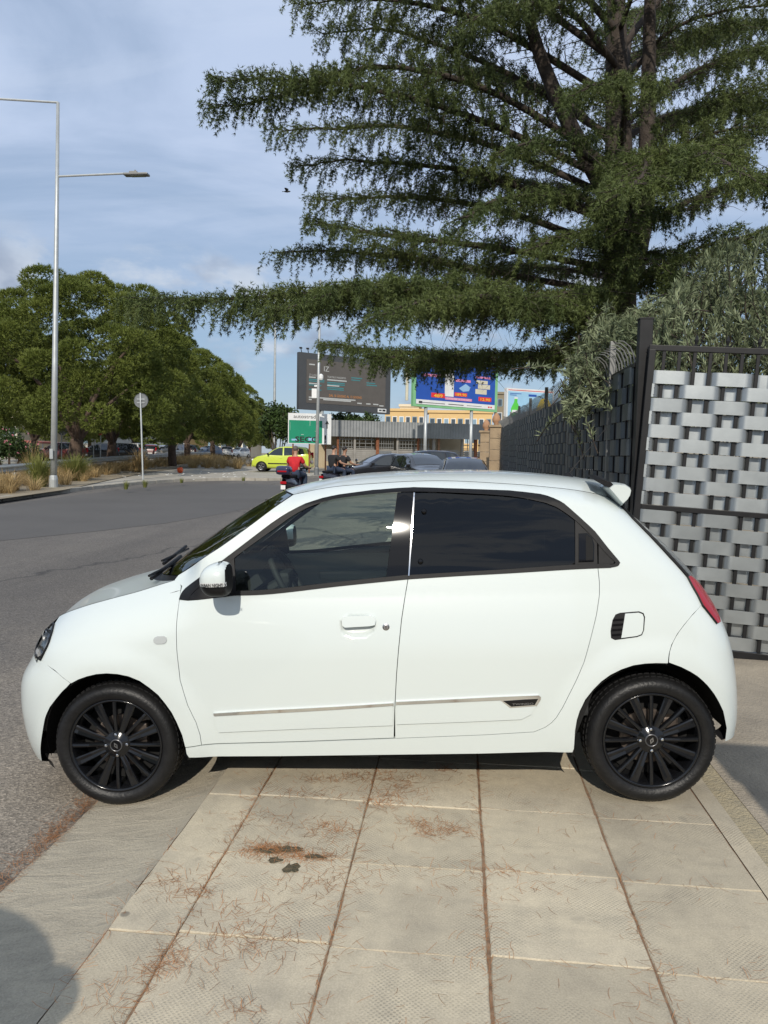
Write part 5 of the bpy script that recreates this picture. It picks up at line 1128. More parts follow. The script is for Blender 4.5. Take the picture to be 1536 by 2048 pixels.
def bg_car(name, label, S, paintm, loc, heading, group=None, detail=True, cat='car'):
    t = thing(name, label, cat, loc, heading, group); L2 = S['L']/2
    xs = sorted(set(list(np.linspace(-L2, L2, 30))+[x for x, _ in S['top']])); rows = []
    for x in xs:
        W, zb, b, zt, wr = car_sec(S, x)
        half = [(0, zb), (W*.80, zb), (W*.96, zb+.06), (W*1.0, zb+(b-zb)*.5), (W*.985, b-.04), (W*.965, b+.0), (wr*1.0+(W-wr)*.12, b+(zt-.06-b)*.85), (wr*.93, zt-.03), (wr*.7, zt), (0, zt+.015)]
        rows.append([(x, -y, z) for y, z in half]+[(x, y, z) for y, z in half[-2::-1]])
    m = MB(); m.grid(rows); n = len(rows[0]); m.f += [tuple(range(n)), tuple((len(rows)-1)*n+i for i in range(n-1, -1, -1))]; m.smooth = True
    body = m.build('body', paintm, t); md = body.modifiers.new('s', 'SUBSURF'); md.levels = md.render_levels = 1
    for sgn in (-1, 1):
        for poly in S['side']:
            V, Fc = cdt(poly, .12); mm = MB(); mm.add([(a, sgn*(side_w(S, a, b_)+.012), b_) for a, b_ in V], Fc); mm.build('window', 'car_glass_dark', t)
    def cross(x0, x1, name_):
        rr = []
        for k in range(7):
            x = x0+(x1-x0)*k/6; W, zb, b, zt, wr = car_sec(S, x); rr.append([(x, y*wr*.86, zt+.02-.02*y*y*1.6) for y in np.linspace(-1, 1, 9)])
        mm = MB(); mm.grid(rr); mm.smooth = True; mm.build(name_, 'car_glass_dark', t)
    tp = S['top']; cross(tp[4][0]+.06, tp[6][0]-.05, 'windscreen'); cross(tp[-4][0]+.03, tp[-3][0]+.02, 'rear_window')
    for sx in (-1, 1):
        for sy in (-1, 1):
            x = sx*S['wb']/2; y = sy*(S['W']-.075); r_ = S['r']
            w = MB(); w.lathe([(r_*.62, -.09), (r_*.95, -.085), (r_, -.05), (r_, .05), (r_*.95, .085), (r_*.62, .09)], (x, y, r_), 'y', 24); w.smooth = True; w_ = w.build('wheel', 'rubber', t)
            w = MB(); w.lathe([(0, 0), (r_*.2, sy*.01), (r_*.62, sy*.085*.9), (r_*.64, sy*.085), (r_*.64, -sy*.05)], (x, y, r_), 'y', 20)
            for k in range(5): a = k*2*math.pi/5; w.tube([(x+.04*math.cos(a), y+sy*.07, r_+.04*math.sin(a)), (x+r_*.6*math.cos(a), y+sy*.088, r_+r_*.6*math.sin(a))], .03, 5)
            w.build('rim', 'steel', w_)
            a = MB(); yy = sy*(side_w(S, x, .5)+.006); pts_ = [(x+r_*1.17*math.cos(q), r_+r_*1.17*math.sin(q)) for q in np.linspace(-.35, math.pi+.35, 18)]; a.prism(pts_, yy-.01*sy, yy+.004*sy); a.build('wheel_arch', 'dark_void', t)
    for sy in (-1, 1):
        W = S['W']; m = MB(); zz = interp(-L2*.93, S['top'])-.1; m.box((-L2*.955, sy*W*.62, zz), (.16, .3, .13), bev=.05); m.build('headlight', 'lamp_white', t)
        m = MB(); zz = interp(L2*.93, S['top'])-.02; m.box((L2*.95, sy*W*.76, zz-.05), (.14, .14, .36), bev=.04); m.build('tail_light', 'lamp_red', t)
        m = MB(); m.box((S['top'][4][0]+.12, sy*(W+.09), S['belt'][1][1]+.08), (.1, .16, .12), bev=.03); m.build('mirror', 'black_plastic', t)
        if detail:
            m = MB(); m.box((0, sy*(W*1.0+.0), .5), (1.5, .03, .06), bev=.01); m.build('side_strip', 'black_plastic', t)
            for xx in (.0, .82): m = MB(); m.box((xx, sy*(side_w(S, xx, .85)+.012), .85), (.16, .03, .035), bev=.01); m.build('door_handle', paintm, t)
    m = MB(); m.box((-L2+.05, 0, .38), (.12, S['W']*1.5, .2), bev=.04); m.build('front_bumper', paintm if detail else 'black_plastic', t)
    m = MB(); m.box((L2-.05, 0, .42), (.12, S['W']*1.55, .22), bev=.04); m.build('rear_bumper', paintm if detail else 'black_plastic', t)
    m = MB(); m.box((L2+.012, 0, .62), (.012, .5, .11)); m.build('number_plate', 'plate_white', t)
    return t
def car_at(px, py, d, dz=.0): p = gd(px, py, d); return (p[0], p[1], tz(p[1])+dz)
bg_car('lime_car', 'lime green small hatchback parked behind the motorway sign', HATCH, 'paint_lime', car_at(566, 940, 46.5, .12), R(2), 'cars on the far side of the road')
bg_car('black_hatchback', 'black hatchback facing left with its driver window open', SALOON, 'paint_black', car_at(763, 940, 33, .0), R(28), 'dark cars above the white car roof')
bg_car('dark_suv', 'dark grey hatchback seen from its rear corner beside the black hatchback', SUV, 'paint_anthracite', car_at(842, 940, 31.5, -.1), R(-62)+math.pi, 'dark cars above the white car roof')
bg_car('far_dark_car', 'dark car roof showing behind the dark grey hatchback', SUV, 'paint_black', car_at(842, 940, 38, .0), R(15), 'dark cars above the white car roof')
bg_car('black_car', 'black car seen from behind beside the stone pillars', SUV, 'paint_black', car_at(928, 940, 27, -.16), R(95), 'dark cars above the white car roof')
far = [(120, 62, SUV, 'paint_darkred', 10, 'dark red car just right of the lamp post under the pines'), (195, 66, HATCH, 'paint_black', 25, 'black hatchback under the pines left of the round sign'), (233, 68, SUV, 'paint_black', 60, 'large black car under the pines behind the round sign'), (270, 74, SUV, 'paint_far_white', -80, 'white van-like car facing the road under the pines'), (304, 80, HATCH, 'paint_darkred', -75, 'dark red hatchback right of the white van-like car'), (326, 88, HATCH, 'paint_far_white', -60, 'white hatchback partly behind the beige car'), (347, 71, SUV, 'paint_beige', 80, 'beige estate car with red tail lights seen from behind'), (384, 84, SUV, 'paint_anthracite', -80, 'grey van under the far pines'), (415, 90, HATCH, 'paint_blue', 60, 'dark blue hatchback under the far pines'), (452, 98, SUV, 'paint_silver', -70, 'silver car at the far end of the parked row'), (478, 108, HATCH, 'paint_far_white', 70, 'smallest white car at the far end of the parked row')]
for px, d, S, pm, hd, lab in far:
    bg_car('parked_car', lab, S, pm, car_at(px, 912, d, .05), R(hd), 'cars parked under the pines', detail=False)
# ------------------------------------------------------------------ people on scooters
mat('skin', (0.42, 0.24, 0.16), .55); mat('skin_tan', (0.30, 0.165, 0.105), .55); mat('hair_dark', (0.015, 0.012, 0.010), .6); mat('hair_grey', (0.10, 0.085, 0.075), .7); mat('shirt_red', (0.50, 0.012, 0.020), .8, var=.15, vs=9); mat('shirt_black', (0.014, 0.014, 0.016), .85); mat('jeans', (0.03, 0.045, 0.08), .9); mat('scooter_dark', (0.02, 0.02, 0.03), .25, coat=1.0); mat('case_navy', (0.02, 0.02, 0.06), .2, coat=1.0)
def skin_obj(name, joints, edges, matn, parent, root=0, sub=2):
    me = bpy.data.meshes.new(name); me.from_pydata([j[:3] for j in joints], edges, []); o = link(name, me, parent); me.materials.append(MATS[matn])
    if not me.skin_vertices: 
        sk = o.modifiers.new('skin', 'SKIN')
    else: sk = o.modifiers.new('skin', 'SKIN')
    if not me.skin_vertices:
        bm = bmesh.new(); bm.from_mesh(me); bm.verts.layers.skin.verify(); bm.to_mesh(me); bm.free()
    for i, j in enumerate(joints): me.skin_vertices[0].data[i].radius = (j[3], j[4] if len(j) > 4 else j[3]); me.skin_vertices[0].data[i].use_root = (i == root)
    sk.use_smooth_shade = True; s = o.modifiers.new('sub', 'SUBSURF'); s.levels = s.render_levels = sub
    return o
def rider(name, label, loc, heading, shirt, hair, skinm, lean=.06, zseat=.78, group=None, short=True):
    """seated, facing +y locally, hands forward on the grips"""
    t = thing(name, label, 'person', loc, heading, group); z = zseat
    J = [(0, 0, z+.10, .15, .12), (0, lean*.4, z+.30, .15, .11), (0, lean, z+.50, .17, .115), (0, lean*1.1, z+.60, .07, .07), (0, lean*1.2+.01, z+.68, .055, .055), (0, lean*1.2+.03, z+.78, .085, .10), (0, lean*1.2+.03, z+.87, .075, .09)]
    E_ = [(0, 1), (1, 2), (2, 3), (3, 4), (4, 5), (5, 6)]
    for s in (-1, 1):
        b = len(J); J += [(s*.19, lean, z+.53, .062), (s*.30, lean+.10, z+.30, .045), (s*.33, lean+.33, z+.24, .033), (s*.33, lean+.42, z+.25, .036, .022)]; E_ += [(2, b), (b, b+1), (b+1, b+2), (b+2, b+3)]
        for k in range(4):
            c = len(J); J += [(s*(.335+.012*(k-1.5)*1.6), lean+.475, z+.262-.004*k, .0095), (s*(.335+.012*(k-1.5)*1.6), lean+.50, z+.235, .0085)]; E_ += [(b+3, c), (c, c+1)]
        c = len(J); J += [(s*.295, lean+.44, z+.235, .010), (s*.285, lean+.475, z+.225, .009)]; E_ += [(b+3, c), (c, c+1)]
        b = len(J); J += [(s*.11, .03, z+.06, .10), (s*.20, .42, z+.03, .075), (s*.17, .44, z-.40, .052), (s*.17, .46, z-.50, .045), (s*.18, .60, z-.53, .035)]; E_ += [(0, b), (b, b+1), (b+1, b+2), (b+2, b+3), (b+3, b+4)]
    skin_obj('body', J, E_, skinm, t, 0, 1)
    JS = [(0, -.005, z+.04, .185, .15), (0, lean*.4-.01, z+.30, .185, .14), (0, lean-.005, z+.50, .195, .14), (0, lean*1.1, z+.585, .09, .09)]; ES = [(0, 1), (1, 2), (2, 3)]
    for s in (-1, 1):
        b = len(JS); JS += [(s*.195, lean, z+.525, .085), (s*.27, lean+.065, z+.37, .078)]; ES += [(2, b), (b, b+1)]
    skin_obj('shirt', JS, ES, shirt, t, 0, 1)
    JT = [(0, 0, z+.06, .17, .14)]; ET = []
    for s in (-1, 1):
        b = len(JT); JT += [(s*.11, .03, z+.05, .12), (s*.20, .42, z+.02, .09), (s*.17, .44, z-.40, .07)]; ET += [(0, b), (b, b+1), (b+1, b+2)]
    skin_obj('trousers', JT, ET, 'jeans', t, 0, 1)
    hx = lean*1.2+.02; m = MB(); bm = bmesh.new(); bmesh.ops.create_uvsphere(bm, u_segments=16, v_segments=10, radius=1)
    vs_ = [v for v in bm.verts]; m.add([(v.co.x*.088, hx-.012+v.co.y*.105, z+.845+v.co.z*.095) for v in vs_], [tuple(v.index for v in f.verts) for f in bm.faces if f.calc_center_median().z > (.05 if True else 0) or f.calc_center_median().y < -.35 and f.calc_center_median().z > -.55]); bm.free(); m.smooth = True; m.build('hair', hair, t)
    for s in (-1, 1):
        m = MB(); m.box((s*.09, hx+.01, z+.80), (.018, .035, .06), bev=.008); m.build('ear', skinm, t)
        m = MB(); m.box((s*.032, hx+.105, z+.825), (.022, .012, .012), bev=.004); m.build('eye', 'hair_dark', t)
    m = MB(); m.add([(0, hx+.135, z+.785), (-.016, hx+.10, z+.78), (.016, hx+.10, z+.78), (0, hx+.10, z+.83)], [(0, 1, 2), (0, 2, 3), (0, 3, 1)]); m.build('nose', skinm, t)
    m = MB(); m.box((0, hx+.10, z+.752), (.045, .012, .01), bev=.003); m.build('mouth', 'lamp_red', t)
    for s in (-1, 1): m = MB(); m.box((s*.18, .57, z-.56), (.09, .27, .09), bev=.03); m.build('shoe', 'black_plastic', t)
    return t
def scooter(name, label, loc, heading, case=True, group=None):
    t = thing(name, label, 'scooter', loc, heading, group)
    for y in (-.62, .68):
        m = MB(); m.lathe([(.15, -.05), (.22, -.055), (.25, -.03), (.25, .03), (.22, .055), (.15, .05)], (0, y, .25), 'x', 24); m.smooth = True; w = m.build('wheel', 'rubber', t)
        m = MB(); m.lathe([(0, -.05), (.15, -.04), (.16, 0), (.15, .04), (0, .05)], (0, y, .25), 'x', 16); m.build('rim', 'steel', w)
    rr = []
    for y, w, z0, z1 in [(-.85, .07, .55, .70), (-.7, .15, .42, .74), (-.4, .19, .32, .74), (-.1, .18, .28, .70), (.1, .17, .22, .36), (.3, .18, .2, .34), (.45, .2, .25, .75), (.58, .19, .45, .95), (.66, .10, .6, 1.0)]:
        rr.append([(-w, y, z0), (-w*1.05, y, (z0+z1)/2), (-w*.8, y, z1), (0, y, z1+.02), (w*.8, y, z1), (w*1.05, y, (z0+z1)/2), (w, y, z0), (0, y, z0-.02), (-w, y, z0)])
    m = MB(); m.grid(rr); m.smooth = True; m.build('body', 'scooter_dark', t)
    m = MB(); m.box((0, -.35, .79), (.30, .78, .10), bev=.04); m.build('seat', 'black_plastic', t)
    m = MB(); m.tube([(0, .62, .45), (0, .55, 1.0)], .03, 8); m.tube([(-.36, .50, 1.03), (-.15, .55, 1.02), (.15, .55, 1.02), (.36, .50, 1.03)], .018, 8); m.build('handlebar', 'black_plastic', t)
    for s in (-1, 1):
        m = MB(); m.tube([(s*.28, .52, 1.04), (s*.34, .55, 1.18)], .008, 6); m.lathe([(0, -.015), (.06, -.01), (.06, .01), (0, .015)], (s*.36, .55, 1.23), 'y', 14); m.build('mirror', 'steel', t)
        m = MB(); m.tube([(s*.06, .68, .25), (s*.05, .60, .6)], .025, 8); m.build('fork_leg', 'steel', t)
    m = MB(); m.box((0, -.90, .60), (.20, .05, .09), bev=.02); m.build('tail_light', 'lamp_red', t)
    m = MB(); m.box((0, -.92, .46), (.15, .012, .13)); m.build('number_plate', 'plate_white', t)
    m = MB(); m.lathe([(0, .14), (.09, .12), (.11, .06), (.11, 0), (0, 0)], (0, .70, .88), seg=12); m.build('headlamp', 'lamp_grey', t)
    if case:
        m = MB(); m.box((0, -.84, .98), (.46, .36, .28), bev=.10); m.smooth = True; m.build('top_case', 'case_navy', t)
        m = MB(); m.box((0, -1.022, .95), (.30, .02, .05), bev=.01); m.build('case_reflector', 'lamp_red', t)
    return t
GS = 'scooters on the road'
lo = car_at(589, 970, 24.5); hd = R(-10)
scooter('motor_scooter', 'dark scooter with navy top case ridden by the person in red', lo, hd, True, GS)
rider('person', 'person in a red t-shirt riding the scooter with the top case', lo, hd, 'shirt_red', 'hair_grey', 'skin', .05, .81)
lo2 = car_at(678, 960, 29); hd = R(-38)
scooter('motor_scooter', 'dark scooter carrying the two people in black shirts', lo2, hd, False, GS)
dv = Vector((math.sin(-hd), math.cos(hd), 0))
rider('person', 'person in a black t-shirt driving the second scooter', tuple(Vector(lo2)+dv*.12), hd, 'shirt_black', 'hair_dark', 'skin_tan', .12, .81)
rider('person', 'person in a black t-shirt sitting behind the driver of the second scooter', tuple(Vector(lo2)-dv*.34), hd, 'shirt_black', 'hair_dark', 'skin', .04, .83)
# ------------------------------------------------------------------ the white car (car frame: x to the rear, y away from the camera, z up)
HW = 0.82; YW, PT = R(3.2), R(2.45866)
cX = np.array([math.cos(YW)*math.cos(PT), math.sin(YW)*math.cos(PT), math.sin(PT)]); cY = np.array([-math.sin(YW), math.cos(YW), 0.0]); cZ = np.cross(cX, cY); cO = np.array([-.32057, 3.42781, -.05342])
cM = np.array([cX, cY, cZ]); cC = cM @ (CAM-cO)
car = thing('white_car', 'white five-door city car with black multi-spoke wheels parked across the pavement', 'car', cO)
car.matrix_world = Matrix(((cX[0], cY[0], cZ[0], cO[0]), (cX[1], cY[1], cZ[1], cO[1]), (cX[2], cY[2], cZ[2], cO[2]), (0, 0, 0, 1)))
def hermite(tab):
    xs = np.array([a for a, _ in tab], float); ys = np.array([b for _, b in tab], float); h = np.diff(xs); dl_ = np.diff(ys)/h
    m_ = np.zeros(len(xs)); m_[0] = dl_[0]; m_[-1] = dl_[-1]
    for i in range(1, len(xs)-1): m_[i] = (dl_[i-1]*h[i]+dl_[i]*h[i-1])/(h[i-1]+h[i])
    def f(x):
        if x <= xs[0]: return ys[0]+m_[0]*(x-xs[0])
        if x >= xs[-1]: return ys[-1]+m_[-1]*(x-xs[-1])
        i = int(np.searchsorted(xs, x)-1); i = max(0, min(i, len(h)-1)); t = (x-xs[i])/h[i]
        return (2*t**3-3*t*t+1)*ys[i]+(t**3-2*t*t+t)*h[i]*m_[i]+(-2*t**3+3*t*t)*ys[i+1]+(t**3-t*t)*h[i]*m_[i+1]
    return f
xn = hermite([(.12, -1.80), (.22, -1.845), (.34, -1.868), (.46, -1.872), (.58, -1.852), (.66, -1.805), (.76, -1.765), (.86, -1.69), (.95, -1.60), (1.05, -1.48), (1.2, -1.3)])
xt = hermite([(.18, 1.69), (.26, 1.705), (.355, 1.717), (.46, 1.716), (.573, 1.707), (.717, 1.680), (.802, 1.652), (.93, 1.587), (1.054, 1.505), (1.186, 1.386), (1.30, 1.268), (1.36, 1.204), (1.45, 1.11)])
NR = hermite([(-.60, 1.405), (-.40, 1.449), (-.25, 1.476), (0, 1.493), (.27, 1.499), (.6, 1.479), (.8, 1.459), (1.0, 1.430), (1.15, 1.392), (1.3, 1.34)])
ZS = hermite([(-1.8, .745), (-1.72, .80), (-1.6, .868), (-1.45, .925), (-1.3, .967), (-1.15, 1.004), (-1.06, 1.03), (-.95, 1.06), (-.8, 1.10)])
PF, XSF, PR, RR = 3.7, -1.0, 5.0, .5
def sst(a, b, x): t = min(1, max(0, (x-a)/(b-a))); return t*t*(3-2*t)
def barrel(x, z):
    if z < .7: b = .042*((.7-z)/.5)**2
    elif z < .98: b = .05*((z-.7)/.28)**1.6
    else: b = .05+.225*(z-.98)+.2*(z-.98)**2
    for wx in (-1.245, 1.245):
        r_ = math.hypot(x-wx, z-.30); b -= .017*(1-sst(.375, .50, r_))*sst(.10, .3, z)
    if BOWL and abs(x+.085) < .09 and abs(z-.851) < .06:
        q = 1-abs((x+.085)/.080)**3.2-abs((z-.851)/.046)**2.6
        if q > 0: b += .019*min(1, q*1.6)**.8
    wr = sst(-.55, -.40, x)
    if wr > 0:
        w = .065; q = (z-NR(x)+w)/w
        if q > 0: b += wr*.075*min(q, 1.6)**2
    wf = 1-sst(-.95, -.80, x)
    if wf > 0:
        w = .25; q = (z-ZS(x)+w)/w
        if q > 0: b += wf*.13*min(q, 1.5)**2.4
    return b
BOWL = True
def plan(x, z):
    if x < XSF:
        t = min(.9999, (XSF-x)/(XSF-xn(z))); return HW*(1-(1-t**PF)**(1/PF))
    s = xt(z)-RR
    if x > s:
        t = min(.9999, (x-s)/RR); return HW*(1-(1-t**PR)**(1/PR))
    return 0.0
def side_y(x, z):
    p = plan(x, z); return p+barrel(x, z)*(1-p/HW)
def carp(px, py, y=None):
    d = cM @ ray(px, py); yy = .08 if y is None else y
    for _ in range(1 if y is not None else 60):
        t = (yy-cC[1])/d[1]; p = cC+d*t
        if y is None: yy = .6*yy+.4*min(side_y(p[0], p[2]), .5)
    return p
def pxz(lst): return [(lambda p: (p[0], p[2]))(carp(*q)) for q in lst]
def inset_poly(P, k):
    n = len(P); A_ = sum(P[i][0]*P[(i+1) % n][1]-P[(i+1) % n][0]*P[i][1] for i in range(n)); s = 1 if A_ > 0 else -1; out_ = []
    for i in range(n):
        a, b, c = np.array(P[i-1]), np.array(P[i]), np.array(P[(i+1) % n]); e1 = b-a; e2 = c-b; e1 = e1/(np.linalg.norm(e1)+1e-9); e2 = e2/(np.linalg.norm(e2)+1e-9)
        n1 = np.array([-e1[1], e1[0]])*s; n2 = np.array([-e2[1], e2[0]])*s; nn = n1+n2; L_ = np.linalg.norm(nn); nn = nn/L_ if L_ > 1e-6 else n1
        q = b+nn*min(k/max(.4, (nn @ n1)), k*2); out_.append((q[0], q[1]))
    return out_
def surf_mesh(name, V3, Nn, Fc, matn, parent, flange=0.0, mirror=False, dirn=(0, 1, 0)):
    V3 = np.array(V3); Nn = np.array(Nn); Fc = [tuple(f) for f in Fc]
    a, b, c = V3[Fc[0][0]], V3[Fc[0][1]], V3[Fc[0][2]]
    if np.cross(b-a, c-a) @ Nn[Fc[0][0]] < 0: Fc = [f[::-1] for f in Fc]
    nv = len(V3); loops = [tuple(Nn[i]) for f in Fc for i in f]; V = [tuple(v) for v in V3]; FF = list(Fc)
    if flange:
        cnt = {}
        for f in Fc:
            for i in range(len(f)): e = (f[i], f[(i+1) % len(f)]); cnt[e] = 1
        for (i, j) in [e for e in cnt if (e[1], e[0]) not in cnt]:
            k = len(V); d = np.array(dirn)*flange; V += [tuple(V3[i]), tuple(V3[j]), tuple(V3[j]+d), tuple(V3[i]+d)]; FF.append((k+1, k, k+3, k+2))
            nn = np.cross(V3[i]-V3[j], d); nn = nn/(np.linalg.norm(nn)+1e-9); loops += [tuple(nn)]*4
    if mirror:
        V = [(x, 2*HW-y, z) for x, y, z in V]; FF = [f[::-1] for f in FF]; ln = []; it = 0
        for f in FF: ln += [(a_, -b_, c_) for a_, b_, c_ in loops[it:it+len(f)]][::-1]; it += len(f)
        loops = ln
    me = bpy.data.meshes.new(name); me.from_pydata(V, [], FF); me.polygons.foreach_set('use_smooth', [True]*len(FF)); me.materials.append(MATS[matn])
    me.normals_split_custom_set(loops); return link(name, me, parent)
def side_normal(x, z, e=.004):
    gx = (side_y(x+e, z)-side_y(x-e, z))/(2*e); gz = (side_y(x, z+e)-side_y(x, z-e))/(2*e); n = np.array([gx, -1, gz]); return n/np.linalg.norm(n)
def panel(name, poly, matn, off=0.0, sp=.04, inset=.0016, flange=.02, parent=None, both=True, label=None):
    parent = parent or car
    P = inset_poly(poly, inset) if inset else poly
    V2, Fc = cdt(P, sp); Nn = [side_normal(x, z) for x, z in V2]; V3 = [(x, side_y(x, z)+off, z) for x, z in V2]
    o = surf_mesh(name, V3, Nn, Fc, matn, parent, flange)
    o2 = surf_mesh(name, V3, Nn, Fc, matn, parent, flange, mirror=True) if both else None
    return o
def grid_part(name, rows, matn, parent=None, out=None):
    m = MB(); m.grid(rows); m.smooth = True
    o = m.build(name, matn, parent or car, fixn=False, smooth=True); me = o.data
    if out is not None:
        p = me.polygons[len(me.polygons)//2+len(rows[0])//4]
        if Vector(p.normal).dot(Vector(out)) < 0: me.flip_normals()
    return o
def mirror_row(row): return row+[(x, 2*HW-y, z) for x, y, z in row[-2::-1]]
# --- outlines measured on the near side
C1 = [(358, 1198), (370, 1177), (418, 1141), (465, 1105.6), (543, 1046), (577, 1024), (611, 1007), (645, 996), (678, 989), (746, 980), (827, 974.5), (925, 977.5), (1019, 981), (1081, 988), (1107, 996), (1128, 1007), (1159, 1034), (1190, 1063), (1216, 1096), (1238, 1122), (1239, 1127), (1235, 1132), (1222, 1135)]
C1i = [(376, 1200), (391, 1180), (432, 1149), (472, 1113), (552, 1055), (586, 1031), (618, 1014), (650, 1003), (680, 996), (746, 988), (827, 983), (925, 986), (1019, 992), (1081, 1003), (1100, 1009), (1118, 1017), (1150, 1040), (1182, 1071), (1208, 1102), (1229, 1123), (1230, 1126), (1227, 1128), (1220, 1129)]
door_front = [(359, 1199), (355, 1228), (352.5, 1260), (353.5, 1300), (360, 1360), (375, 1410), (392, 1445), (400, 1470), (403, 1490)]
door_mid = [(816, 1158), (809, 1200), (803, 1240), (797, 1300), (793, 1350), (789.5, 1420), (788, 1476)]
door_rear = [(1196, 1136), (1199, 1165), (1199, 1190), (1193, 1230), (1182, 1275), (1168, 1325), (1154, 1358), (1138, 1390), (1126, 1414), (1113, 1435), (1103, 1446), (1090, 1455), (1068, 1464)]
arch_f = [(370.5, 1495), (364, 1470), (353, 1444.6), (343, 1425), (330, 1407), (316, 1390), (299, 1376), (279, 1362), (257, 1353), (235, 1348.5), (213, 1347), (193, 1348.5), (174, 1353), (157, 1359), (142, 1367)]
arch_r = [(1148, 1498), (1150.5, 1461), (1154, 1440), (1159.6, 1422.5), (1171, 1399), (1187, 1379), (1203, 1363), (1221, 1350), (1243, 1339), (1266.7, 1331), (1290, 1327.5), (1312, 1326.5), (1336, 1327)]
seam_r = [(1336, 1327), (1338, 1308), (1343, 1290), (1354, 1269), (1368, 1250), (1386, 1228), (1403, 1210)]
tail_e = [(1403, 1210), (1394, 1191), (1383, 1172), (1373, 1153), (1362, 1140), (1338, 1114), (1313, 1087), (1288, 1061), (1264, 1037), (1241, 1013)]
a_edge = [(584, 990), (546, 1017), (509, 1045), (475, 1070), (441, 1094), (400, 1121), (357, 1150)]
c1z = pxz(C1)
# --- body side frame: A pillar, cantrail, C pillar, quarter, sill
roofN = [(x, NR(x)-.001) for x in np.linspace(1.145, -.40, 40)]
body = pxz(C1)+pxz(door_rear)+pxz([(968, 1470), (790, 1477), (600, 1484), (403, 1491), (371, 1496), (373, 1508), (378, 1515.5), (560, 1512.5), (760, 1510), (960, 1507.5), (1145, 1505)])+pxz(arch_r)+pxz(seam_r[1:])+pxz(tail_e[1:])+roofN+pxz(a_edge[1:])+pxz([(349, 1160), (364, 1172)])
panel('body_side', body, 'white_paint', sp=.03, flange=.03, inset=.001)
# --- front wing
wing_f = [(109, 1248), (106, 1262), (102, 1275), (98, 1288), (90, 1304), (82, 1320)]
wx = pxz(wing_f); zs_pts = [(x, ZS(x)-.001) for x in np.linspace(-.955, wx[0][0]-.0, 24)]
wing = zs_pts+[p for p in wx if p[1] < zs_pts[-1][1]-.004]+pxz([(110, 1341), (142, 1367)])+pxz(arch_f[::-1][1:])+pxz([(403, 1490)][:0]+door_front[::-1])+pxz([(362, 1174)])
panel('front_wing', wing, 'white_paint', sp=.03, inset=.001)
# --- doors
beltF = [(472, 1190.5), (543, 1187.5), (610, 1180.5), (678, 1172), (746, 1165), (816, 1158)]
fd = pxz([(359, 1199), (376, 1201)]+beltF)+pxz(door_mid[1:])+pxz([(600, 1483), (403, 1490)])+pxz(door_front[::-1][1:-1])
fdo = panel('front_door', fd, 'white_paint', sp=.013)
beltR = [(816, 1158), (918, 1151.5), (1019, 1146), (1110, 1140), (1196, 1136)]
rd = pxz(beltR)+pxz(door_rear[1:])+pxz([(968, 1470), (790, 1477)])+pxz(door_mid[::-1][1:-1])
rdo = panel('rear_door', rd, 'white_paint', sp=.035)
for x0, x1, nm in ((-.84, 1.0, 'shutline_shade'),):
    panel(nm, [(x0, .27), (x1-.12, .27), (x1, .6), (x1, 1.03), (.5, 1.03), (x0, .96)], 'dark_void', off=.03, sp=.1, inset=0, flange=0)  # near-black sheet behind the doors, painted-in shade for the shut lines
# --- window trim, glass, pillars
def strip_px(name, A_, B_, matn, off, parent=None, n=6):
    a = catmull([np.array(q, float) for q in A_], n); b = catmull([np.array(q, float) for q in B_], n); V3 = []; Nn = []; Fc = []
    for i, (p, q) in enumerate(zip(a, b)):
        for k in (0, .5, 1):
            c = carp(*(p*(1-k)+q*k)); bulge = .004 if k == .5 else 0
            V3.append((c[0], side_y(c[0], c[2])+off-bulge, c[2])); Nn.append(side_normal(c[0], c[2]))
    for i in range(len(a)-1):
        for k in (0, 1): j = 3*i+k; Fc.append((j, j+1, j+4, j+3))
    o = surf_mesh(name, V3, Nn, Fc, matn, parent or car, .012); surf_mesh(name, V3, Nn, Fc, matn, parent or car, .012, mirror=True); return o
strip_px('window_trim', C1, C1i, 'black_plastic', -.003)
False and strip_px('window_chrome', [(x, y+2.2) for x, y in C1[4:15]], [(x, y+3.6) for x, y in C1[4:15]], 'lamp_grey', -.0085)
strip_px('belt_trim', [(470, 1182), (543, 1178.5), (678, 1163.5), (816, 1149.5)], [(470, 1191), (543, 1188), (678, 1172.5), (816, 1158.5)], 'black_plastic', -.003)
strip_px('belt_trim', [(816.5, 1150), (918, 1144), (1019, 1138), (1149, 1129), (1220, 1127.5)], [(816.5, 1158.5), (918, 1152), (1019, 1146.5), (1149, 1138.5), (1222, 1135.5)], 'black_plastic', -.003)
panel('mirror_sail', pxz([(374, 1200), (392, 1180), (432, 1149), (468, 1114), (470, 1150), (472, 1190), (420, 1197)]), 'black_plastic', off=-.001, inset=0)
panel('front_window', pxz([(469, 1113), (530, 1067), (577, 1031), (618, 1011), (650, 1001), (680, 995), (746, 987), (794, 986), (783, 1070), (772, 1155), (678, 1165), (543, 1179), (471, 1184)]), 'clear_glass', off=.004, inset=0, flange=0, sp=.05)
panel('b_pillar', pxz([(794, 985), (827, 982), (822, 1070), (816, 1151), (772, 1156), (783, 1070)]), 'black_gloss', off=.001, inset=.0015)
panel('pillar_chrome', pxz([(827.3, 985), (829.8, 985), (818.8, 1151), (816.4, 1151)]), 'chrome', off=-.004, inset=0, sp=.02)
panel('rear_window', pxz([(830, 985), (925, 987), (1019, 993), (1081, 1004), (1118, 1018), (1149, 1040), (1150, 1130), (1019, 1140), (818, 1152), (824, 1070)]), 'privacy_glass', off=.004, inset=0, flange=0, sp=.05)
panel('handle_panel', pxz([(1150, 1040), (1182, 1071), (1194.5, 1084), (1195.5, 1130), (1150, 1131)]), 'black_plastic', off=.001, inset=.001)
hp = panel('pull_handle', pxz([(1157, 1067), (1174, 1066), (1184, 1075), (1188, 1090), (1187, 1122), (1157, 1123)]), 'black_gloss', off=-.007, inset=0, flange=.012)
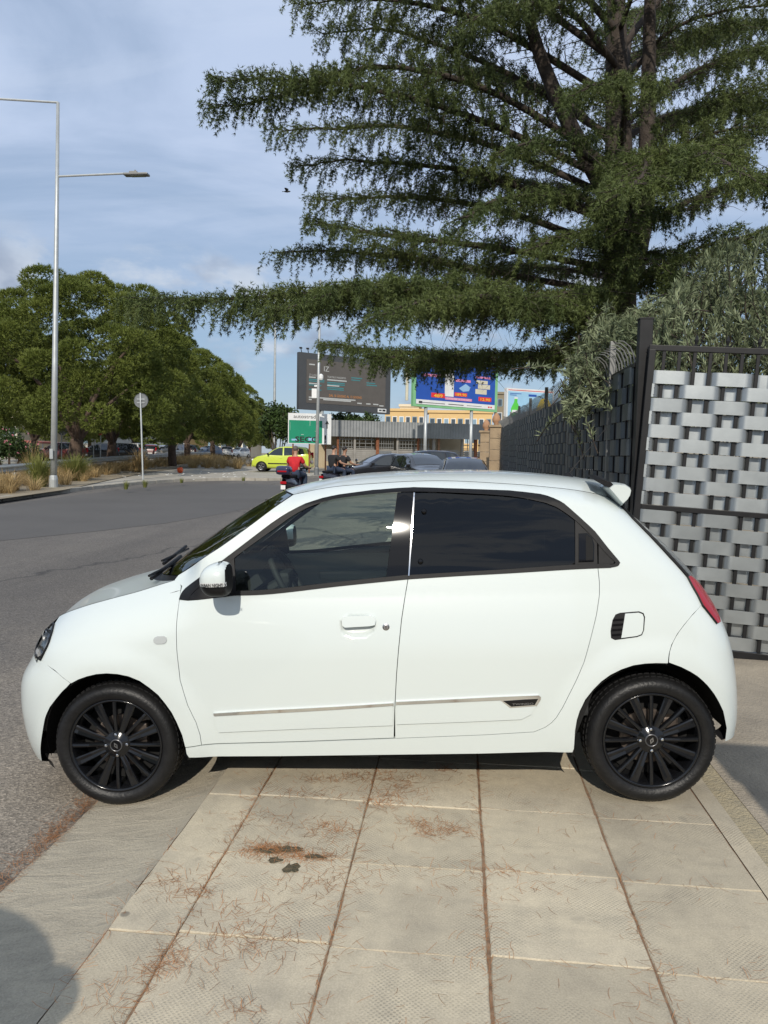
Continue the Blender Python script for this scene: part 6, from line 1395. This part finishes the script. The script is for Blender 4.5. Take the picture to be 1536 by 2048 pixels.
panel('handle_recess', pxz([(1171, 1069), (1182, 1076), (1186, 1091), (1185, 1119), (1171, 1120)]), 'dark_void', off=-.0085, inset=0, flange=.002)
panel('quarter_sail', pxz([(1197, 1085), (1208, 1101), (1229, 1123), (1227, 1128), (1197, 1130)]), 'black_plastic', off=.001, inset=.001)
for q in ((848, 1023), (841, 1123)):
    c = carp(*q); m = MB(); m.lathe([(0, -.016), (.008, -.014), (.0125, -.006), (.013, 0.004)], (c[0], side_y(c[0], c[2]), c[2]), 'y', 16); m.smooth = True; m.build('window_hinge_button', 'black_gloss', car)
# --- roof, windscreen, bonnet, cowl
def loft(near, cent, k, ns=14, xk=2.0, mirror=True):
    rows = []
    for a, c in zip(near, cent):
        r_ = []
        for j in range(ns+1):
            s = j/ns; r_.append((a[0]+(c[0]-a[0])*(1-(1-s)**xk), a[1]+(c[1]-a[1])*s, a[2]+(c[2]-a[2])*(1-(1-s)**k)))
        rows.append(mirror_row(r_) if mirror else r_)
    return rows
ZR = hermite([(-.51, 1.458), (-.42, 1.481), (-.33, 1.499), (-.169, 1.522), (.05, 1.534), (.272, 1.537), (.655, 1.525), (.926, 1.500), (1.209, 1.459)])
nx = np.linspace(-.40, 1.145, 44); near = [(x, side_y(x, NR(x)), NR(x)) for x in nx]; cxs = np.linspace(-.51, 1.205, 44)
roof = grid_part('roof', loft(near, [(x, HW, ZR(x)) for x in cxs], 5.0, 18), 'white_paint', out=(0, 0, 1))
ae = [carp(*q) for q in catmull([np.array(q, float) for q in a_edge], 4)]; near = [(p[0]-.004, side_y(p[0], p[2])+.006, p[2]) for p in ae]
WC = catmull([np.array(q, float) for q in [(-.515, 1.455), (-.60, 1.415), (-.70, 1.362), (-.80, 1.302), (-.90, 1.237), (-1.06, 1.13), (-1.21, 1.02)]], 4)
ws_rows = loft(near, [(c[0], HW, c[1]) for c in WC], 1.6, 16, 1.9)
grid_part('windscreen', ws_rows, 'windscreen_glass', out=(-.6, 0, .7))
m = MB(); m.grid([[(x, y, z-.002) for x, y, z in ws_rows[0]], [(x+.03, y, z+.004) for x, y, z in ws_rows[0]]]); m.build('windscreen_frit', 'black_plastic', car)
ZC = hermite([(-1.80, .762), (-1.765, .80), (-1.7, .86), (-1.604, .917), (-1.5, .955), (-1.371, .990), (-1.29, 1.008), (-1.2, 1.025)])
nb_ = 26; xf = wx[0][0]; nx = np.linspace(-.985, xf, nb_); near = [(x, side_y(x, ZS(x)), ZS(x)) for x in nx]; cxs = np.linspace(-1.285, -1.765, nb_)
bn_rows = loft(near, [(x, HW, ZC(x)) for x in cxs], 3.2, 18, 1.8); grid_part('bonnet', bn_rows, 'white_paint', out=(0, 0, 1))
cw = []
for t_ in np.linspace(0, 1, 6): cw.append([tuple(np.array(a)*(1-t_)+np.array(b)*t_-np.array([0, 0, .028*math.sin(math.pi*t_)+.004])) for a, b in zip([r for r in bn_rows[0]], loft([near and ws_rows[-1][0]], [ws_rows[-1][16]], 1.6, 18, 1.9)[0])])
cowl = grid_part('cowl', cw, 'black_plastic', out=(0, 0, 1))
for y0_, y1_, dx in ((.20, .85, 0), (.75, 1.35, .0)):
    m = MB(); w0 = ws_rows[-1][5]; x0 = -1.05 if y0_ < .5 else -1.17
    m.tube([(x0-.08, y0_+.1, 1.045), (x0-.06, y0_+.25, 1.075), (x0-.10, y1_, 1.085)], .010, 6); m.tube([(x0-.055, y0_, 1.075), (x0-.085, y1_, 1.07)], .007, 5); m.build('wiper', 'black_plastic', car)
# --- front bumper, headlights, nose
def Fp(a, z, off=0.0):
    sa, ca = math.sin(a)**(2/PF), math.cos(a)**(2/PF); x = XSF-(XSF-xn(z))*sa; pl = HW*(1-ca); b = barrel(x, z)*(1-pl/HW); return (x-off*sa*.5, pl+b-off*ca, z)
def a_of(x, z): return math.asin(min(.9999, ((XSF-x)/(XSF-xn(z)))**(PF/2)))
sx = sorted(pxz([(84, 1523), (81, 1500), (82, 1484), (90.4, 1434), (99, 1415), (111, 1399), (126, 1381), (142, 1367)])+pxz([(110, 1341), (82, 1320)]), key=lambda q: q[1])
xs_tab = hermite([(z, x) for x, z in sx]) if False else (lambda z: interp(z, [(q[1], q[0]) for q in sx]))
ztop_b = sx[-1][1]; rows = []
for z in np.linspace(.175, ztop_b, 26):
    a0 = a_of(min(xs_tab(z), XSF-.02), z)+.001; rows.append(mirror_row([Fp(a0+(math.pi/2-a0)*(j/26), z) for j in range(27)]))
grid_part('front_bumper', rows, 'white_paint', out=(-1, 0, 0))
lip = [[(x+.0, y, z) for x, y, z in rows[0]], [(x+.04, y+.02*(1 if y < HW else -1), z-.01) for x, y, z in rows[0]], [(x+.05, y+.03*(1 if y < HW else -1), z-.05) for x, y, z in rows[0]]]
m = MB(); m.grid(lip); m.build('lower_lip', 'black_plastic', car)
ah = {}
wz = sorted([(z, x) for x, z in wx]); zl0, zl1 = wz[0][0]+.002, wz[-1][0]
hl_rows = []
for z in np.linspace(zl0, zl1, 14):
    f = (z-zl0)/(zl1-zl0); a0 = a_of(interp(z, wz), z)+.004; wdt = .05+.30*math.sin(math.pi*min(1, f*.95+.05))**.7; hl_rows.append((z, a0, a0+wdt))
def hl_grid(off, m0=0.0, m1=1.0): return [[Fp(a0+(a1-a0)*(m0+(m1-m0)*j/10), z, off) for j in range(11)] for z, a0, a1 in hl_rows]
for mir in (False, True):
    mf = (lambda rows_: [[(x, 2*HW-y, z) for x, y, z in r] for r in rows_]) if mir else (lambda r: r)
    hb = grid_part('headlight', mf(hl_grid(-.028)), 'lamp_inner', out=(-1, .3 if mir else -.3, 0))
    g_ = grid_part('lens', mf(hl_grid(.002)), 'lamp_glass', parent=hb, out=(-1, .3 if mir else -.3, 0))
    r_ = [hl_rows[0], hl_rows[-1]]; gg = hl_grid(-.012)
    m = MB(); rim_ = [q[0] for q in mf(hl_grid(.003))]+mf(hl_grid(.003))[-1]+[q[-1] for q in mf(hl_grid(.003))][::-1]; m.tube(rim_+[rim_[0]], .006, 5, cap=False); m.build('lamp_bezel', 'black_plastic', hb)
    for zz, rr_ in ((.70, .045), (.78, .040)):
        k = min(range(len(hl_rows)), key=lambda i: abs(hl_rows[i][0]-zz)); c = Fp((hl_rows[k][1]+hl_rows[k][2])/2, hl_rows[k][0], -.014); cc = (c[0], 2*HW-c[1] if mir else c[1], c[2]); m = MB(); m.lathe([(0, .0), (rr_*.5, -.004), (rr_*.8, -.012), (rr_, -.004)], cc, 'x', 18); m.build('reflector', 'chrome', hb)
# nose panel between the lamps, below the bonnet
top = bn_rows[-1]; rows2 = []
k = len(top); zt_b = ztop_b
for t_ in np.linspace(0, 1, 8):
    row = []
    for j, p in enumerate(top):
        u = abs(j/(k-1)-.5)*2; a = math.pi/2-(math.pi/2-hl_rows[-1][2])*u*.98; q = Fp(min(a, math.pi/2), zt_b-.01); q = (q[0], q[1] if j <= (k-1)/2 else 2*HW-q[1], q[2])
        row.append(tuple(np.array(p)*(1-t_)+np.array(q)*t_+np.array([-.03*math.sin(math.pi*t_), 0, 0])))
    rows2.append(row)
grid_part('nose_panel', rows2, 'white_paint', out=(-1, 0, .2))
m = MB(); m.prism([(HW-.05, .70), (HW, .63), (HW+.05, .70), (HW, .77)], -1.805, -1.775, 'x'); m.build('front_emblem', 'chrome', car)
m = MB(); m.box((-1.872, HW, .42), (.02, .50, .11)); m.build('number_plate', 'plate_white', car)
# --- tail: bumper, lamps, tailgate, spoiler
def Gp(a, z, off=0.0):
    sa, ca = math.sin(a)**(2/PR), math.cos(a)**(2/PR); x = xt(z)-RR+RR*sa; pl = HW*(1-ca); b = barrel(x, z)*(1-pl/HW); return (x+off*sa*.5, pl+b-off*ca, z)
def g_of(x, z): return math.asin(min(.9999, max(0.001, (x-(xt(z)-RR))/RR)**(PR/2)))
rs = sorted(pxz([(1452, 1468), (1453.5, 1456.7), (1446.7, 1422.5), (1437, 1402), (1426, 1384), (1411, 1366), (1392, 1349.6), (1375, 1340), (1358, 1332), (1337, 1326)])+pxz(seam_r[1:]), key=lambda q: q[1])
rx_tab = lambda z: interp(z, [(q[1], q[0]) for q in rs])
rows = []; zrt = rs[-1][1]
for z in np.linspace(.285, zrt, 30):
    a0 = g_of(rx_tab(z), z)+.001 if z > rs[0][1] else g_of(rs[0][0], z); rows.append(mirror_row([Gp(a0+(math.pi/2-a0)*(j/22)**1.0, z) for j in range(23)]))
grid_part('rear_bumper', rows, 'white_paint', out=(1, 0, 0))
lip = [[(x-.012, y+(.012 if y < HW else -.012), z) for x, y, z in rows[0]], [(x-.04, y+(.05 if y < HW else -.05), z+.03) for x, y, z in rows[0]]]; m = MB(); m.grid(lip); m.build('rear_bumper_lip', 'black_plastic', car)
te = sorted([(z, x) for x, z in pxz(tail_e)])
tl_rows = []; zl = pxz([(1373, 1153)])[0][1]; zb_ = zrt-.085
for z in np.linspace(zb_, zl, 16):
    f = (z-zb_)/(zl-zb_)
    if z < zrt: xx = interp(z, [(zb_, pxz([(1431, 1243)])[0][0]), (zrt, te[0][1])]); off = .004
    else: xx = interp(z, te)
    a0 = min(g_of(xx, z)+.006, 1.4); tl_rows.append((z, a0, min(1.50, a0+.04+.40*math.sin(math.pi*min(1, .06+f*.9))**.7)))
for mir in (False, True):
    mf = (lambda rows_: [[(x, 2*HW-y, z) for x, y, z in r] for r in rows_]) if mir else (lambda r: r)
    tl = grid_part('tail_light', mf([[Gp(a0+(a1-a0)*j/10, z, .007) for j in range(11)] for z, a0, a1 in tl_rows]), 'lamp_red', out=(1, .2 if mir else -.2, 0))
    rim_ = [Gp(a0, z, .006) for z, a0, a1 in tl_rows]; rim_ = [(x, 2*HW-y if mir else y, z) for x, y, z in rim_]; m = MB(); m.tube(rim_, .005, 5); m.build('lamp_bezel', 'black_plastic', tl)
rows = []
for z in np.linspace(zrt, 1.34, 24):
    a0 = g_of(interp(z, te), z)+.002; rows.append(mirror_row([Gp(a0+(math.pi/2-a0)*(j/18), z) for j in range(19)]))
grid_part('tailgate', rows[:5], 'white_paint', out=(1, 0, 0)); grid_part('rear_screen', rows[4:], 'car_glass_dark', out=(1, 0, 0))
# black edge of the tailgate glass against the quarter
m = MB(); eg = [Gp(g_of(x, z)+.02, z, .006) for z, x in te if z > zl-.01]; m.tube(eg, .009, 6); m.build('screen_edge', 'black_plastic', car); m = MB(); m.tube([(x, 2*HW-y, z) for x, y, z in eg], .009, 6); m.build('screen_edge', 'black_plastic', car)
# spoiler
sp_o = [(1210, 974), (1222, 964), (1236, 964), (1252, 967), (1263, 974), (1265.5, 980), (1263, 992), (1256, 1003), (1245, 1013), (1236, 1004), (1226, 992)]
S0 = [carp(px, py, .24) for px, py in sp_o]
rows = []
for y in np.concatenate([np.linspace(.225, .30, 4), np.linspace(.36, 2*HW-.36, 12), np.linspace(2*HW-.30, 2*HW-.225, 4)]):
    f = min(1.0, (min(y, 2*HW-y)-.225)/.1); ins = 1-.25*(1-f)**2; bow = .03*(1-((y-HW)/.6)**2); lift = -.012*(1-((y-HW)/.6)**2)
    cx_ = np.mean([p[0] for p in S0]); cz_ = np.mean([p[2] for p in S0])
    rows.append([(cx_+(p[0]-cx_)*ins+bow, y, cz_+(p[2]-cz_)*ins+lift) for p in S0+[S0[0]]])
m = MB(); m.grid(rows); n = len(S0); m.f += [tuple(range(n)), tuple((len(rows)-1)*(n+1)+i for i in range(n))]; sp_ = m.build('spoiler', 'white_paint', car, smooth='auto')
m = MB(); sq = [carp(px, py, .235) for px, py in [(1187, 960), (1205, 960), (1222, 965.5), (1231, 973), (1222, 976), (1209, 973)]]; rr = [[(p[0]+.02*(y-.235), y, p[2]+.002+.10*(y-.235)) for p in sq+[sq[0]]] for y in np.linspace(.235, .42, 6)]; m.grid(rr); m.f += [tuple(range(6)), tuple(5*7+i for i in range(6))]; m.build('spoiler_gap', 'black_plastic', car)
# aerial
a = carp(1136, 950, .75); b_ = carp(1212, 856, .78); m = MB(); m.tube([a, a*.5+b_*.5, b_], [.0035, .0025, .0018], 6); m.build('aerial', 'black_plastic', car)
m = MB(); m.lathe([(.03, 0), (.026, .014), (.012, .03), (.006, .035)], (a[0], a[1], a[2]-.02), seg=14); m.build('aerial_base', 'black_plastic', car)
# --- side mouldings, handle, lock, repeater, fuel flap
sm = panel('side_moulding', pxz([(429, 1428), (600, 1419), (786, 1408), (786, 1450), (600, 1457), (438, 1464), (432, 1446)]), 'white_paint', off=-.007, inset=0, flange=.012)
strip_px('chrome_strip', [(428, 1425.5), (520, 1420), (610, 1415.5), (700, 1410.5), (787, 1405)], [(429, 1431), (520, 1426), (610, 1421.5), (700, 1416), (787, 1410)], 'chrome', -.011)
panel('side_moulding', pxz([(793, 1407), (930, 1400), (1079, 1393), (1080, 1400), (1062, 1428), (1042, 1438), (930, 1443), (793, 1448)]), 'white_paint', off=-.007, inset=0, flange=.012)
strip_px('chrome_strip', [(792, 1402.5), (890, 1398), (990, 1393), (1078, 1389.5)], [(792, 1408.5), (890, 1404), (990, 1399.5), (1080, 1396)], 'chrome', -.011)
panel('badge_frame', pxz([(998, 1398), (1081, 1392), (1081, 1398), (1073, 1411), (1020, 1415)]), 'chrome', off=-.0085, inset=0, flange=.004)
bp = panel('badge_plate', pxz([(1006, 1401), (1076, 1396), (1069, 1408.5), (1022, 1412)]), 'black_gloss', off=-.0105, inset=0, flange=.004)
c = carp(1024, 1409); text_on('badge_lettering', 'TWINGO', .012, (c[0], side_y(c[0], c[2])-.0112, c[2]), (1, 0, .03), (0, 0, 1), (0, -1, 0), 'steel', car, world=False, width=.095, lift=.0005)
hpol = [(684, 1240), (687, 1233), (700, 1231), (742, 1230), (750, 1233), (752, 1240), (750, 1249), (740, 1251), (690, 1254), (685, 1250)]
BOWL = False
False and panel('handle_bowl', pxz([(683, 1240), (688, 1232), (744, 1229), (753, 1236), (752, 1252), (744, 1267), (692, 1271), (684, 1262)]), 'white_paint', off=-.0012, inset=0, flange=.002, both=True)
hd_ = panel('door_handle', pxz(hpol), 'white_paint', off=-.014, inset=0, flange=.016, sp=.012)
False and panel('handle_underside', pxz([(685, 1250), (690, 1253.5), (740, 1250.5), (751, 1248), (747, 1253.5), (738, 1257), (692, 1260)]), 'dark_void', off=-.0022, inset=0, flange=.001)
BOWL = True
c = carp(772, 1254); m = MB(); m.lathe([(0, -.006), (.010, -.006), (.016, -.003), (.0165, 0.003)], (c[0], side_y(c[0], c[2]), c[2]), 'y', 20); lk = m.build('door_lock', 'steel', car); m = MB(); m.box((c[0], side_y(c[0], c[2])-.0072, c[2]), (.003, .002, .012)); m.build('keyhole', 'dark_void', lk)
panel('side_repeater', pxz([(307, 1280), (309, 1275), (314, 1272.5), (328, 1272), (333, 1275), (334, 1280), (332, 1285), (327, 1287.5), (313, 1288), (308, 1285)]), 'repeater_clear', off=-.004, inset=0, flange=.005, sp=.012)
panel('fuel_frame', pxz([(1221, 1262), (1225, 1240), (1231, 1229), (1240, 1225.5), (1278, 1222.5), (1287, 1226), (1290, 1234), (1288, 1260), (1284, 1270), (1274, 1274), (1230, 1280), (1222, 1276)]), 'black_plastic', off=-.0015, inset=0, flange=.002)
ff = panel('fuel_flap', pxz([(1250, 1227), (1277, 1225), (1284.5, 1228), (1287, 1234.5), (1285.5, 1260), (1282, 1268), (1273, 1271.5), (1242, 1275.5)]), 'white_paint', off=-.005, inset=0, flange=.005)
for i in range(4):
    y = 1238+i*10; panel('vent_slat', pxz([(1226-i*1.0, y), (1247-i*1.2, y-1.5), (1246.5-i*1.2, y+2), (1225.5-i*1.0, y+3.5)]), 'black_gloss', off=-.006, inset=0, flange=.005)
# --- door mirror
mc = carp(437, 1158, -.105)
def sgn_pow(v, e): return math.copysign(abs(v)**e, v)
for mir in (False, True):
    V, Fs = [], []; nu, nv = 28, 20
    for i in range(nv+1):
        ph = -math.pi/2+math.pi*i/nv
        for j in range(nu):
            th = 2*math.pi*j/nu; x = .074*sgn_pow(math.cos(ph), .75)*sgn_pow(math.cos(th), .7); y = .088*sgn_pow(math.cos(ph), .75)*sgn_pow(math.sin(th), .8); z = .077*sgn_pow(math.sin(ph), .8)
            if x > .045: x = .045+(x-.045)*.25
            x -= .022*max(0, z/.077)**2*(1 if x < 0 else -.4)*-1 if x < 0 else 0
            V.append((mc[0]+x*(1.0 if x > 0 else 1.05), (mc[1]+y) if not mir else 2*HW-(mc[1]+y), mc[2]+z))
    quads = [(i*nu+j, i*nu+(j+1) % nu, (i+1)*nu+(j+1) % nu, (i+1)*nu+j) for i in range(nv) for j in range(nu)]
    zc_ = lambda q: np.mean([V[k][2] for k in q])-mc[2]
    mb = MB(); mb.add(V, [q for q in quads if zc_(q) < -.018 or np.mean([V[k][0] for k in q])-mc[0] > .045]); mb.smooth = True; ms = mb.build('door_mirror', 'black_plastic', car)
    mb = MB(); mb.add(V, [q for q in quads if zc_(q) >= -.018 and np.mean([V[k][0] for k in q])-mc[0] <= .045]); mb.smooth = True; mb.build('mirror_cap', 'white_paint', ms)
    ysd = -1 if not mir else 1; yb = mc[1]+.07 if not mir else 2*HW-mc[1]-.07; yd = .05 if not mir else 2*HW-.05
    mb = MB(); mb.tube([(mc[0]-.01, yb, mc[2]-.05), (mc[0]-.03, (yb+yd)/2, mc[2]-.07), (mc[0]-.04, yd, mc[2]-.075)], [.035, .028, .03], 10); mb.build('mirror_foot', 'black_plastic', ms)
    if not mir: mir_near = ms
# printed band round the mirror cap
m = MB(); band = []
for zz in (-.022, -.004):
    row = []
    for k in range(17):
        th = -math.pi/2+(-.95+1.9*k/16)*1.0; ph = math.asin(sgn_pow(zz/.077, 1/.8)); x = .0745*sgn_pow(math.cos(ph), .75)*sgn_pow(math.cos(th), .7); y = .0885*sgn_pow(math.cos(ph), .75)*sgn_pow(math.sin(th), .8)
        if x > .045: x = .045+(x-.045)*.25
        row.append((mc[0]+x*(1.05 if x < 0 else 1), mc[1]+y-.0012, mc[2]+zz))
    band.append(row)
m.grid(band); m.build('printed_band', 'sign_white', mir_near)
text_on('band_lettering', 'URBAN NIGHT X', .021, (mc[0]-.063, mc[1]-.0885-.003, mc[2]-.0205), (1, 0, 0), (0, 0, 1), (0, -1, 0), 'ink_black', mir_near, world=False, width=.122, lift=.0005, bold=.0006)
# --- wheels
def wheel(x, near, name='wheel'):
    y0 = .03 if near else 2*HW-.03; s = 1 if near else -1; z = .295
    def Y(v): return y0+s*v
    m = MB(); prof = [(.219, .016), (.228, .004), (.245, -.004), (.262, -.005), (.278, .004), (.288, .018), (.2945, .036), (.296, .06), (.296, .095), (.296, .13), (.2945, .155), (.286, .178), (.262, .19), (.219, .18)]
    m.lathe([(r_, Y(v)) for r_, v in prof], (x, 0, z), 'y', 72, closed=True)
    m.smooth = True; w = m.build(name, 'rubber', car, smooth=True)
    # tread grooves as raised blocks
    m = MB()
    for k in range(64):
        a = 2*math.pi*k/64; ca, sa = math.cos(a), math.sin(a)
        for v0, v1, sk in ((.030, .062, .02), (.068, .098, -.01), (.104, .132, .01)):
            a2 = a+.068; rr0 = .293 if v0 < .04 else .2965
            P = [(x+r_*math.cos(q), Y(v), z+r_*math.sin(q)) for r_ in (.290, rr0+.0035) for q, v in ((a+sk, v0), (a2+sk, v0), (a2, v1), (a, v1))]
            m.add(P, [(0, 1, 2, 3), (7, 6, 5, 4), (0, 4, 5, 1), (1, 5, 6, 2), (2, 6, 7, 3), (3, 7, 4, 0)])
    m.build('tread', 'rubber', w)
    m = MB(); m.lathe([(.2225, Y(.012)), (.2215, Y(.006)), (.216, Y(.004)), (.211, Y(.010)), (.206, Y(.022)), (.202, Y(.05)), (.196, Y(.13)), (.20, Y(.17))], (x, 0, z), 'y', 64); m.smooth = True; rim = m.build('rim', 'rim_black', w)
    for k in range(16):
        a = k*math.pi/8; wide = k % 2; wr, wh = (.0215, .0125) if wide else (.0095, .0085); ca, sa = math.cos(a), math.sin(a)
        m = MB(); rows = []
        for f in (0, .12, .5, .88, 1.0):
            r_ = .046+(.2115-.046)*f; hw = wh+(wr-wh)*f; yf = .026-.012*f+.006*math.sin(math.pi*f)*-1
            sec = [(-hw, yf+.022), (-hw, yf+.004), (-hw*.72, yf), (0, yf+(.0035 if wide else -.002)), (hw*.72, yf), (hw, yf+.004), (hw, yf+.022)]
            rows.append([(x+r_*ca-t_*sa, Y(v), z+r_*sa+t_*ca) for t_, v in sec])
        m.grid(rows); m.build('spoke', 'rim_black', rim)
    m = MB(); m.lathe([(0, Y(.016)), (.030, Y(.016)), (.033, Y(.019)), (.060, Y(.022)), (.068, Y(.032)), (.07, Y(.06))], (x, 0, z), 'y', 40); m.smooth = True; m.build('hub', 'rim_black', rim)
    for k in range(4):
        a = k*math.pi/2+.04; bx_, bz = x+.050*math.cos(a), z+.050*math.sin(a)
        m = MB(); m.lathe([(.0135, Y(.0225)), (.0125, Y(.0195)), (.0105, Y(.0225)), (.010, Y(.026))], (bx_, 0, bz), 'y', 14); m.build('bolt_seat', 'rim_black', rim)
        m = MB(); m.lathe([(0, Y(.012)), (.0045, Y(.012)), (.0075, Y(.0145)), (.008, Y(.024))], (bx_, 0, bz), 'y', 6); m.build('wheel_bolt', 'chrome', rim)
    m = MB(); m.lathe([(0, Y(.011)), (.0235, Y(.0115)), (.0245, Y(.0135))], (x, 0, z), 'y', 28); m.build('centre_cap', 'black_gloss', rim)
    m = MB(); m.lathe([(.0245, Y(.0135)), (.0255, Y(.0095)), (.0290, Y(.0105)), (.0300, Y(.016))], (x, 0, z), 'y', 28); m.smooth = True; m.build('cap_ring', 'cap_steel', rim)
    ro = .5 if x < 0 else -.35; m = MB(); dia = [(-.009, 0), (0, .017), (.009, 0), (0, -.017)]; inn = [(-.0035, 0), (0, .0066), (.0035, 0), (0, -.0066)]
    rot = lambda p: (x+p[0]*math.cos(ro)-p[1]*math.sin(ro), Y(.0095), z+p[0]*math.sin(ro)+p[1]*math.cos(ro)); m.add([rot(p) for p in dia+inn], [(0, 1, 5, 4), (1, 2, 6, 5), (2, 3, 7, 6), (3, 0, 4, 7)]); m.build('emblem', 'steel', rim, fixn=False)
    m = MB(); m.lathe([(.05, Y(.075)), (.128, Y(.075)), (.128, Y(.092)), (.05, Y(.092))], (x, 0, z), 'y', 40, closed=True); m.build('brake_disc', 'brake_iron', w)
    m = MB(); m.box((x+.10, Y(.08), z+.03), (.07, .05, .13), bev=.012); m.build('brake_caliper', 'brake_iron', w)
    m = MB(); m.lathe([(0, Y(.095)), (.196, Y(.12)), (.197, Y(.13)), (0, Y(.14))], (x, 0, z), 'y', 32); m.build('wheel_backing', 'dark_void', w)
    return w
for x in (-1.245, 1.245):
    for near_ in (True, False):
        wheel(x, near_)
        m = MB(); s = 1 if near_ else -1; yy = [.012, .05, .30, .50] if near_ else [2*HW-v for v in (.012, .05, .30, .50)]; rad = [.349 if x < 0 else .358, .372, .372, .372]
        rows = []
        for vi, (v, r_) in enumerate(zip(yy, rad)):
            row = []
            for a in np.linspace(.02 if x > 0 else -.22, math.pi+.22, 40):
                X_, Z_ = x+r_*math.cos(a), .30+r_*math.sin(a); vv = max(.012 if vi == 0 else .05, side_y(X_, max(Z_, .2))+(.010 if vi == 0 else .045)) if vi < 2 else None
                row.append((X_, v if vv is None else (vv if near_ else 2*HW-vv), Z_))
            rows.append(row)
        m.grid(rows); cnt_ = [(x+.372*math.cos(a), yy[-1], .30+.372*math.sin(a)) for a in np.linspace(-.22, math.pi+.22, 40)]; m.add(cnt_, [tuple(range(40))]); m.build('wheel_liner', 'dark_void', car)
# --- underside and cabin
m = MB(); m.box((0, HW, .265), (1.72, 1.50, .06)); m.box((-1.66, HW, .23), (.12, 1.2, .08)); m.box((0, HW, .24), (2.4, .9, .05)); m.build('underbody', 'dark_void', car)
m = MB(); m.box((-.0, HW, .36), (1.7, 1.46, .04)); m.build('cabin_floor', 'interior_dark', car)
# dashboard
m = MB(); pr = [(-1.12, .96), (-.95, 1.01), (-.78, 1.035), (-.68, 1.02), (-.63, .95), (-.66, .82), (-.70, .60), (-1.1, .55)]; m.prism(pr, .13, 2*HW-.13); dash = m.build('dashboard', 'interior_dark', car)
m = MB(); m.prism([(-.70, 1.012), (-.64, .96), (-.655, .83), (-.685, .83), (-.68, .95)], .55, 1.30); m.build('dash_trim', 'interior_light', dash)
m = MB(); m.prism([(-.72, 1.03), (-.60, 1.055), (-.575, 1.01), (-.65, .96)], .32, .62); m.build('instrument_hood', 'interior_dark', dash)
# steering wheel
c = np.array([-.47, .44, 1.005]); ax = np.array([.88, 0, .47]); ax /= np.linalg.norm(ax); e1 = np.array([0, 1., 0]); e2 = np.cross(ax, e1); e2 = e2/np.linalg.norm(e2)
m = MB(); ring = [c+.182*(e1*math.cos(q)+e2*math.sin(q)) for q in np.linspace(0, 2*math.pi, 37)]; m.tube(ring, .0165, 8, cap=False); m.smooth = True; st = m.build('steering_wheel', 'interior_dark', car)
m = MB(); m.box(c-ax*.012, (.06, .16, .11), bev=.02); 
for q in (-.15, math.pi+.15, -math.pi/2): m.tube([c, c+.18*(e1*math.cos(q)+e2*math.sin(q))], .014, 6)
m.build('steering_hub', 'interior_dark', st); m = MB(); m.tube([c+ax*.0+(.11*e1*math.cos(q)+.10*e2*math.sin(q)) for q in np.linspace(-2.4, -.7, 14)], .005, 6); m.build('steering_trim', 'chrome', st)
m = MB(); m.tube([c-ax*.02, c-ax*.28], .035, 8); m.build('steering_column', 'interior_dark', st)
def seat(y, name):
    m = MB(); rows = []
    for f, x_, z_, w_, t_ in [(0, -.36, .56, .20, .08), (.2, -.22, .60, .235, .09), (.5, .02, .58, .24, .10), (.8, .12, .55, .22, .10)]:
        rows.append([(x_, y-w_, z_-t_), (x_, y-w_, z_), (x_, y-w_*.7, z_+.035), (x_, y, z_+.015), (x_, y+w_*.7, z_+.035), (x_, y+w_, z_), (x_, y+w_, z_-t_)])
    m.grid(rows); m.smooth = True; s = m.build('seat', 'interior_grey', car); m = MB(); rows = []
    for z_, x_, w_, t_ in [(.55, .12, .22, .06), (.70, .16, .235, .07), (.90, .22, .235, .07), (1.05, .265, .20, .06), (1.12, .285, .13, .05), (1.15, .29, .11, .05), (1.20, .295, .12, .055), (1.28, .31, .125, .05), (1.335, .33, .09, .03)]:
        rows.append([(x_+t_, y-w_*.9, z_), (x_-t_*.6, y-w_, z_), (x_-t_, y-w_*.7, z_), (x_-t_*.5, y, z_), (x_-t_, y+w_*.7, z_), (x_-t_*.6, y+w_, z_), (x_+t_, y+w_*.9, z_), (x_+t_, y, z_), (x_+t_, y-w_*.9, z_)])
    m.grid(rows); m.f.append(tuple((len(rows)-1)*9+i for i in range(8))); m.smooth = True; m.build('backrest', 'interior_dark', s)
seat(.45, 'seat'); seat(2*HW-.45, 'seat')
m = MB(); m.box((.78, HW, .58), (.46, 1.2, .16), bev=.04); m.box((1.02, HW, .84), (.16, 1.2, .54), rot=Matrix.Rotation(R(14), 3, 'Y'), bev=.04); m.build('rear_bench', 'interior_dark', car)
for s_, yd in ((1, .095), (-1, 2*HW-.095)):
    m = MB(); m.box((-.25, yd, .70), (.95, .05, .60), bev=.02); m.build('door_card', 'interior_light', car); m = MB(); m.box((-.2, yd+s_*.035, .86), (.5, .05, .06), bev=.02); m.build('armrest', 'interior_light', car)
    m = MB(); m.box((.62, yd, .70), (.70, .05, .60), bev=.02); m.build('door_card', 'interior_dark', car)
m = MB(); m.box((-.62, HW+.02, 1.335), (.03, .22, .065), bev=.015); m.tube([(-.63, HW, 1.36), (-.64, HW, 1.40)], .01, 6); m.build('interior_mirror', 'interior_dark', car)
# headlining under the roof
hl = grid_part('headlining', [[(x, y if abs(y-HW) < .56 else HW+math.copysign(.56, y-HW), z-.035) for x, y, z in r] for r in loft([(x, side_y(x, NR(x)), NR(x)) for x in np.linspace(-.36, 1.05, 12)], [(x, HW, ZR(x)) for x in np.linspace(-.45, 1.1, 12)], 5.0, 8)], 'interior_grey')
